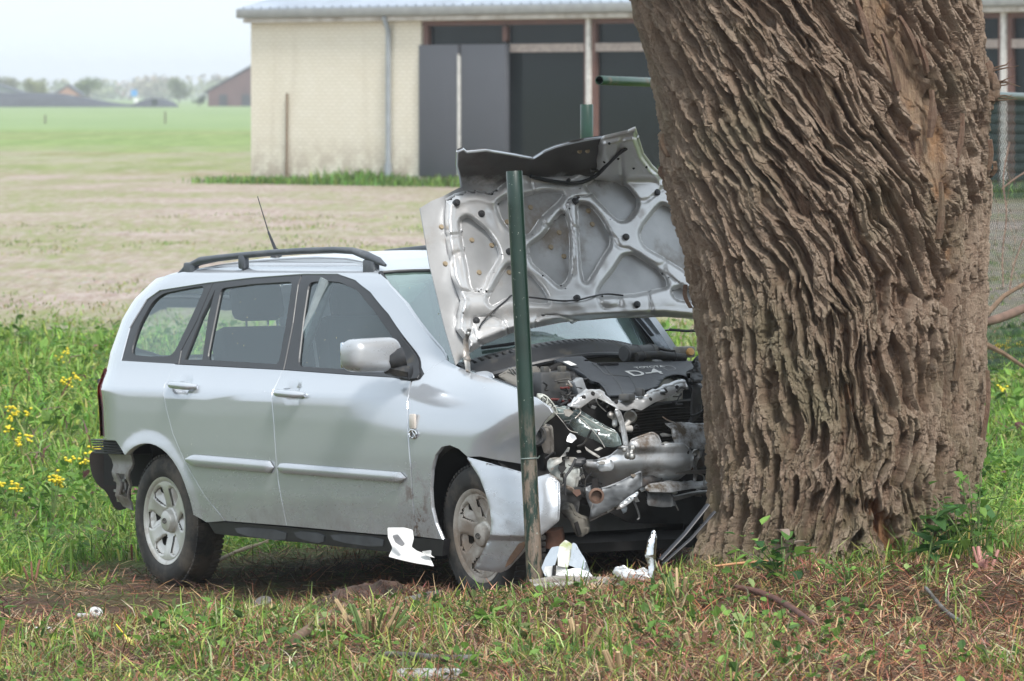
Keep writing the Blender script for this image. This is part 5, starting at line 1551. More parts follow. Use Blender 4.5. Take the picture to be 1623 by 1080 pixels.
plate('mud_scrape', z5([(0, 0)]) if False else [(806, 885), (815, 872), (822, 862), (832, 858), (831, 868), (822, 880), (810, 894), (800, 900)], cp + vd * .075, cn, simple('dried mud', (.13, .075, .045), .95, 0, .3, 40), corner, thick=.003, round_=.006, crumple=.01)
# black suspension parts low behind
plate('lower_arm', z9([(250, 240), (300, 215), (350, 230), (380, 300), (430, 330), (480, 340), (490, 420), (470, 480), (440, 498), (400, 490), (375, 440), (350, 370), (300, 300), (255, 280)]), (NX + .02, -.45, 0), (1, -.6, 0), simple('dark cast metal', (.07, .07, .068), .6, .3, .3, 12, dirt=(.13, .12, .10), dirt_amt=.3), thick=.02, bulge=.015, crumple=.008)
MB().box(onplane_pt(z9([(410, 420)])[0], (NX + .02, -.45, 0), (1, -.6, 0), .02), (.006, .02, .06), np.array(Matrix.Rotation(.35, 3, 'X')), .002).build('slot', DARK, car)
plate('hanging_liner', z9([(110, 0), (300, 20), (450, 60), (540, 30), (540, 140), (420, 180), (400, 320), (300, 330), (240, 240), (240, 120)]), (NX - .05, -.45, 0), (1, -.5, 0), simple('dusty black liner', (.045, .045, .046), .65, 0, .3, 9), thick=.008, bulge=.02, crumple=.03)
hose('drive_shaft', z9([(200, 430), (215, 500), (205, 600)]), NX - .1, .045, simple('rusty shaft', (.12, .06, .04), .85, .1, .3, 20), it=1)
plate('torn_support', z9([(450, 80), (530, 60), (600, 90), (700, 60), (950, -60), (950, 60), (800, 200), (560, 330), (500, 355), (520, 260), (480, 160)]), (NX + .10, -.25, 0), (1, -.35, -.1), simple('dim silver underside', (.17, .18, .19), .5, .3, .25, 9, dirt=(.12, .07, .045), dirt_amt=.2), thick=.01, bulge=.02, crumple=.02)

# small torn scraps, clips and wires packed between the bigger pieces
SCR = [STEEL, GREYP, DPL, simple('snapped pale plastic', (.24, .235, .22), .5), simple('rusty scrap', (.10, .055, .04), .7, .3), DARK, simple('torn metal', (.36, .37, .38), .35, .7)]
for k in range(48):
    x, y = r_.gauss(925, 42), r_.gauss(735, 48)
    if k % 3 == 0: x, y = r_.uniform(1000, 1118), r_.uniform(690, 800)
    if x < 868 or y < 640 or y > 830: continue
    s_ = r_.uniform(3, 9); nv = r_.randint(4, 6); a0 = r_.uniform(0, 6.28); el = r_.uniform(.35, 1)
    pts = []
    for i in range(nv):
        a = a0 + 6.28 * i / nv + r_.uniform(-.3, .3); q = s_ * r_.uniform(.6, 1.4)
        pts.append((x + q * math.cos(a), y + q * math.sin(a) * el))
    plate('torn_fragment', pts, (NX + r_.uniform(.05, .17), 0, 0), (1, r_.uniform(-.9, .3), r_.uniform(-.2, 1.0)), r_.choice(SCR), thick=.004, bulge=r_.choice([0, .006, .01]), crumple=.008, round_=.001, step=.03, seed=k)
for k in range(34):
    x, y = r_.gauss(930, 45), r_.gauss(725, 50)
    if k % 3 == 0: x, y = r_.uniform(1000, 1118), r_.uniform(620, 800)
    if x < 868 or y < 610 or y > 840: continue
    L = [(x, y)]
    for _ in range(3): L.append((L[-1][0] + r_.uniform(-12, 14), L[-1][1] + r_.uniform(-8, 16)))
    hose('wire', L, NX + r_.uniform(.04, .17), r_.choice([.002, .003, .005]), r_.choice([HOSE, HOSE, DPL, STEEL]), r_.uniform(-.05, .05), n=5)
# ============================================================ THE WILLOW TRUNK
TD = 26.75                                        # distance of its axis
def zt(py): return float(wz(py, TD))
Lf = [(-260, 905), (-120, 950), (0, 1003), (50, 1014), (100, 1030), (150, 1040), (200, 1047), (300, 1060), (400, 1085), (500, 1101), (600, 1113), (700, 1119), (800, 1121), (860, 1117), (915, 1100), (960, 1060)]
Rt = [(-260, 1600), (-120, 1575), (0, 1548), (50, 1556), (100, 1560), (150, 1562), (200, 1563), (300, 1568), (400, 1564), (500, 1562), (600, 1562), (700, 1560), (800, 1549), (860, 1545), (915, 1555), (960, 1590)]
NA, NB = 760, 900                                # columns on the seen half, rows
zlo, zhi = -.15, wz(-260, TD)
zz = np.linspace(zlo, zhi, NB)
pyz = HORIZON + (CAM_Z - zz) * FPX / TD
lx = np.interp(pyz, [p[0] for p in Lf], [wx(p[1], TD) for p in Lf]); rx_ = np.interp(pyz, [p[0] for p in Rt], [wx(p[1], TD) for p in Rt])
ker = np.hanning(41); ker /= ker.sum()
lx = np.convolve(np.pad(lx, 20, 'edge'), ker, 'valid'); rx_ = np.convolve(np.pad(rx_, 20, 'edge'), ker, 'valid')
cxs = (lx + rx_) / 2; rad_ = (rx_ - lx) / 2 - .012
# angle: -100..100 degrees around the direction to the camera on the fine part
ang = np.concatenate([np.linspace(-108, 108, NA), np.linspace(108, 252, 150)[1:-1]])
# height field of the bark over (s = arc length, z)
DX = math.radians(216) / NA * .70; DZ = (zhi - zlo) / NB
sJ, zJ = np.meshgrid(np.arange(NA) * DX, zz, indexing='xy')
def cells(u, v, seed, jit=.9):
    R_ = np.random.default_rng(seed).random((256, 256, 3))
    iu = np.floor(u).astype(int)
    off = np.random.default_rng(seed + 99).random(256) * 7
    f1 = np.full(u.shape, 9.0); f2 = f1.copy(); idn = np.zeros(u.shape)
    for a_ in (-1, 0, 1):
        vo = v + off[(iu + a_) % 256]; iv = np.floor(vo).astype(int)
        for b_ in (-1, 0, 1):
            t_ = R_[(iu + a_) % 256, (iv + b_) % 256]
            d_ = np.hypot(iu + a_ + .5 + (t_[..., 0] - .5) * jit - u, iv + b_ + .5 + (t_[..., 1] - .5) * jit - vo)
            m_ = d_ < f1
            f2 = np.where(m_, f1, np.minimum(f2, d_)); idn = np.where(m_, t_[..., 2], idn); f1 = np.where(m_, d_, f1)
    return f1, f2, idn
def bark_height():
    global Cid
    sN = sJ / (NA * DX) * 2.4 - 1.2
    wa = N1.fbm(sJ * 5, zJ * 4, 3) - .5; wb = N2.fbm(sJ * 9 + 4, zJ * 7, 4) - .5; wc_ = N3.fbm(sJ * 40, zJ * 24, 4) - .5; wd = N2.fbm(sJ * 90, zJ * 60, 3) - .5
    Qlo = sJ + .06 * (N3.fbm(sJ * 2.0, zJ * 1.6, 2) - .5) * 2
    Qup = sJ + .56 * zJ + .05 * (N2.fbm(sJ * 2, zJ * 2, 2) - .5) * 2
    UPM = sstep(.44, .56, .5 + (zJ - zt(400)) * 1.5 + 1.3 * (N1.fbm(sJ * 2.2, zJ * 2.2 + 5, 3) - .5) - .7 * sstep(.40, .9, sN))
    def relief(Q, sd):
        q = Q + .10 * wa + .012 * wc_
        # strands: stretched noise whose iso-bands are long winding ridges
        n1 = Noise(40 + sd)(q / .036, zJ / .23) ; n2 = Noise(50 + sd)(q / .021 + 7, zJ / .15); n3 = Noise(60 + sd)(q / .011 + 3, zJ / .07)
        r1 = 1 - np.abs(2 * n1 - 1)                 # crest lines
        f1, f2, c1 = cells((q + .01 * wb) / .084, (zJ + .06 * wb) / .37, 5 + sd)
        e = (f2 - f1) + .14 * wc_ + .18 * (n2 - .5)
        net = 1 - sstep(.30, .40, e)
        g1, g2, c2 = cells((q + .03 * wb) / .046, (zJ + .04 * wa) / .22, 9 + sd)
        e2 = (g2 - g1) + .12 * wc_ + .1 * (n3 - .5)
        net2 = 1 - sstep(.29, .39, e2)
        h = .042 * net * (.65 + .6 * n1) + .028 * net2 * (.55 + .45 * net) + .012 * r1 * net
        k1, k2, c3 = cells((q + .015 * wb) / .022, (zJ + .02 * wa) / .062, 12 + sd)
        crack = sstep(.0, .14, k2 - k1)
        h = h + .013 * crack * (.2 + 1.1 * c3) * (.4 + .6 * net) + .008 * (n3 - .5)
        return h, .4 * c2 + .6 * c3
    HA, CA = relief(Qlo, 0); HB, CB = relief(Qup, 3)
    Cid = np.where(UPM > .5, CB, CA)
    H = HA * (1 - UPM) + HB * UPM
    return H + .012 * wd + .008 * wc_ + .0028 * (np.random.default_rng(77).random(H.shape) - .5)
Hh = bark_height()
sI, zI = sJ, zJ
# the bare scar: bark gone down to pale wood at the upper right, a second small one at the foot
def pxs(px, py):
    """trunk coordinates of a pixel"""
    z = zt(py); k = int(np.clip((z - zlo) / DZ, 0, NB - 1)); x = wx(px, TD)
    s = np.clip((x - cxs[k]) / rad_[k], -.999, .999); a = math.degrees(math.asin(s))
    return ((a + 108) / 216 * NA) * DX, z
def blob(pts, w):
    m = np.zeros_like(Hh)
    for (x0, y0), (x1, y1) in zip(pts[:-1], pts[1:]):
        a = np.array(pxs(x0, y0)); b_ = np.array(pxs(x1, y1)); d = b_ - a; L = d @ d
        t = np.clip(((sI - a[0]) * d[0] + (zI - a[1]) * d[1]) / L, 0, 1)
        dd = np.hypot(sI - a[0] - t * d[0], zI - a[1] - t * d[1])
        dd = dd + .05 * (N1.fbm(sI * 16, zI * 7, 3) - .5) + .10 * (N2.fbm(sI * 45, zI * 5, 3) - .5)
        m = np.maximum(m, 1 - sstep(w * .55, w, dd))
    return m
scar = np.maximum(blob([(1368, -20), (1395, 60), (1430, 120), (1462, 200), (1478, 300)], .085), blob([(1478, 290), (1492, 360), (1500, 440)], .03) * .8)
hole = blob([(1458, 120), (1468, 152)], .045)
hole2 = blob([(1494, 72), (1502, 112)], .018)
rot = np.maximum(blob([(1372, 790), (1392, 830), (1408, 880)], .055), blob([(1330, 610), (1345, 660)], .018) * .6)
wood = N1.fbm(sI * 70, zI * 3.0, 4)
Hh = Hh * (1 - .85 * scar) + scar * .010 * wood * 2
Hh = Hh * (1 - .6 * rot) - .02 * rot - .055 * hole - .03 * hole2
deep = blob([(1545, 560), (1548, 700)], .014); Hh = Hh - .03 * deep
# lumps in the trunk itself
und = .03 * (N3.fbm(sI * 1.5, zI * 1.1, 2) - .5) + .02 * (N1.fbm(sI * 4, zI * 3, 2) - .5)
A = np.radians(ang)
Hfull = np.zeros((NB, len(ang))); Hfull[:, :NA] = Hh + und
nb = len(ang) - NA
t = np.linspace(0, 1, nb + 2)[1:-1][None]
back = (Hh[:, -1:] + und[:, -1:]) * (1 - t) + (Hh[:, :1] + und[:, :1]) * t + .03 * (N2.fbm(np.arange(nb)[None] * .25 + 0 * zz[:, None], zz[:, None] * 5 + 0 * t, 4) - .5) * np.sin(np.pi * t)
Hfull[:, NA:] = back
butt = .13 * sstep(zt(770), zt(930), zz)[:, None] * (.5 + .5 * np.cos(A * 5 + .6))[None]
R = rad_[:, None] + Hfull - .068 + butt * .6
X = cxs[:, None] + R * np.sin(A)[None]; Y = TD - R * np.cos(A)[None]; Z = zz[:, None] + .0 * X
V = np.stack([X, Y, Z], -1).reshape(-1, 3)
n = len(ang)
ii, jj = np.meshgrid(np.arange(NB - 1), np.arange(n), indexing='ij')
F = np.stack([ii * n + jj, ii * n + (jj + 1) % n, (ii + 1) * n + (jj + 1) % n, (ii + 1) * n + jj], -1).reshape(-1, 4)
# colour data: r = depth class of the bark layer, g = pale wood, b = rot
cr = np.full((NB, n), .5); cg = np.zeros((NB, n)); cb_ = np.zeros((NB, n))
cr[:, :NA] = .55 * Cid + .45 * np.clip(Hh / .075, 0, 1); cg[:, :NA] = scar; cb_[:, :NA] = np.clip(rot + .0 * hole, 0, 1)
cols = np.stack([cr, cg, cb_], -1).reshape(-1, 3)
def bark_material():
    m, nt, b, pos = new_mat('willow bark')
    at_ = node(nt, 'ShaderNodeAttribute'); at_.attribute_name = 'bark'
    sp = node(nt, 'ShaderNodeSeparateColor', {'Color': at_.outputs['Color']})
    n1 = noise_tex(nt, vmap(nt, pos, (1, 1, .45)), 26, 8, .7); n2 = noise_tex(nt, pos, 2.2, 5, .6)
    c = ramp(nt, sp.outputs[0], [(.1, (.24, .14, .095)), (.45, (.38, .26, .185)), (.9, (.53, .41, .31))])
    c = mixc(nt, ramp(nt, n1, [(.35, 0), (.7, .5)]), c, (.43, .325, .245))
    c = mixc(nt, ramp(nt, noise_tex(nt, pos, 60, 5, .7), [(.5, 0), (.75, .5)]), c, (.13, .085, .065))
    c = mixc(nt, ramp(nt, n2, [(.50, 0), (.72, .5)]), c, (.23, .23, .13))                      # algae bloom
    c = mixc(nt, ramp(nt, noise_tex(nt, pos, 5, 6, .7), [(.62, 0), (.72, .45)]), c, (.42, .38, .33))
    sx = node(nt, 'ShaderNodeSeparateXYZ', {'Vector': pos})
    foot = node(nt, 'ShaderNodeMapRange', {'Value': sx.outputs['Z'], 'From Min': 1.2, 'From Max': .3}).outputs[0]
    c = mixc(nt, math_n(nt, 'MULTIPLY', foot, ramp(nt, noise_tex(nt, pos, 7, 6, .65), [(.42, 0), (.62, .55)])), c, (.15, .145, .065))
    wood = mixc(nt, ramp(nt, noise_tex(nt, vmap(nt, pos, (1, 1, .08)), 42, 6, .7), [(.3, 0), (.7, 1)]), (.58, .43, .29), (.27, .17, .12))
    wood = mixc(nt, ramp(nt, noise_tex(nt, pos, 9, 4), [(.5, 0), (.7, .6)]), wood, (.50, .27, .13))
    c = mixc(nt, ramp(nt, sp.outputs[1], [(.25, 0), (.7, 1)]), c, wood)
    rotc = mixc(nt, ramp(nt, noise_tex(nt, vmap(nt, pos, (1, 1, .3)), 20, 6, .7), [(.3, 0), (.7, 1)]), (.20, .06, .03), (.52, .30, .15))
    c = mixc(nt, ramp(nt, sp.outputs[2], [(.25, 0), (.8, .95)]), c, rotc)
    nt.links.new(c, b.inputs['Base Color'])
    b.inputs['Roughness'].default_value = .9; b.inputs['Specular IOR Level'].default_value = .25
    h = math_n(nt, 'ADD', noise_tex(nt, vmap(nt, pos, (1, 1, .35)), 90, 8, .75), math_n(nt, 'MULTIPLY', noise_tex(nt, vmap(nt, pos, (1, 1, .5)), 240, 4, .7), .4))
    bump(nt, b, h, 1.0, .030)
    return m
BARK = bark_material()
tree = thing('willow_tree', 'massive old willow trunk with deeply furrowed brown bark, the car wrecked against it', 'tree', (float(cxs[60]), TD, .1))
loc = np.array([float(cxs[60]), TD, .1])
mesh_np('trunk', V - loc, F, BARK, tree, smooth=False, cols={'bark': cols})
# limbs above the frame
rr = np.random.default_rng(3)
top = np.array([cxs[-1], TD, zhi]) - loc; r0 = rad_[-1]
limb = MB()
for (dx, dy, l, r) in ((-.9, .2, 3.2, .42), (.7, -.1, 3.4, .45), (.1, .8, 3.0, .36)):
    P_ = [top + np.array([dx * .15, dy * .15, -.5]), top + np.array([dx * .5, dy * .4, .5]), top + np.array([dx * 1.3, dy * 1.2, 1.8]), top + np.array([dx * 1.9, dy * 1.8, l + .6])]
    P_ = smooth_poly(P_, 2, False)
    MB().tube(P_, list(np.linspace(r + .18, r * .45, len(P_))), 20).build('limb', BARK, tree)
    for k in range(7):
        e = P_[-1] + np.array([rr.normal() * .3, rr.normal() * .3, 0]); q = e + np.array([rr.normal() * .6, rr.normal() * .6, 1.4 + rr.random()])
        MB().tube([P_[-2], e, q], [.10, .06, .015], 7).build('branch', BARK, tree)
# loose flakes and the knob on the right-hand edge
m = MB(); r_ = random.Random(9)
kx, kz = wx(1564, TD), zt(140)
for k in range(26):
    c = np.array([kx + r_.uniform(-.055, .03), TD + r_.uniform(-.07, .06), kz + r_.uniform(-.10, .10)]) - loc
    m.sphere(c, (r_.uniform(.02, .045), r_.uniform(.02, .05), r_.uniform(.02, .055)), 7, 5)
for k in range(9):
    a = r_.uniform(0, 6.28); c = np.array([kx + .01, TD - .05, kz + r_.uniform(-.06, .09)]) - loc
    m.tube([c, c + np.array([.05 + .03 * r_.random(), -.02, .02 * r_.uniform(-1, 1)]), c + np.array([.09 + .04 * r_.random(), -.02, .05 * r_.uniform(-.4, 1)])], [.004, .003, .001], 4)
kn = m.build('knot', BARK, tree)
kn['kind'] = 'stuff'
def flake_piece(px, py, ln, wd, tilt, off, dep=0.0):
    z = zt(py); k = int((z - zlo) / DZ); x = wx(px, TD); s = np.clip((x - cxs[k]) / rad_[k], -1, 1); a = math.asin(s)
    c = np.array([cxs[k] + (rad_[k] + off) * math.sin(a), TD - (rad_[k] + off) * math.cos(a) - dep, z]) - loc
    t_ = np.array([math.cos(a), math.sin(a), 0]); up = np.array([0, 0, 1.0]) * math.cos(tilt) + t_ * math.sin(tilt); n_ = np.array([math.sin(a), -math.cos(a), 0])
    si = np.cross(up, n_); mm = MB(); V = []; K = 6
    for i in range(K):
        u = i / (K - 1); w = wd * (.5 + .5 * math.sin(math.pi * min(1, u + .25))) * r_.uniform(.7, 1.15)
        p = c + up * (u - .5) * ln + n_ * (.02 * math.sin(u * 3) + .02 * u * u)
        V += [p - si * w - n_ * .006, p + si * w - n_ * .006, p + si * w * .8 + n_ * .010, p - si * w * .8 + n_ * .012]
    F = []
    for i in range(K - 1):
        for q in range(4): F.append((i * 4 + q, i * 4 + (q + 1) % 4, (i + 1) * 4 + (q + 1) % 4, (i + 1) * 4 + q))
    F += [(3, 2, 1, 0), tuple((K - 1) * 4 + q for q in range(4))]
    mm.add(V, F, False).build('bark_flake', BARK, tree)
for (px, py, ln, wd, ti) in [(1551, 250, .16, .022, .2), (1560, 268, .07, .024, .5), (1455, 180, .20, .020, .05), (1392, 100, .25, .018, .35), (1440, 90, .16, .014, .5), (1350, 40, .22, .02, .35), (1420, 60, .2, .016, .6),
                             (1470, 330, .24, .016, .05), (1500, 220, .22, .014, -.1), (1548, 640, .30, .020, 0.0), (1500, 560, .2, .016, 0), (1062, 230, .10, .014, .2), (1050, 275, .06, .02, .3), (1095, 470, .10, .012, .1)]:
    flake_piece(px, py, ln, wd, -ti, .012)
# ============================================================ POSTS AND FENCE
GRN = simple('dark green paint', (.006, .036, .021), .35, 0, .15, 12, dirt=(.12, .09, .065), dirt_amt=.12, coat=.3)
def green_tube_mat():
    m, nt, b, pos = new_mat('scraped green paint')
    sp = node(nt, 'ShaderNodeSeparateXYZ', {'Vector': pos})
    c = mixc(nt, ramp(nt, noise_tex(nt, pos, 6, 4), [(.3, 0), (.7, 1)]), (.004, .019, .012), (.006, .029, .019))
    lowm = node(nt, 'ShaderNodeMapRange', {'Value': sp.outputs['Z'], 'From Min': .85, 'From Max': .45}).outputs[0]
    scr = ramp(nt, noise_tex(nt, vmap(nt, pos, (1, 1, .25)), 30, 8, .75), [(.47, 0), (.57, 1)])
    c = mixc(nt, math_n(nt, 'MULTIPLY', lowm, scr), c, (.19, .145, .11))
    sp2 = ramp(nt, noise_tex(nt, pos, 70, 2), [(.70, 0), (.72, 1)])
    c = mixc(nt, math_n(nt, 'MULTIPLY', sp2, .6), c, (.35, .38, .33))
    nt.links.new(c, b.inputs['Base Color']); b.inputs['Roughness'].default_value = .38; b.inputs['Coat Weight'].default_value = .3
    bump(nt, b, noise_tex(nt, pos, 30, 3), .08, .003)
    return m
GRS = green_tube_mat()
def open_tube(m, A, B, r, wall=.004, n=28, k=12):
    A = np.array(A, float); B = np.array(B, float); ax = (B - A); L = np.linalg.norm(ax); ax /= L
    prof = [(r, L * i / k) for i in range(k + 1)] + [(r - .001, L + .0015), (r - wall, L + .0015), (r - wall, L - .25), (.0005, L - .25)]
    return m.lathe(prof, A, ax, n)
A = at(849, 925, 26.30); B = at(815, 272, 26.38)
t = thing('fence_post', 'leaning dark green steel post standing in front of the crushed wing', 'post', tuple(A))
open_tube(MB(), (0, 0, -.05), B - A, .0345).build('tube', GRS, t)
f_ = (727 - 925) / (272 - 925); c = (B - A) * f_
MB().lathe([(.0345, -.003), (.0375, 0), (.0345, .003)], c, B - A, 24).tube([c + [.036, -.01, 0], c + [.045, -.012, .012]], .0025, 5).build('tie_wire', simple('tie wire', (.25, .30, .28), .5, .5), t)
D = 35.6; A = at(930, 740, D); B = at(930, 166, D); A[2] = float(gz(A[0], A[1])) - .05
t = thing('fence_post', 'dark green fence post standing up behind the raised bonnet', 'post', tuple(A))
open_tube(MB(), (0, 0, 0), B - A, .0365).build('tube', GRN, t)
MB().lathe([(.030, .0), (.030, .004), (.0005, .005)], B - A - [0, 0, .02], (0, 0, 1), 20).build('cap', GRN, t)
# top rail running away to the right, its torn end open towards us
Ra = at(950, 127.5, 37.5); Rb = at(1612, 153, 46.5); d = Rb - Ra
Rc = Ra + d * 1.35
fen = thing('mesh_fence', 'green wire mesh fence with a torn-off tubular top rail, running behind the tree', 'fence', tuple(Ra))
open_tube(MB(), Rc - Ra, (0, 0, 0), .028).build('top_rail', GRN, fen)
s0 = .84
for s_ in (.72, 1.33):
    P_ = Ra + d * s_; P_[2] = float(gz(P_[0], P_[1])) - .1
    MB().tube([P_ - Ra, P_ - Ra + [0, 0, Ra[2] + d[2] * s_ - P_[2]]], .03, 12).build('upright', GRN, fen)
wire = MB(); dl = np.linalg.norm(d); u_ = d / dl; pitch = .058
MW = simple('dull mesh wire', (.05, .075, .07), .5, .5, .15, 8)
L0, L1 = .73 * dl, 1.33 * dl; ncol = int((L1 - L0) / pitch)
V, F = [], []
top_z = lambda s_: Ra[2] + d[2] * s_ / dl
for k in range(ncol):
    x0 = L0 + k * pitch; pts = []
    zt_ = top_z(x0) - .03; P_ = Ra + u_ * x0; zb_ = float(gz(P_[0], P_[1])); nr = int((zt_ - zb_) / (pitch * .62))
    for i in range(nr + 1):
        q = Ra + u_ * (x0 + (pitch if i % 2 else 0)); q[2] = zt_ - i * pitch * .62
        pts.append(q - Ra + np.array([0, .002 * (-1) ** i, 0]))
    wire.tube(pts, .0055, 3, cap=False)
w_ = wire.build('wire_mesh', MW, fen, auto=False); w_['kind'] = 'stuff'
# hanging torn strands by the tree
for k, (px, py) in enumerate([(1572, 300), (1590, 250), (1600, 330)]):
    q = at(px, py, 44) - Ra; MB().tube([q, q + [.05, 0, -.15], q + [.02, 0, -.4], q + [.09, 0, -.6]], .002, 4).build('loose_strand', simple('dry vine', (.20, .14, .10), .8), fen)

# ============================================================ BITS ON THE GROUND
def gpt(px, py):
    """where the ray through a pixel meets the ground"""
    d_ = ray(px, py); lo, hi = 5.0, 400.0
    for _ in range(60):
        m_ = (lo + hi) / 2; p = CAMP + d_ * m_
        if p[2] > float(gz(p[0], p[1])): lo = m_
        else: hi = m_
    return CAMP + d_ * hi
def shard(name, px, D, n, mat, parent=None, thick=.005, bulge=0.0, crumple=0.0, wob=16., round_=.006, step=.015, seed=0, loc=None, base=None):
    n = np.asarray(n, float); n /= np.linalg.norm(n)
    c = at(np.mean([p[0] for p in px]), np.mean([p[1] for p in px]), D)
    a = np.cross([0, 0, 1.0], n); a /= np.linalg.norm(a); b = np.cross(n, a)
    def uv(p):
        r_ = ray(*p); t_ = ((c - CAMP) @ n) / (r_ @ n); q = CAMP + r_ * t_ - c; return (q @ a, q @ b)
    out = [uv(p) for p in px]
    if round_: out = round_poly(out, round_, 3)
    org = c if base is None else base
    def f(U, V):
        dd = seg_dist(U, V, [out]); w = bulge * (1 - np.exp(-dd / (abs(bulge) * .9 + .004))) if bulge else 0 * U
        if crumple: w = w + crumple * (N1.fbm(U * wob + seed, V * wob + 9, 3) - .5) * 2
        return c - org + U[:, None] * a + V[:, None] * b + w[:, None] * n
    o = sheet(name, out, f, mat, parent, step=step, thick=thick, facing=n, eps=6e-4)
    if parent is None: o.location = org
    return o
pan = [(614, 836), (640, 837), (654, 840), (656, 853), (652, 866), (660, 872), (680, 880), (688, 898), (660, 893), (616, 883), (622, 868), (615, 852)]
b0 = gpt(650, 905)
t = thing('broken_plastic_panel', 'torn bright white plastic piece standing by the front of the sill', 'debris', tuple(b0))
shard('panel', pan, 26.55, (-.1, -1, .45), WHITEP, t, crumple=.012, base=b0, wob=10)
shard('torn_flap', [(621, 849), (630, 847), (641, 862), (636, 866), (626, 860)], 26.50, (-.3, -1, .2), simple('shadowed plastic', (.20, .20, .21), .5), t, crumple=.008, base=b0)
shard('clip_edge', [(668, 874), (684, 872), (683, 880), (690, 884), (676, 881)], 26.50, (0, -1, .3), STEEL, t, crumple=.006, base=b0)
b0 = gpt(900, 922)
t = thing('lamp_reflector', 'smashed chrome headlamp reflector bowl lying right of the green post', 'debris', tuple(b0))
CR2 = simple('mirror chrome', (.66, .67, .68), .14, 1.0, .05, 14, bmp=.25, bscale=12)
for k, (L, n_, m_) in enumerate([
    ([(858, 900), (864, 884), (875, 868), (887, 866), (884, 880), (878, 898), (876, 914), (864, 914)], (-.5, -1, .5), CR2),
    ([(887, 864), (896, 856), (904, 861), (912, 866), (903, 886), (900, 900), (884, 898), (884, 880)], (.2, -1, .9), simple('frosted cup', (.50, .50, .46), .5, .3, .3, 20, dirt=(.25, .30, .08), dirt_amt=.3)),
    ([(908, 860), (913, 862), (925, 882), (934, 903), (938, 914), (925, 910), (908, 898), (902, 896), (906, 880)], (.6, -1, .3), CR2),
    ([(864, 898), (901, 896), (898, 906), (884, 913), (868, 915), (861, 908)], (-.1, -1, .1), WHITEP),
    ([(880, 911), (895, 903), (915, 901), (932, 906), (940, 914), (910, 916)], (.1, -1, .8), simple('clear cracked cover', (.66, .67, .66), .25, .2, .1, 20))]):
    shard('reflector_shell', L, 26.15 - .02 * k, n_, m_, t, crumple=.007, base=b0, wob=14, seed=k * 5, step=.01)
shard('slot', [(876, 896), (882, 896), (881, 913), (875, 913)], 26.08, (0, -1, .1), DARK, t, base=b0, thick=.003)
b0 = gpt(960, 928)
t = thing('clear_lens_strip', 'long clear broken plastic lens lying flat in front of the chrome reflector', 'debris', tuple(b0))
CLP = simple('dirty clear plastic', (.20, .17, .14), .22, 0, .3, 12, dirt=(.30, .29, .27), dirt_amt=.2, coat=.4)
shard('lens_face', [(838, 918), (880, 913), (960, 914), (1040, 921), (1092, 928), (1060, 938), (980, 934), (900, 930), (850, 932)], 26.0, (0, -1, 1.2), CLP, t, bulge=.01, crumple=.01, base=b0, wob=7)
shard('lens_rim', [(845, 926), (900, 922), (980, 925), (1050, 931), (1090, 930), (1050, 936), (970, 930), (900, 927), (848, 931)], 25.94, (0, -1, .5), simple('pale rim', (.38, .37, .34), .3), t, base=b0, bulge=.004)
b0 = gpt(1030, 930)
t = thing('chrome_trim_piece', 'upright silver trim blade joined to a crumpled pale lump near the trunk', 'debris', tuple(b0))
shard('blade', [(1022, 880), (1026, 860), (1033, 845), (1038, 841), (1041, 850), (1040, 880), (1037, 925), (1031, 932), (1026, 925), (1028, 900)], 26.0, (.7, -1, .2), CR2, t, bulge=.02, crumple=.004, base=b0, thick=.01)
shard('crumpled_sheet', [(970, 908), (975, 900), (988, 896), (997, 902), (1008, 904), (1020, 898), (1030, 905), (1032, 918), (1022, 921), (1008, 916), (996, 920), (980, 917)], 25.98, (0, -1, .5), simple('scuffed chrome plastic', (.62, .63, .63), .25, .6, .15, 30), t, bulge=.025, crumple=.02, base=b0)
shard('torn_foot', [(1022, 918), (1037, 915), (1040, 934), (1030, 932), (1022, 936)], 25.95, (0, -1, .3), CR2, t, crumple=.015, base=b0)
b0 = gpt(1046, 892)
t = thing('black_trim_bars', 'two black plastic trim bars propped against the left foot of the trunk', 'debris', tuple(b0))
P1, P2_ = at(1046, 888, 26.2), at(1122, 800, 26.35)
MB().tube([P1 - b0, (P1 + P2_) / 2 - b0 + [0, 0, -.01], P2_ - b0], .014, 8, flat=.5).build('bar', simple('blue black plastic', (.02, .022, .028), .4), t)
MB().tube([P1 - b0 + [.01, .03, -.02], (P1 + P2_) / 2 - b0 + [.03, .03, -.03], P2_ - b0 + [.03, 0, -.03]], .011, 8, flat=.5).build('bar', simple('grey black plastic', (.035, .037, .042), .45), t)
# sticks
WOOD = simple('brown twig', (.15, .095, .06), .85, 0, .35, 30)
WOODP = simple('pale twig', (.36, .27, .17), .85, 0, .3, 30)
GREYW = simple('wet grey bark', (.16, .155, .15), .6, 0, .35, 18, dirt=(.07, .06, .05), dirt_amt=.4, bmp=.5, bscale=40)
def stick(name, label, px, r, mat, lift=.03, forks=(), grp=None):
    P_ = [gpt(*p) for p in px]; b0 = P_[0].copy()
    rs = r if not np.isscalar(r) else [r] * len(P_)
    L = smooth_poly([p - b0 + [0, 0, lift] for p in P_], 2, False)
    rr_ = list(np.interp(np.linspace(0, 1, len(L)), np.linspace(0, 1, len(rs)), rs))
    m = MB().tube(L, rr_, 9)
    o = m.build(name, mat, None); o.location = b0; tag(o, label, 'stick', grp)
    for f in forks:
        Q = [gpt(*p) - b0 + [0, 0, lift + .02 * i] for i, p in enumerate(f)]
        MB().tube(Q, [rr_[0] * .6, rr_[0] * .5, rr_[0] * .25][:len(Q)], 6).build('side_twig', mat, o)
    return o
stick('fallen_log', 'short thick wet grey log lying below the front wheel', [(648, 966), (680, 958), (712, 951), (735, 948)], [.034, .036, .033, .026], GREYW, .02)
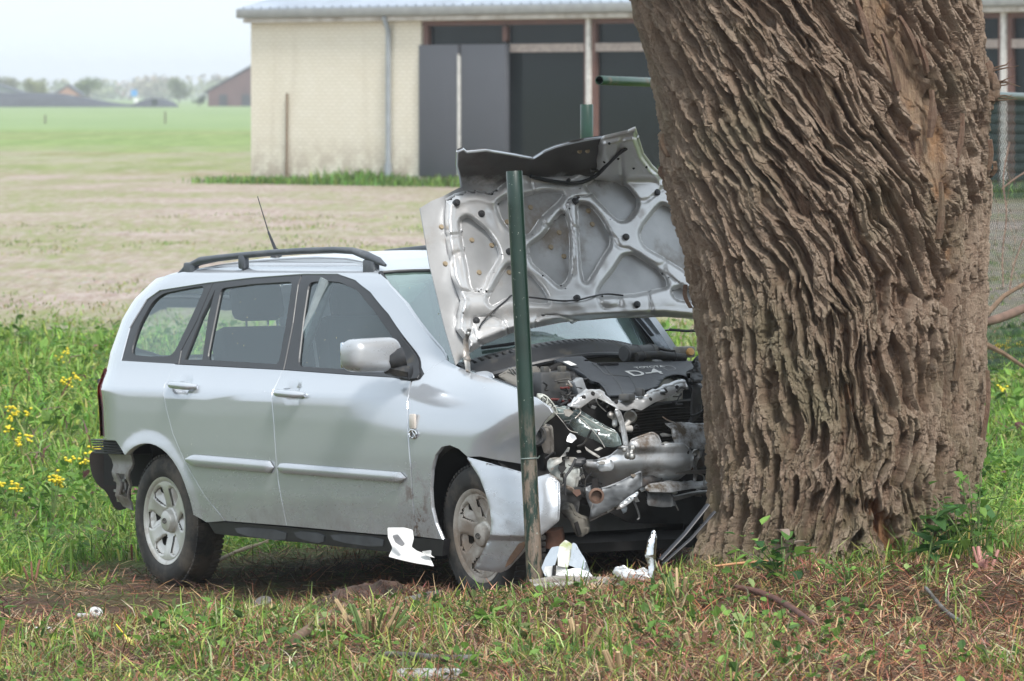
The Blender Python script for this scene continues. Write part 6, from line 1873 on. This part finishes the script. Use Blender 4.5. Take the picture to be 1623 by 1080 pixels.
stick('fallen_log', 'thin grey bark strip continuing right of the wet log', [(735, 952), (770, 950), (800, 954), (830, 956)], [.016, .014, .016, .01], simple('pale grey bark', (.33, .32, .30), .7, 0, .3, 20), .02)
stick('broken_branch', 'brown broken branch slanting left of the cut stem clump', [(467, 1026), (500, 1004), (530, 984), (548, 972), (572, 955)], [.020, .021, .019, .016, .010], WOOD, .03)
stick('broken_branch', 'speckled grey stick lying at the bottom centre', [(612, 1052), (660, 1055), (700, 1060), (766, 1058)], [.010, .014, .015, .012], GREYW, .035)
stick('dry_twig', 'forked straw coloured twig leaning out behind the rear wheel', [(335, 912), (365, 895), (400, 880), (442, 872)], [.010, .009, .007, .004], WOODP, .05, [[(372, 893), (410, 886), (445, 874)]])
stick('broken_branch', 'dark red brown stick curving in front of the trunk, left', [(1165, 948), (1200, 955), (1245, 975), (1290, 1008)], [.008, .013, .013, .008], simple('red brown twig', (.11, .05, .038), .8, 0, .3, 30), .045)
stick('broken_branch', 'grey and brown stick below the right side of the trunk', [(1467, 945), (1485, 968), (1500, 985), (1522, 1000)], [.006, .008, .009, .008], GREYW, .035)
stick('dry_twig', 'thin orange twig in front of the left foot of the trunk', [(1130, 925), (1170, 920), (1240, 914)], [.004, .006, .003], simple('orange twig', (.42, .22, .11), .8), .07)
stick('broken_branch', 'dark stick under the leaves right of the cut clump', [(858, 955), (885, 962), (912, 972)], [.008, .012, .006], WOOD, .03)
# branch behind the trunk at the right edge
b0 = at(1558, 512, 36)
P_ = [at(*q) - b0 for q in ((1550, 512, 36), (1575, 508, 36.1), (1600, 499, 36.2), (1630, 486, 36.4), (1690, 470, 36.8))]
t = MB().tube(smooth_poly(P_, 2, False), .027, 12).build('leaning_branch', simple('red brown branch', (.16, .10, .075), .8, 0, .3, 14)); t.location = b0
tag(t, 'thick red brown branch crossing behind the right edge of the trunk', 'branch')
for L in ([(1560, 545, 36), (1590, 560, 36), (1623, 582, 36)], [(1562, 500, 36), (1590, 470, 36.2), (1640, 440, 36.4)]):
    MB().tube([at(*q) - b0 for q in L], [.018, .014, .01], 7).build('side_twig', WOOD, t)
P_ = gpt(1600, 640)
# dead vine twigs on the fence
for k, L in enumerate([[(1590, 455, 43), (1588, 400, 43), (1597, 340, 43), (1588, 285, 43), (1600, 225, 43)], [(1588, 300, 43), (1606, 285, 43), (1630, 270, 43)], [(1600, 460, 43), (1606, 420, 43), (1622, 380, 43)]]):
    MB().tube(smooth_poly([at(*q) - Ra for q in L], 2, False), .006, 5).build('dead_vine', simple('dead vine', (.22, .14, .11), .85), fen)
# small litter
def litter(name, label, px, py, build, cat='debris'):
    b0 = gpt(px, py); o = build(b0); o.location = b0; tag(o, label, cat); return o
litter('plastic_clip', 'small grey plastic clip with a round hole on the bare soil at left', 148, 980,
       lambda b: MB().lathe([(.012, 0), (.028, 0), (.030, .012), (.022, .018), (.010, .016), (.009, .0)], (.01, 0, .02), (.25, -.6, .7), 20).box((-.035, 0, .012), (.07, .03, .016), None, .004).build('plastic_clip', simple('grey clip', (.55, .55, .55), .4)))
litter('plastic_fragment', 'pale crumpled fragment at the left edge of the bare soil', 66, 1004,
       lambda b: MB().box((0, 0, .012), (.06, .03, .012), np.array(Matrix.Rotation(.3, 3, 'Y')), .004).box((.025, 0, .015), (.03, .03, .02), None, .005).build('plastic_fragment', simple('pale fragment', (.5, .5, .48), .5)))
litter('rubber_cap', 'grey ribbed rubber cap half sunk in the straw below the sill', 419, 972,
       lambda b: MB().lathe([(.0005, .035), (.030, .034), (.038, .028), (.036, .02), (.040, .014), (.036, .008), (.038, -.02)], (0, 0, .03), (-.2, -.5, .8), 20).build('rubber_cap', simple('grey rubber', (.12, .11, .10), .6)))
litter('paper_scrap', 'tiny white scrap lying in the grass by the brown branch', 507, 1012,
       lambda b: MB().box((0, 0, .03), (.05, .02, .004), np.array(Matrix.Rotation(.2, 3, 'Y'))).build('paper_scrap', WHITEP))
litter('flat_stone', 'flat pale grey stone at the bottom edge of the picture', 680, 1078,
       lambda b: MB().box((0, .03, .01), (.24, .14, .05), None, .02).build('flat_stone', simple('pale stone', (.38, .38, .38), .8, 0, .25, 20, bmp=.5)))
b0 = gpt(205, 1030)
t = thing('marker_tag', 'bright yellow marker with a thin stem and rounded head in the grass', 'marker', tuple(b0))
YEL = simple('yellow plastic', (.72, .58, .05), .45, 0, .1, 20)
q0, q1 = at(184, 990, b0[1]) - b0, at(200, 1010, b0[1]) - b0
MB().tube([q0, q1], .0065, 6, flat=.5).build('stem', YEL, t)
q2 = at(212, 1027, b0[1]) - b0
MB().tube(smooth_poly([q1, q1 * .6 + q2 * .4, q1 * .3 + q2 * .7, q2], 1, False), [.006, .014, .019, .019, .015, .006][:6], 10, flat=.6).build('head', simple('pale yellow plastic', (.70, .62, .15), .45, 0, .15, 30), t)

# ============================================================ GRASS, STRAW, LEAVES
def leaf_mat(name, transl=.35, rough=.6):
    m = bpy.data.materials.new(name); m.use_nodes = True; nt = m.node_tree; b = nt.nodes['Principled BSDF']
    a = node(nt, 'ShaderNodeAttribute'); a.attribute_name = 'col'
    nt.links.new(a.outputs['Color'], b.inputs['Base Color']); b.inputs['Roughness'].default_value = rough; b.inputs['Specular IOR Level'].default_value = .35
    out = nt.nodes['Material Output']; tr = nt.nodes.new('ShaderNodeBsdfTranslucent'); nt.links.new(a.outputs['Color'], tr.inputs[0])
    mx = nt.nodes.new('ShaderNodeMixShader'); mx.inputs[0].default_value = transl
    nt.links.new(b.outputs[0], mx.inputs[1]); nt.links.new(tr.outputs[0], mx.inputs[2]); nt.links.new(mx.outputs[0], out.inputs[0])
    return m
BLM = leaf_mat('grass blades'); STM = leaf_mat('straw and litter', .1, .8)
def blades(name, x, y, L, W, upr, palette, seed, mat, label, cat, curl=.5, cw=None, zoff=0.0, taper=.25):
    """x, y roots; L lengths; W widths; upr 1 upright .. 0 lying"""
    r = np.random.default_rng(seed); n = len(x)
    az = r.random(n) * 2 * np.pi
    z = gz(x, y) + zoff
    el = np.clip(upr + r.normal(size=n) * .16, 0.02, 1) * (np.pi / 2)
    d = np.stack([np.cos(az) * np.cos(el), np.sin(az) * np.cos(el), np.sin(el)], -1)
    s = np.stack([-np.sin(az + r.normal(size=n) * .8), np.cos(az), r.normal(size=n) * .3], -1); s /= np.linalg.norm(s, axis=1)[:, None]
    droop = np.stack([np.cos(az), np.sin(az), -np.ones(n) * 1.1], -1) * (curl * r.random(n) * L)[:, None] * np.where(upr > .3, .45, .12)[:, None] if not np.isscalar(upr) else np.stack([np.cos(az), np.sin(az), -np.ones(n) * 1.1], -1) * (curl * r.random(n) * L)[:, None] * (.45 if upr > .3 else .12)
    P0 = np.stack([x, y, z], -1); P1 = P0 + d * (L * .55)[:, None]; P2 = P0 + d * L[:, None] + droop
    P2[:, 2] = np.maximum(P2[:, 2], gz(P2[:, 0], P2[:, 1]) + .003)
    hw = (W / 2)[:, None]
    V = np.stack([P0 - s * hw * .8, P0 + s * hw * .8, P1 - s * hw, P1 + s * hw, P2 - s * hw * taper, P2 + s * hw * taper], 1).reshape(-1, 3)
    b = np.arange(n)[:, None] * 6
    F = np.concatenate([b + np.array([[0, 1, 3, 2]]), b + np.array([[2, 3, 5, 4]])], 1).reshape(-1, 4)
    pal = np.array([p[:3] for p in palette]); pw = np.array([p[3] for p in palette], float); pw /= pw.sum()
    if cw is None: k = r.choice(len(pal), n, p=pw)
    else:
        cdf = np.cumsum(cw, 1); cdf /= cdf[:, -1:]; k = (r.random(n)[:, None] > cdf).sum(1)
    c = pal[k] * (.6 + .8 * r.random(n))[:, None] * (1 + .12 * r.normal(size=(n, 3)))
    c = np.clip(c, .004, .9)
    cc = np.repeat(c, 6, 0)
    o = mesh_np(name, V, F, mat, smooth=False, cols={'col': cc})
    return stuff(o, label, cat)
def leaves(name, x, y, h, S, palette, seed, label, tilt=.6):
    """small broad leaves: a folded six-point blade each"""
    r = np.random.default_rng(seed); n = len(x); az = r.random(n) * 6.283; el = r.normal(size=n) * tilt
    d = np.stack([np.cos(az) * np.cos(el), np.sin(az) * np.cos(el), np.sin(el)], -1)
    s = np.cross(d, np.array([0, 0, 1.0]) + .35 * r.normal(size=(n, 3))); s /= np.linalg.norm(s, axis=1)[:, None]; u = np.cross(s, d)
    P = np.stack([x, y, gz(x, y) + h], -1); Lh = S[:, None]
    pts = [P, P + d * Lh * .35 + s * Lh * .34 + u * Lh * .08, P + d * Lh * .72 + s * Lh * .26 + u * Lh * .08, P + d * Lh - u * Lh * .06, P + d * Lh * .72 - s * Lh * .26 + u * Lh * .08, P + d * Lh * .35 - s * Lh * .34 + u * Lh * .08]
    V = np.stack(pts, 1).reshape(-1, 3); b = np.arange(n)[:, None] * 6
    F = np.concatenate([b + np.array([[0, 1, 2, 3]]), b + np.array([[0, 3, 4, 5]])], 1).reshape(-1, 4)
    pal = np.array([p[:3] for p in palette]); pw = np.array([p[3] for p in palette], float); pw /= pw.sum()
    c = pal[r.choice(len(pal), n, p=pw)] * (.65 + .7 * r.random(n))[:, None]
    return stuff(mesh_np(name, V, F, BLM, smooth=False, cols={'col': np.repeat(c, 6, 0)}), label, 'leaves')
TAN, RBR, DBR = (.46, .33, .19), (.26, .115, .065), (.085, .05, .034)
GRN1, GRN2, YGR, PAL = (.12, .21, .035), (.06, .125, .025), (.28, .34, .08), (.50, .52, .28)
def soilmask(x, y):
    """the bare churned strip that runs below the car from the left"""
    sx = x * FPX / y + W0 / 2; sy = HORIZON + (CAM_Z - gz(x, y)) * FPX / y
    c = np.interp(sx, [-100, 0, 200, 400, 600, 760, 900, 1000], [1000, 985, 962, 925, 918, 925, 915, 900]); h = np.interp(sx, [-100, 200, 600, 1000], [44, 40, 36, 18])
    e = np.abs(sy - c) / h + .9 * (N1.fbm(x * 3, y * 1.5, 3) - .5)
    return (1 - sstep(.65, 1.15, e)) * (1 - sstep(980, 1100, sx))
def incar(x, y, mx=.9, a0=-1.3, a1=3.3):
    rx, ry = x - CO[0], y - CO[1]; a = rx * CX[0] + ry * CX[1]; b = rx * CY[0] + ry * CY[1]
    return (a > a0) & (a < a1) & (np.abs(b) < mx)
def intree(x, y): return np.hypot(x - 1.37, y - TD) < .62
r = np.random.default_rng(31)
# --- verge in the foreground: chopped stalks, thatch and fresh green
def scatter(n, x0, x1, y0, y1, near=True):
    x = r.uniform(x0, x1, n); y = r.uniform(y0, y1, n); k = ~intree(x, y) & ~incar(x, y, .80)
    return x[k], y[k]
x, y = scatter(90000, -3.2, 3.6, 21.2, 27.0)
gm = N1.fbm(x * 1.6 + 3, y * 1.6, 3); gm2 = N2.fbm(x * 5, y * 5, 2)
soilband = soilmask(x, y)
green = np.clip((.50 - .17 * x - gm * .9) + (gm2 - .5) * 1.2, 0.02, 1) * (1 - .85 * soilband)
right = sstep(-.2, 1.2, x)
cw = np.stack([.34 + .3 * right, .42 + .9 * right, .46 + .2 * right, green * 1.0, green * .7, green * .9, green * .35], -1)
keep = r.random(len(x)) > soilband * .88
x, y, cw = x[keep], y[keep], cw[keep]
PALV = [(*TAN, 1), (*RBR, 1), (*DBR, 1), (*GRN1, 1), (*GRN2, 1), (*YGR, 1), (*PAL, 1)]
blades('straw_litter', x, y, r.uniform(.03, .13, len(x)), r.uniform(.002, .006, len(x)), np.abs(r.normal(size=len(x)) * .18), PALV, 41, STM,
       'matted chopped straw, stalks and green clippings covering the near verge', 'straw', cw=cw, zoff=.010, curl=.4)
# upright stubble and fresh blades
x, y = scatter(30000, -3.2, 3.6, 21.2, 26.4)
kx_ = r.random(len(x)) > .55 * sstep(-.2, 1.6, x); x, y = x[kx_], y[kx_]
k = (N1.fbm(x * 2.2 + 3, y * 2.2, 3) + .25 * (N2(x * 9, y * 9) - .5) < .50) & ~((soilmask(x, y) > .4) & (r.random(len(x)) > .05))
x, y = x[k], y[k]
blades('grass_blades', x, y, r.uniform(.03, .11, len(x)) * (1 + .6 * (r.random(len(x)) > .93)), r.uniform(.003, .007, len(x)), np.full(len(x), .62), [(*GRN1, 3), (*GRN2, 1), (*YGR, 3), (*TAN, 2.6), (*RBR, 2.2)], 42, BLM,
       'fresh green blades and stubble growing through the straw', 'grass', curl=.6)
x, y = scatter(5200, -3.2, 3.6, 21.2, 25.6)
k = (N1.fbm(x * 1.8 + 3, y * 1.8, 3) < .50) & (soilmask(x, y) < .2); x, y = x[k], y[k]
leaves('low_leaves', x, y, r.uniform(.015, .07, len(x)), r.uniform(.018, .055, len(x)), [(.10, .20, .035, 3), (.17, .30, .06, 2), (.25, .33, .12, 1), (.06, .12, .03, 2)], 43, 'small broad green leaves scattered over the near verge')
# longer fresh clumps standing out of the verge
cx_ = r.uniform(-3.0, 3.4, 90); cy_ = r.uniform(21.4, 25.6, 90); q = r.integers(0, 90, 1500)
x = cx_[q] + r.normal(size=1500) * .05; y = cy_[q] + r.normal(size=1500) * .05; k = (soilmask(x, y) < .3) & ~intree(x, y); x, y = x[k], y[k]
blades('grass_blades', x, y, r.uniform(.07, .20, len(x)), r.uniform(.004, .008, len(x)), np.full(len(x), .74), [(*GRN1, 3), (*YGR, 3), (*PAL, .8)], 47, BLM, 'longer fresh green grass clumps on the near verge', 'grass', curl=.7)
# --- torn soil and straw beside and under the car
x, y = scatter(16000, -3.4, 1.2, 25.0, 29.5)
blades('straw_litter', x, y, r.uniform(.03, .12, len(x)), r.uniform(.002, .005, len(x)), np.abs(r.normal(size=len(x)) * .12), [(*RBR, 3), (*DBR, 4), (*TAN, 1.2), (*GRN2, 1.5)], 44, STM,
       'dark torn straw and roots on the churned soil along the car', 'straw', zoff=.006)
n = 9000; a = r.uniform(-1.2, 3.4, n); b_ = r.uniform(-.85, .85, n)
x = CO[0] + a * CX[0] + b_ * CY[0]; y = CO[1] + a * CX[1] + b_ * CY[1]
blades('straw_litter', x, y, r.uniform(.04, .14, n), r.uniform(.002, .005, n), np.abs(r.normal(size=n) * .15), [(*RBR, 2), (*DBR, 4), (*TAN, 1.4), (*GRN2, 1)], 45, STM,
       'flattened straw and roots under the car', 'straw', zoff=.006)
# --- meadow: left, behind the car and right of the trunk
def meadow(n, y0, y1, l0, l1, w, seed, lab, upr=.66, dens=.0):
    yy = y0 + (y1 - y0) * r.random(n) ** 1.0; half = .082 * yy + 2.0
    xx = r.uniform(-1, 1, n) * half
    k = ~incar(xx, yy, .86) & ~intree(xx, yy)
    k &= ~((soilmask(xx, yy) > .4) & (r.random(n) < .93))
    tuft = N2.fbm(xx * 1.3, yy * .8, 3)
    k &= r.random(n) < sstep(.30 + dens, .55 + dens, tuft) * .85 + .25
    edge = 1 - sstep(48, 56, yy + 8 * (N1.fbm(xx * .5, yy * .3, 2) - .5))
    k &= r.random(n) < edge
    xx, yy, tuft = xx[k], yy[k], tuft[k]; m_ = len(xx)
    L = r.uniform(l0, l1, m_) * (.5 + 1.0 * tuft)
    u = np.clip(np.full(m_, upr) - .25 * (N1.fbm(xx * 2, yy * 2, 2) > .55), .08, 1)
    L = L * .8
    blades('grass_blades', xx, yy, L, np.full(m_, w) * r.uniform(.6, 1.3, m_), u, [(.15, .27, .04, 4), (.08, .17, .03, 2), (.27, .38, .07, 3), (.38, .40, .15, .9), (.20, .10, .09, .3)], seed, BLM, lab, 'grass', curl=.9)
meadow(34000, 26.9, 30.5, .05, .13, .0065, 51, 'cut green grass lying around the rear wheel', .30)
meadow(60000, 29.5, 38, .10, .24, .009, 52, 'lush bright green grass beside and behind the car', .62)
meadow(52000, 37, 56, .13, .30, .014, 53, 'taller loose green grass up to the gravel yard', .66)
def broad(n, y0, y1, s0, s1, seed, lab):
    yy = r.uniform(y0, y1, n); xx = r.uniform(-1, 1, n) * (.082 * yy + 1.5)
    k = ~incar(xx, yy, .86) & ~intree(xx, yy) & (N1.fbm(xx * 1.1, yy * .7, 2) > .44); xx, yy = xx[k], yy[k]; m_ = len(xx)
    leaves('meadow_leaves', xx, yy, r.uniform(.02, .14, m_), r.uniform(s0, s1, m_), [(.11, .22, .035, 3), (.18, .32, .06, 2), (.07, .15, .03, 2), (.24, .10, .12, .12)], seed, lab)
broad(7000, 30.0, 36, .03, .055, 61, 'broad weed leaves among the grass near the car')
broad(9000, 33, 54, .05, .10, 62, 'broad weed leaves in the meadow behind')
# tufts on the gravel yard, grass at the foot of the building
n = 5000; cx_ = r.uniform(-11, 12, 700); cy_ = 56 + 40 * r.random(700) ** 1.8; q = r.integers(0, 700, n * 4)
sp_ = r.normal(size=(n * 4, 2)); xx = cx_[q] + sp_[:, 0] * .22; yy = cy_[q] + sp_[:, 1] * .4
k = N1.fbm(cx_[q] * .15, cy_[q] * .1 + 7, 2) + .0 * xx < .58; xx, yy = xx[k], yy[k]; m_ = len(xx)
blades('yard_tufts', xx, yy, r.uniform(.02, .075, m_), np.full(m_, .014), np.full(m_, .55), [(.18, .25, .06, 3), (.27, .31, .09, 2), (.34, .31, .15, 1)], 63, BLM, 'low grass tufts scattered over the gravel yard', 'grass')
n = 9000; s_ = r.uniform(-1.0, LEN + 1, n); off_ = -np.abs(r.normal(size=n)) * .45 - .05
P_ = Bo[None] + bx[None] * s_[:, None] + (-bn)[None] * off_[:, None]
hmod = .4 + .9 * N1(s_ * .5, s_ * 0 + 2)
blades('wall_grass', P_[:, 0], P_[:, 1], r.uniform(.10, .42, n) * hmod, np.full(n, .035), np.full(n, .75), [(.15, .27, .06, 3), (.11, .20, .05, 2), (.22, .31, .09, 1)], 64, BLM, 'long green grass along the foot of the brick wall', 'grass')
# --- earth thrown up under the nose
def mound(px=975, py=905, sx_=.40, sy_=.42, hh_=.27, lab='heap of torn reddish earth and roots pushed up under the crushed nose'):
    b0 = gpt(px, py); V = []; nx_, ny_ = 60, 40
    for j in range(ny_):
        for i in range(nx_):
            u, v = i / (nx_ - 1) * 2 - 1, j / (ny_ - 1) * 2 - 1
            rr_ = math.hypot(u, v); V.append((u * sx_ + .05, v * sy_ + .35, 0, rr_, u, v))
    V = np.array(V); X_ = V[:, 0] + b0[0]; Y_ = V[:, 1] + b0[1]
    h = hh_ * (1 - sstep(.2, 1.0, V[:, 3])) * (.55 + .9 * N1.fbm(X_ * 7, Y_ * 7, 3)) + .03 * (N2.fbm(X_ * 30, Y_ * 30, 4) - .5) * (1 - sstep(.6, 1, V[:, 3])) * 2
    P = np.stack([V[:, 0], V[:, 1], gz(X_, Y_) - b0[2] - .03 + h + .02 * (V[:, 3] < .95)], -1)
    i = (np.arange(ny_ - 1)[:, None] * nx_ + np.arange(nx_ - 1)[None]).ravel()
    o = mesh_np('earth_heap', P, np.stack([i, i + 1, i + nx_ + 1, i + nx_], -1), simple('torn brown earth', (.068, .040, .029), .95, 0, .6, 22, bmp=1.0, bscale=70), loc=b0)
    tag(o, lab, 'earth')
    return b0
mb0 = mound()
mb1 = mound(640, 955, .70, .40, .09, 'low ridge of churned brown earth in front of the sill, under the white plastic piece')
n = 2600; xx = mb1[0] + .05 + r.normal(size=n) * .36; yy = mb1[1] + .30 + r.normal(size=n) * .2
zh = .075 * np.exp(-((xx - mb1[0] - .05) ** 2 / .12 + (yy - mb1[1] - .35) ** 2 / .06))
blades('root_fibres', xx, yy, r.uniform(.03, .11, n), np.full(n, .003), np.abs(r.normal(size=n) * .25), [(*RBR, 3), (*DBR, 3), (*TAN, 1.5), (*GRN2, .7)], 67, STM, 'straw and roots over the earth ridge by the sill', 'roots', zoff=zh)
n = 3500; xx = mb0[0] + .05 + r.normal(size=n) * .22; yy = mb0[1] + .30 + r.normal(size=n) * .2
zh = .24 * np.exp(-((xx - mb0[0] - .05) ** 2 + (yy - mb0[1] - .35) ** 2) / .07)
blades('root_fibres', xx, yy, r.uniform(.03, .10, n), np.full(n, .003), np.abs(r.normal(size=n) * .3), [(*RBR, 3), (*DBR, 3), (*TAN, .7), (*GRN1, .7), (.5, .45, .05, .25)], 66, STM, 'root fibres and straw sticking out of the earth heap', 'roots', zoff=zh)

n = 2600; a = r.uniform(-2.6, 2.6, n) ; rr0 = .60 + .22 * r.random(n); xx = 1.37 + rr0 * np.sin(a); yy = TD - rr0 * np.cos(a)
k = r.random(n) < .35 + .65 * sstep(1.2, 1.9, xx); xx, yy, rr0 = xx[k], yy[k], rr0[k]; m_ = len(xx)
blades('grass_blades', xx, yy, r.uniform(.06, .22, m_) * (.6 + .7 * sstep(1.3, 1.9, xx)), r.uniform(.004, .008, m_), np.full(m_, .72), [(*GRN1, 3), (*YGR, 2), (*GRN2, 1), (*TAN, .8)], 71, BLM, 'grass growing up round the foot of the trunk', 'grass', curl=.8)
# --- counted plants
def plant(name, label, cat, px, py, builder, grp=None):
    b0 = gpt(px, py); t = thing(name, label, cat, tuple(b0), group=grp); builder(t); return t
STEMG = simple('green stem', (.11, .17, .05), .7, 0, .3, 30); STEMR = simple('cut reddish stem', (.20, .10, .06), .8, 0, .35, 25); STEMT = simple('cut straw stem', (.38, .27, .15), .8, 0, .3, 25)
def stalks(n, rad, h0, h1, mats, seed, thick=.007, spread=.5):
    def f(t):
        q = random.Random(seed)
        for _ in range(n):
            a = q.uniform(0, 6.28); r0 = rad * q.random() ** .6; h = q.uniform(h0, h1); lean_ = spread * r0 / rad
            p0 = np.array([math.cos(a) * r0 * .5, math.sin(a) * r0 * .5, -.01]); p1 = p0 + np.array([math.cos(a) * lean_ * h, math.sin(a) * lean_ * h, h])
            rr_ = thick * q.uniform(.6, 1.25)
            MB().tube([p0, (p0 + p1) / 2 + [0, 0, .01 * q.random()], p1], [rr_ * 1.2, rr_, rr_ * .9], 6).build('stalk', q.choice(mats), t)
    return f
plant('cut_plant_clump', 'large clump of cut hollow green and tan stalks below the sill, left of the log', 'plant', 588, 1015, stalks(34, .13, .07, .16, [STEMG, STEMT, STEMT, STEMR], 1, .008, .9))
plant('cut_plant_clump', 'small clump of tan cut stalks at the bottom right of centre', 'plant', 920, 1030, stalks(14, .07, .06, .15, [STEMT, STEMR, STEMT], 2, .008, .5))
plant('cut_plant_clump', 'pair of short cut brown stubs below the left side of the trunk', 'plant', 1105, 1035, stalks(4, .07, .07, .10, [STEMR, STEMT], 3, .011, .3))
plant('cut_plant_clump', 'pink stubs sticking up at the lower right of the trunk', 'plant', 1560, 905, stalks(6, .08, .06, .11, [simple('pink stem', (.42, .20, .17), .7)], 4, .008, .6))
plant('cut_plant_clump', 'small green stubble clump in front of the chrome trim piece', 'plant', 1075, 950, stalks(12, .08, .06, .13, [STEMG, STEMT], 5, .007, .6))
plant('cut_plant_clump', 'short tan stalks at the bottom edge right of centre', 'plant', 990, 1075, stalks(9, .07, .06, .13, [STEMT, STEMT, STEMR], 6, .008, .5))
plant('cut_plant_clump', 'brown cut stub in the grass left of the rear wheel', 'plant', 52, 925, stalks(3, .03, .08, .13, [STEMR], 7, .009, .4))
def leafy(n, h, rad, size, cols, seed, stems=4):
    def f(t):
        q = np.random.default_rng(seed); P = []
        for k in range(stems):
            a = q.random() * 6.28; e = np.array([math.cos(a) * rad * q.random(), math.sin(a) * rad * q.random(), h * (.6 + .4 * q.random())])
            MB().tube([(0, 0, 0), e * .5 + [0, 0, .02], e], [.004, .003, .002], 5).build('stem', STEMG, t); P.append(e)
        V, F, C = [], [], []
        for k in range(n):
            e = P[q.integers(0, stems)] * (.25 + .8 * q.random()) + q.normal(size=3) * rad * .15
            az = q.random() * 6.28; el = q.normal() * .4; d_ = np.array([math.cos(az) * math.cos(el), math.sin(az) * math.cos(el), math.sin(el)])
            s_ = np.cross(d_, [0, 0, 1]); s_ /= np.linalg.norm(s_) + 1e-6; u = np.cross(s_, d_); L = size * (.5 + q.random())
            b = len(V); V += [e, e + d_ * L * .3 + s_ * L * .34 + u * L * .1, e + d_ * L * .65 + s_ * L * .26, e + d_ * L - u * L * .15, e + d_ * L * .65 - s_ * L * .26, e + d_ * L * .3 - s_ * L * .34 + u * L * .1]
            F += [(b, b + 1, b + 2, b + 3), (b, b + 3, b + 4, b + 5)]; C += [np.array(cols[q.integers(0, len(cols))]) * (.7 + .6 * q.random())] * 6
        o = mesh_np('leaves', np.array(V), np.array(F), BLM, t, smooth=False, cols={'col': np.array(C)}); o['kind'] = 'stuff'
    return f
DG = [(.035, .10, .03), (.06, .15, .04), (.05, .12, .03)]; LG = [(.12, .24, .04), (.19, .33, .07), (.09, .2, .04)]
plant('nettle', 'dark green nettle with toothed leaves at the right foot of the trunk', 'plant', 1505, 895, leafy(60, .30, .20, .085, DG + LG[:1], 11, 7))
plant('nettle', 'tall thin bright green weed at the right edge of the trunk', 'plant', 1550, 900, leafy(120, .44, .20, .045, LG, 12, 9))
plant('nettle', 'single dark green leaf cluster on the lower right bark', 'plant', 1468, 912, leafy(22, .30, .06, .08, DG, 13, 3))
plant('ground_ivy', 'low green and pinkish leafed plant at the left front foot of the trunk', 'plant', 1240, 925, leafy(80, .20, .24, .055, LG + DG + [(.28, .22, .18)], 14, 8))
plant('ground_ivy', 'feathery green weed in front of the middle of the trunk', 'plant', 1345, 935, leafy(50, .13, .14, .03, LG, 15, 8))
plant('dock_plant', 'light green broad leafed seedling on the verge right of the clump', 'plant', 765, 1000, leafy(20, .07, .12, .06, LG, 16, 4))
plant('dock_plant', 'pale spotted wilted leaves in the middle of the near verge', 'plant', 835, 1018, leafy(11, .07, .08, .065, [(.38, .40, .20), (.30, .36, .16)], 17, 3))
plant('dock_plant', 'small ferny bright green weed right of the pale leaves', 'plant', 880, 1038, leafy(40, .07, .10, .026, LG, 18, 5))
plant('dock_plant', 'bright green leafy weed at the left edge of the picture', 'plant', -2, 1010, leafy(36, .14, .09, .045, LG, 19, 4))
plant('dock_plant', 'leafy weed under the sill right of the yellow marker', 'plant', 350, 1000, leafy(30, .09, .14, .045, LG, 20, 5))
YF = simple('yellow petals', (.75, .60, .03), .6, 0, .2, 40)
def rape(h, seed, nfl=3):
    def f(t):
        q = random.Random(seed)
        for k in range(nfl):
            e = np.array([q.uniform(-.08, .08), q.uniform(-.08, .08), h * q.uniform(.8, 1.05)])
            MB().tube([(0, 0, 0), e * .5, e], [.005, .004, .002], 5).build('stem', STEMG, t)
            m = MB()
            for _ in range(8):
                m.sphere(e + np.array([q.gauss(0, .015), q.gauss(0, .015), q.gauss(0, .015)]), (.011, .011, .007), 6, 3)
            o = m.build('flower_head', YF, t, auto=False); o['kind'] = 'stuff'
    return f
fl = [(97, 560, 'topmost left pair of yellow flowers in the meadow by the quarter window'), (118, 612, 'yellow flowers just left of the tail lamp'), (40, 668, 'yellow flowers left of the tail, mid height'), (12, 690, 'yellow flowers at the left edge level with the tail lamp'),
      (42, 710, 'lone yellow flower spike left of the torn bumper'), (165, 730, 'yellow flowers right behind the torn bumper liner'), (118, 740, 'yellow flowers in the grass beside the torn bumper liner'), (22, 790, 'low yellow flowers at the left edge below the bumper height'), (84, 790, 'small yellow flower low in the grass left of the rear wheel'),
      (1577, 500, 'yellow flowers right of the trunk above the leaning branch'), (1605, 495, 'yellow flowers by the leaning branch at the right edge'), (1583, 560, 'yellow flowers below the leaning branch'), (1612, 540, 'yellow flower spike at the right edge of the picture'), (1570, 620, 'small yellow flowers low by the right edge of the trunk')]
for k, (px, py, lab) in enumerate(fl):
    plant('yellow_wildflower', lab, 'flower', px, py + 34, rape(.16 + .03 * (k % 3), 30 + k, 2 + k % 3), grp='yellow wildflowers in the meadow')
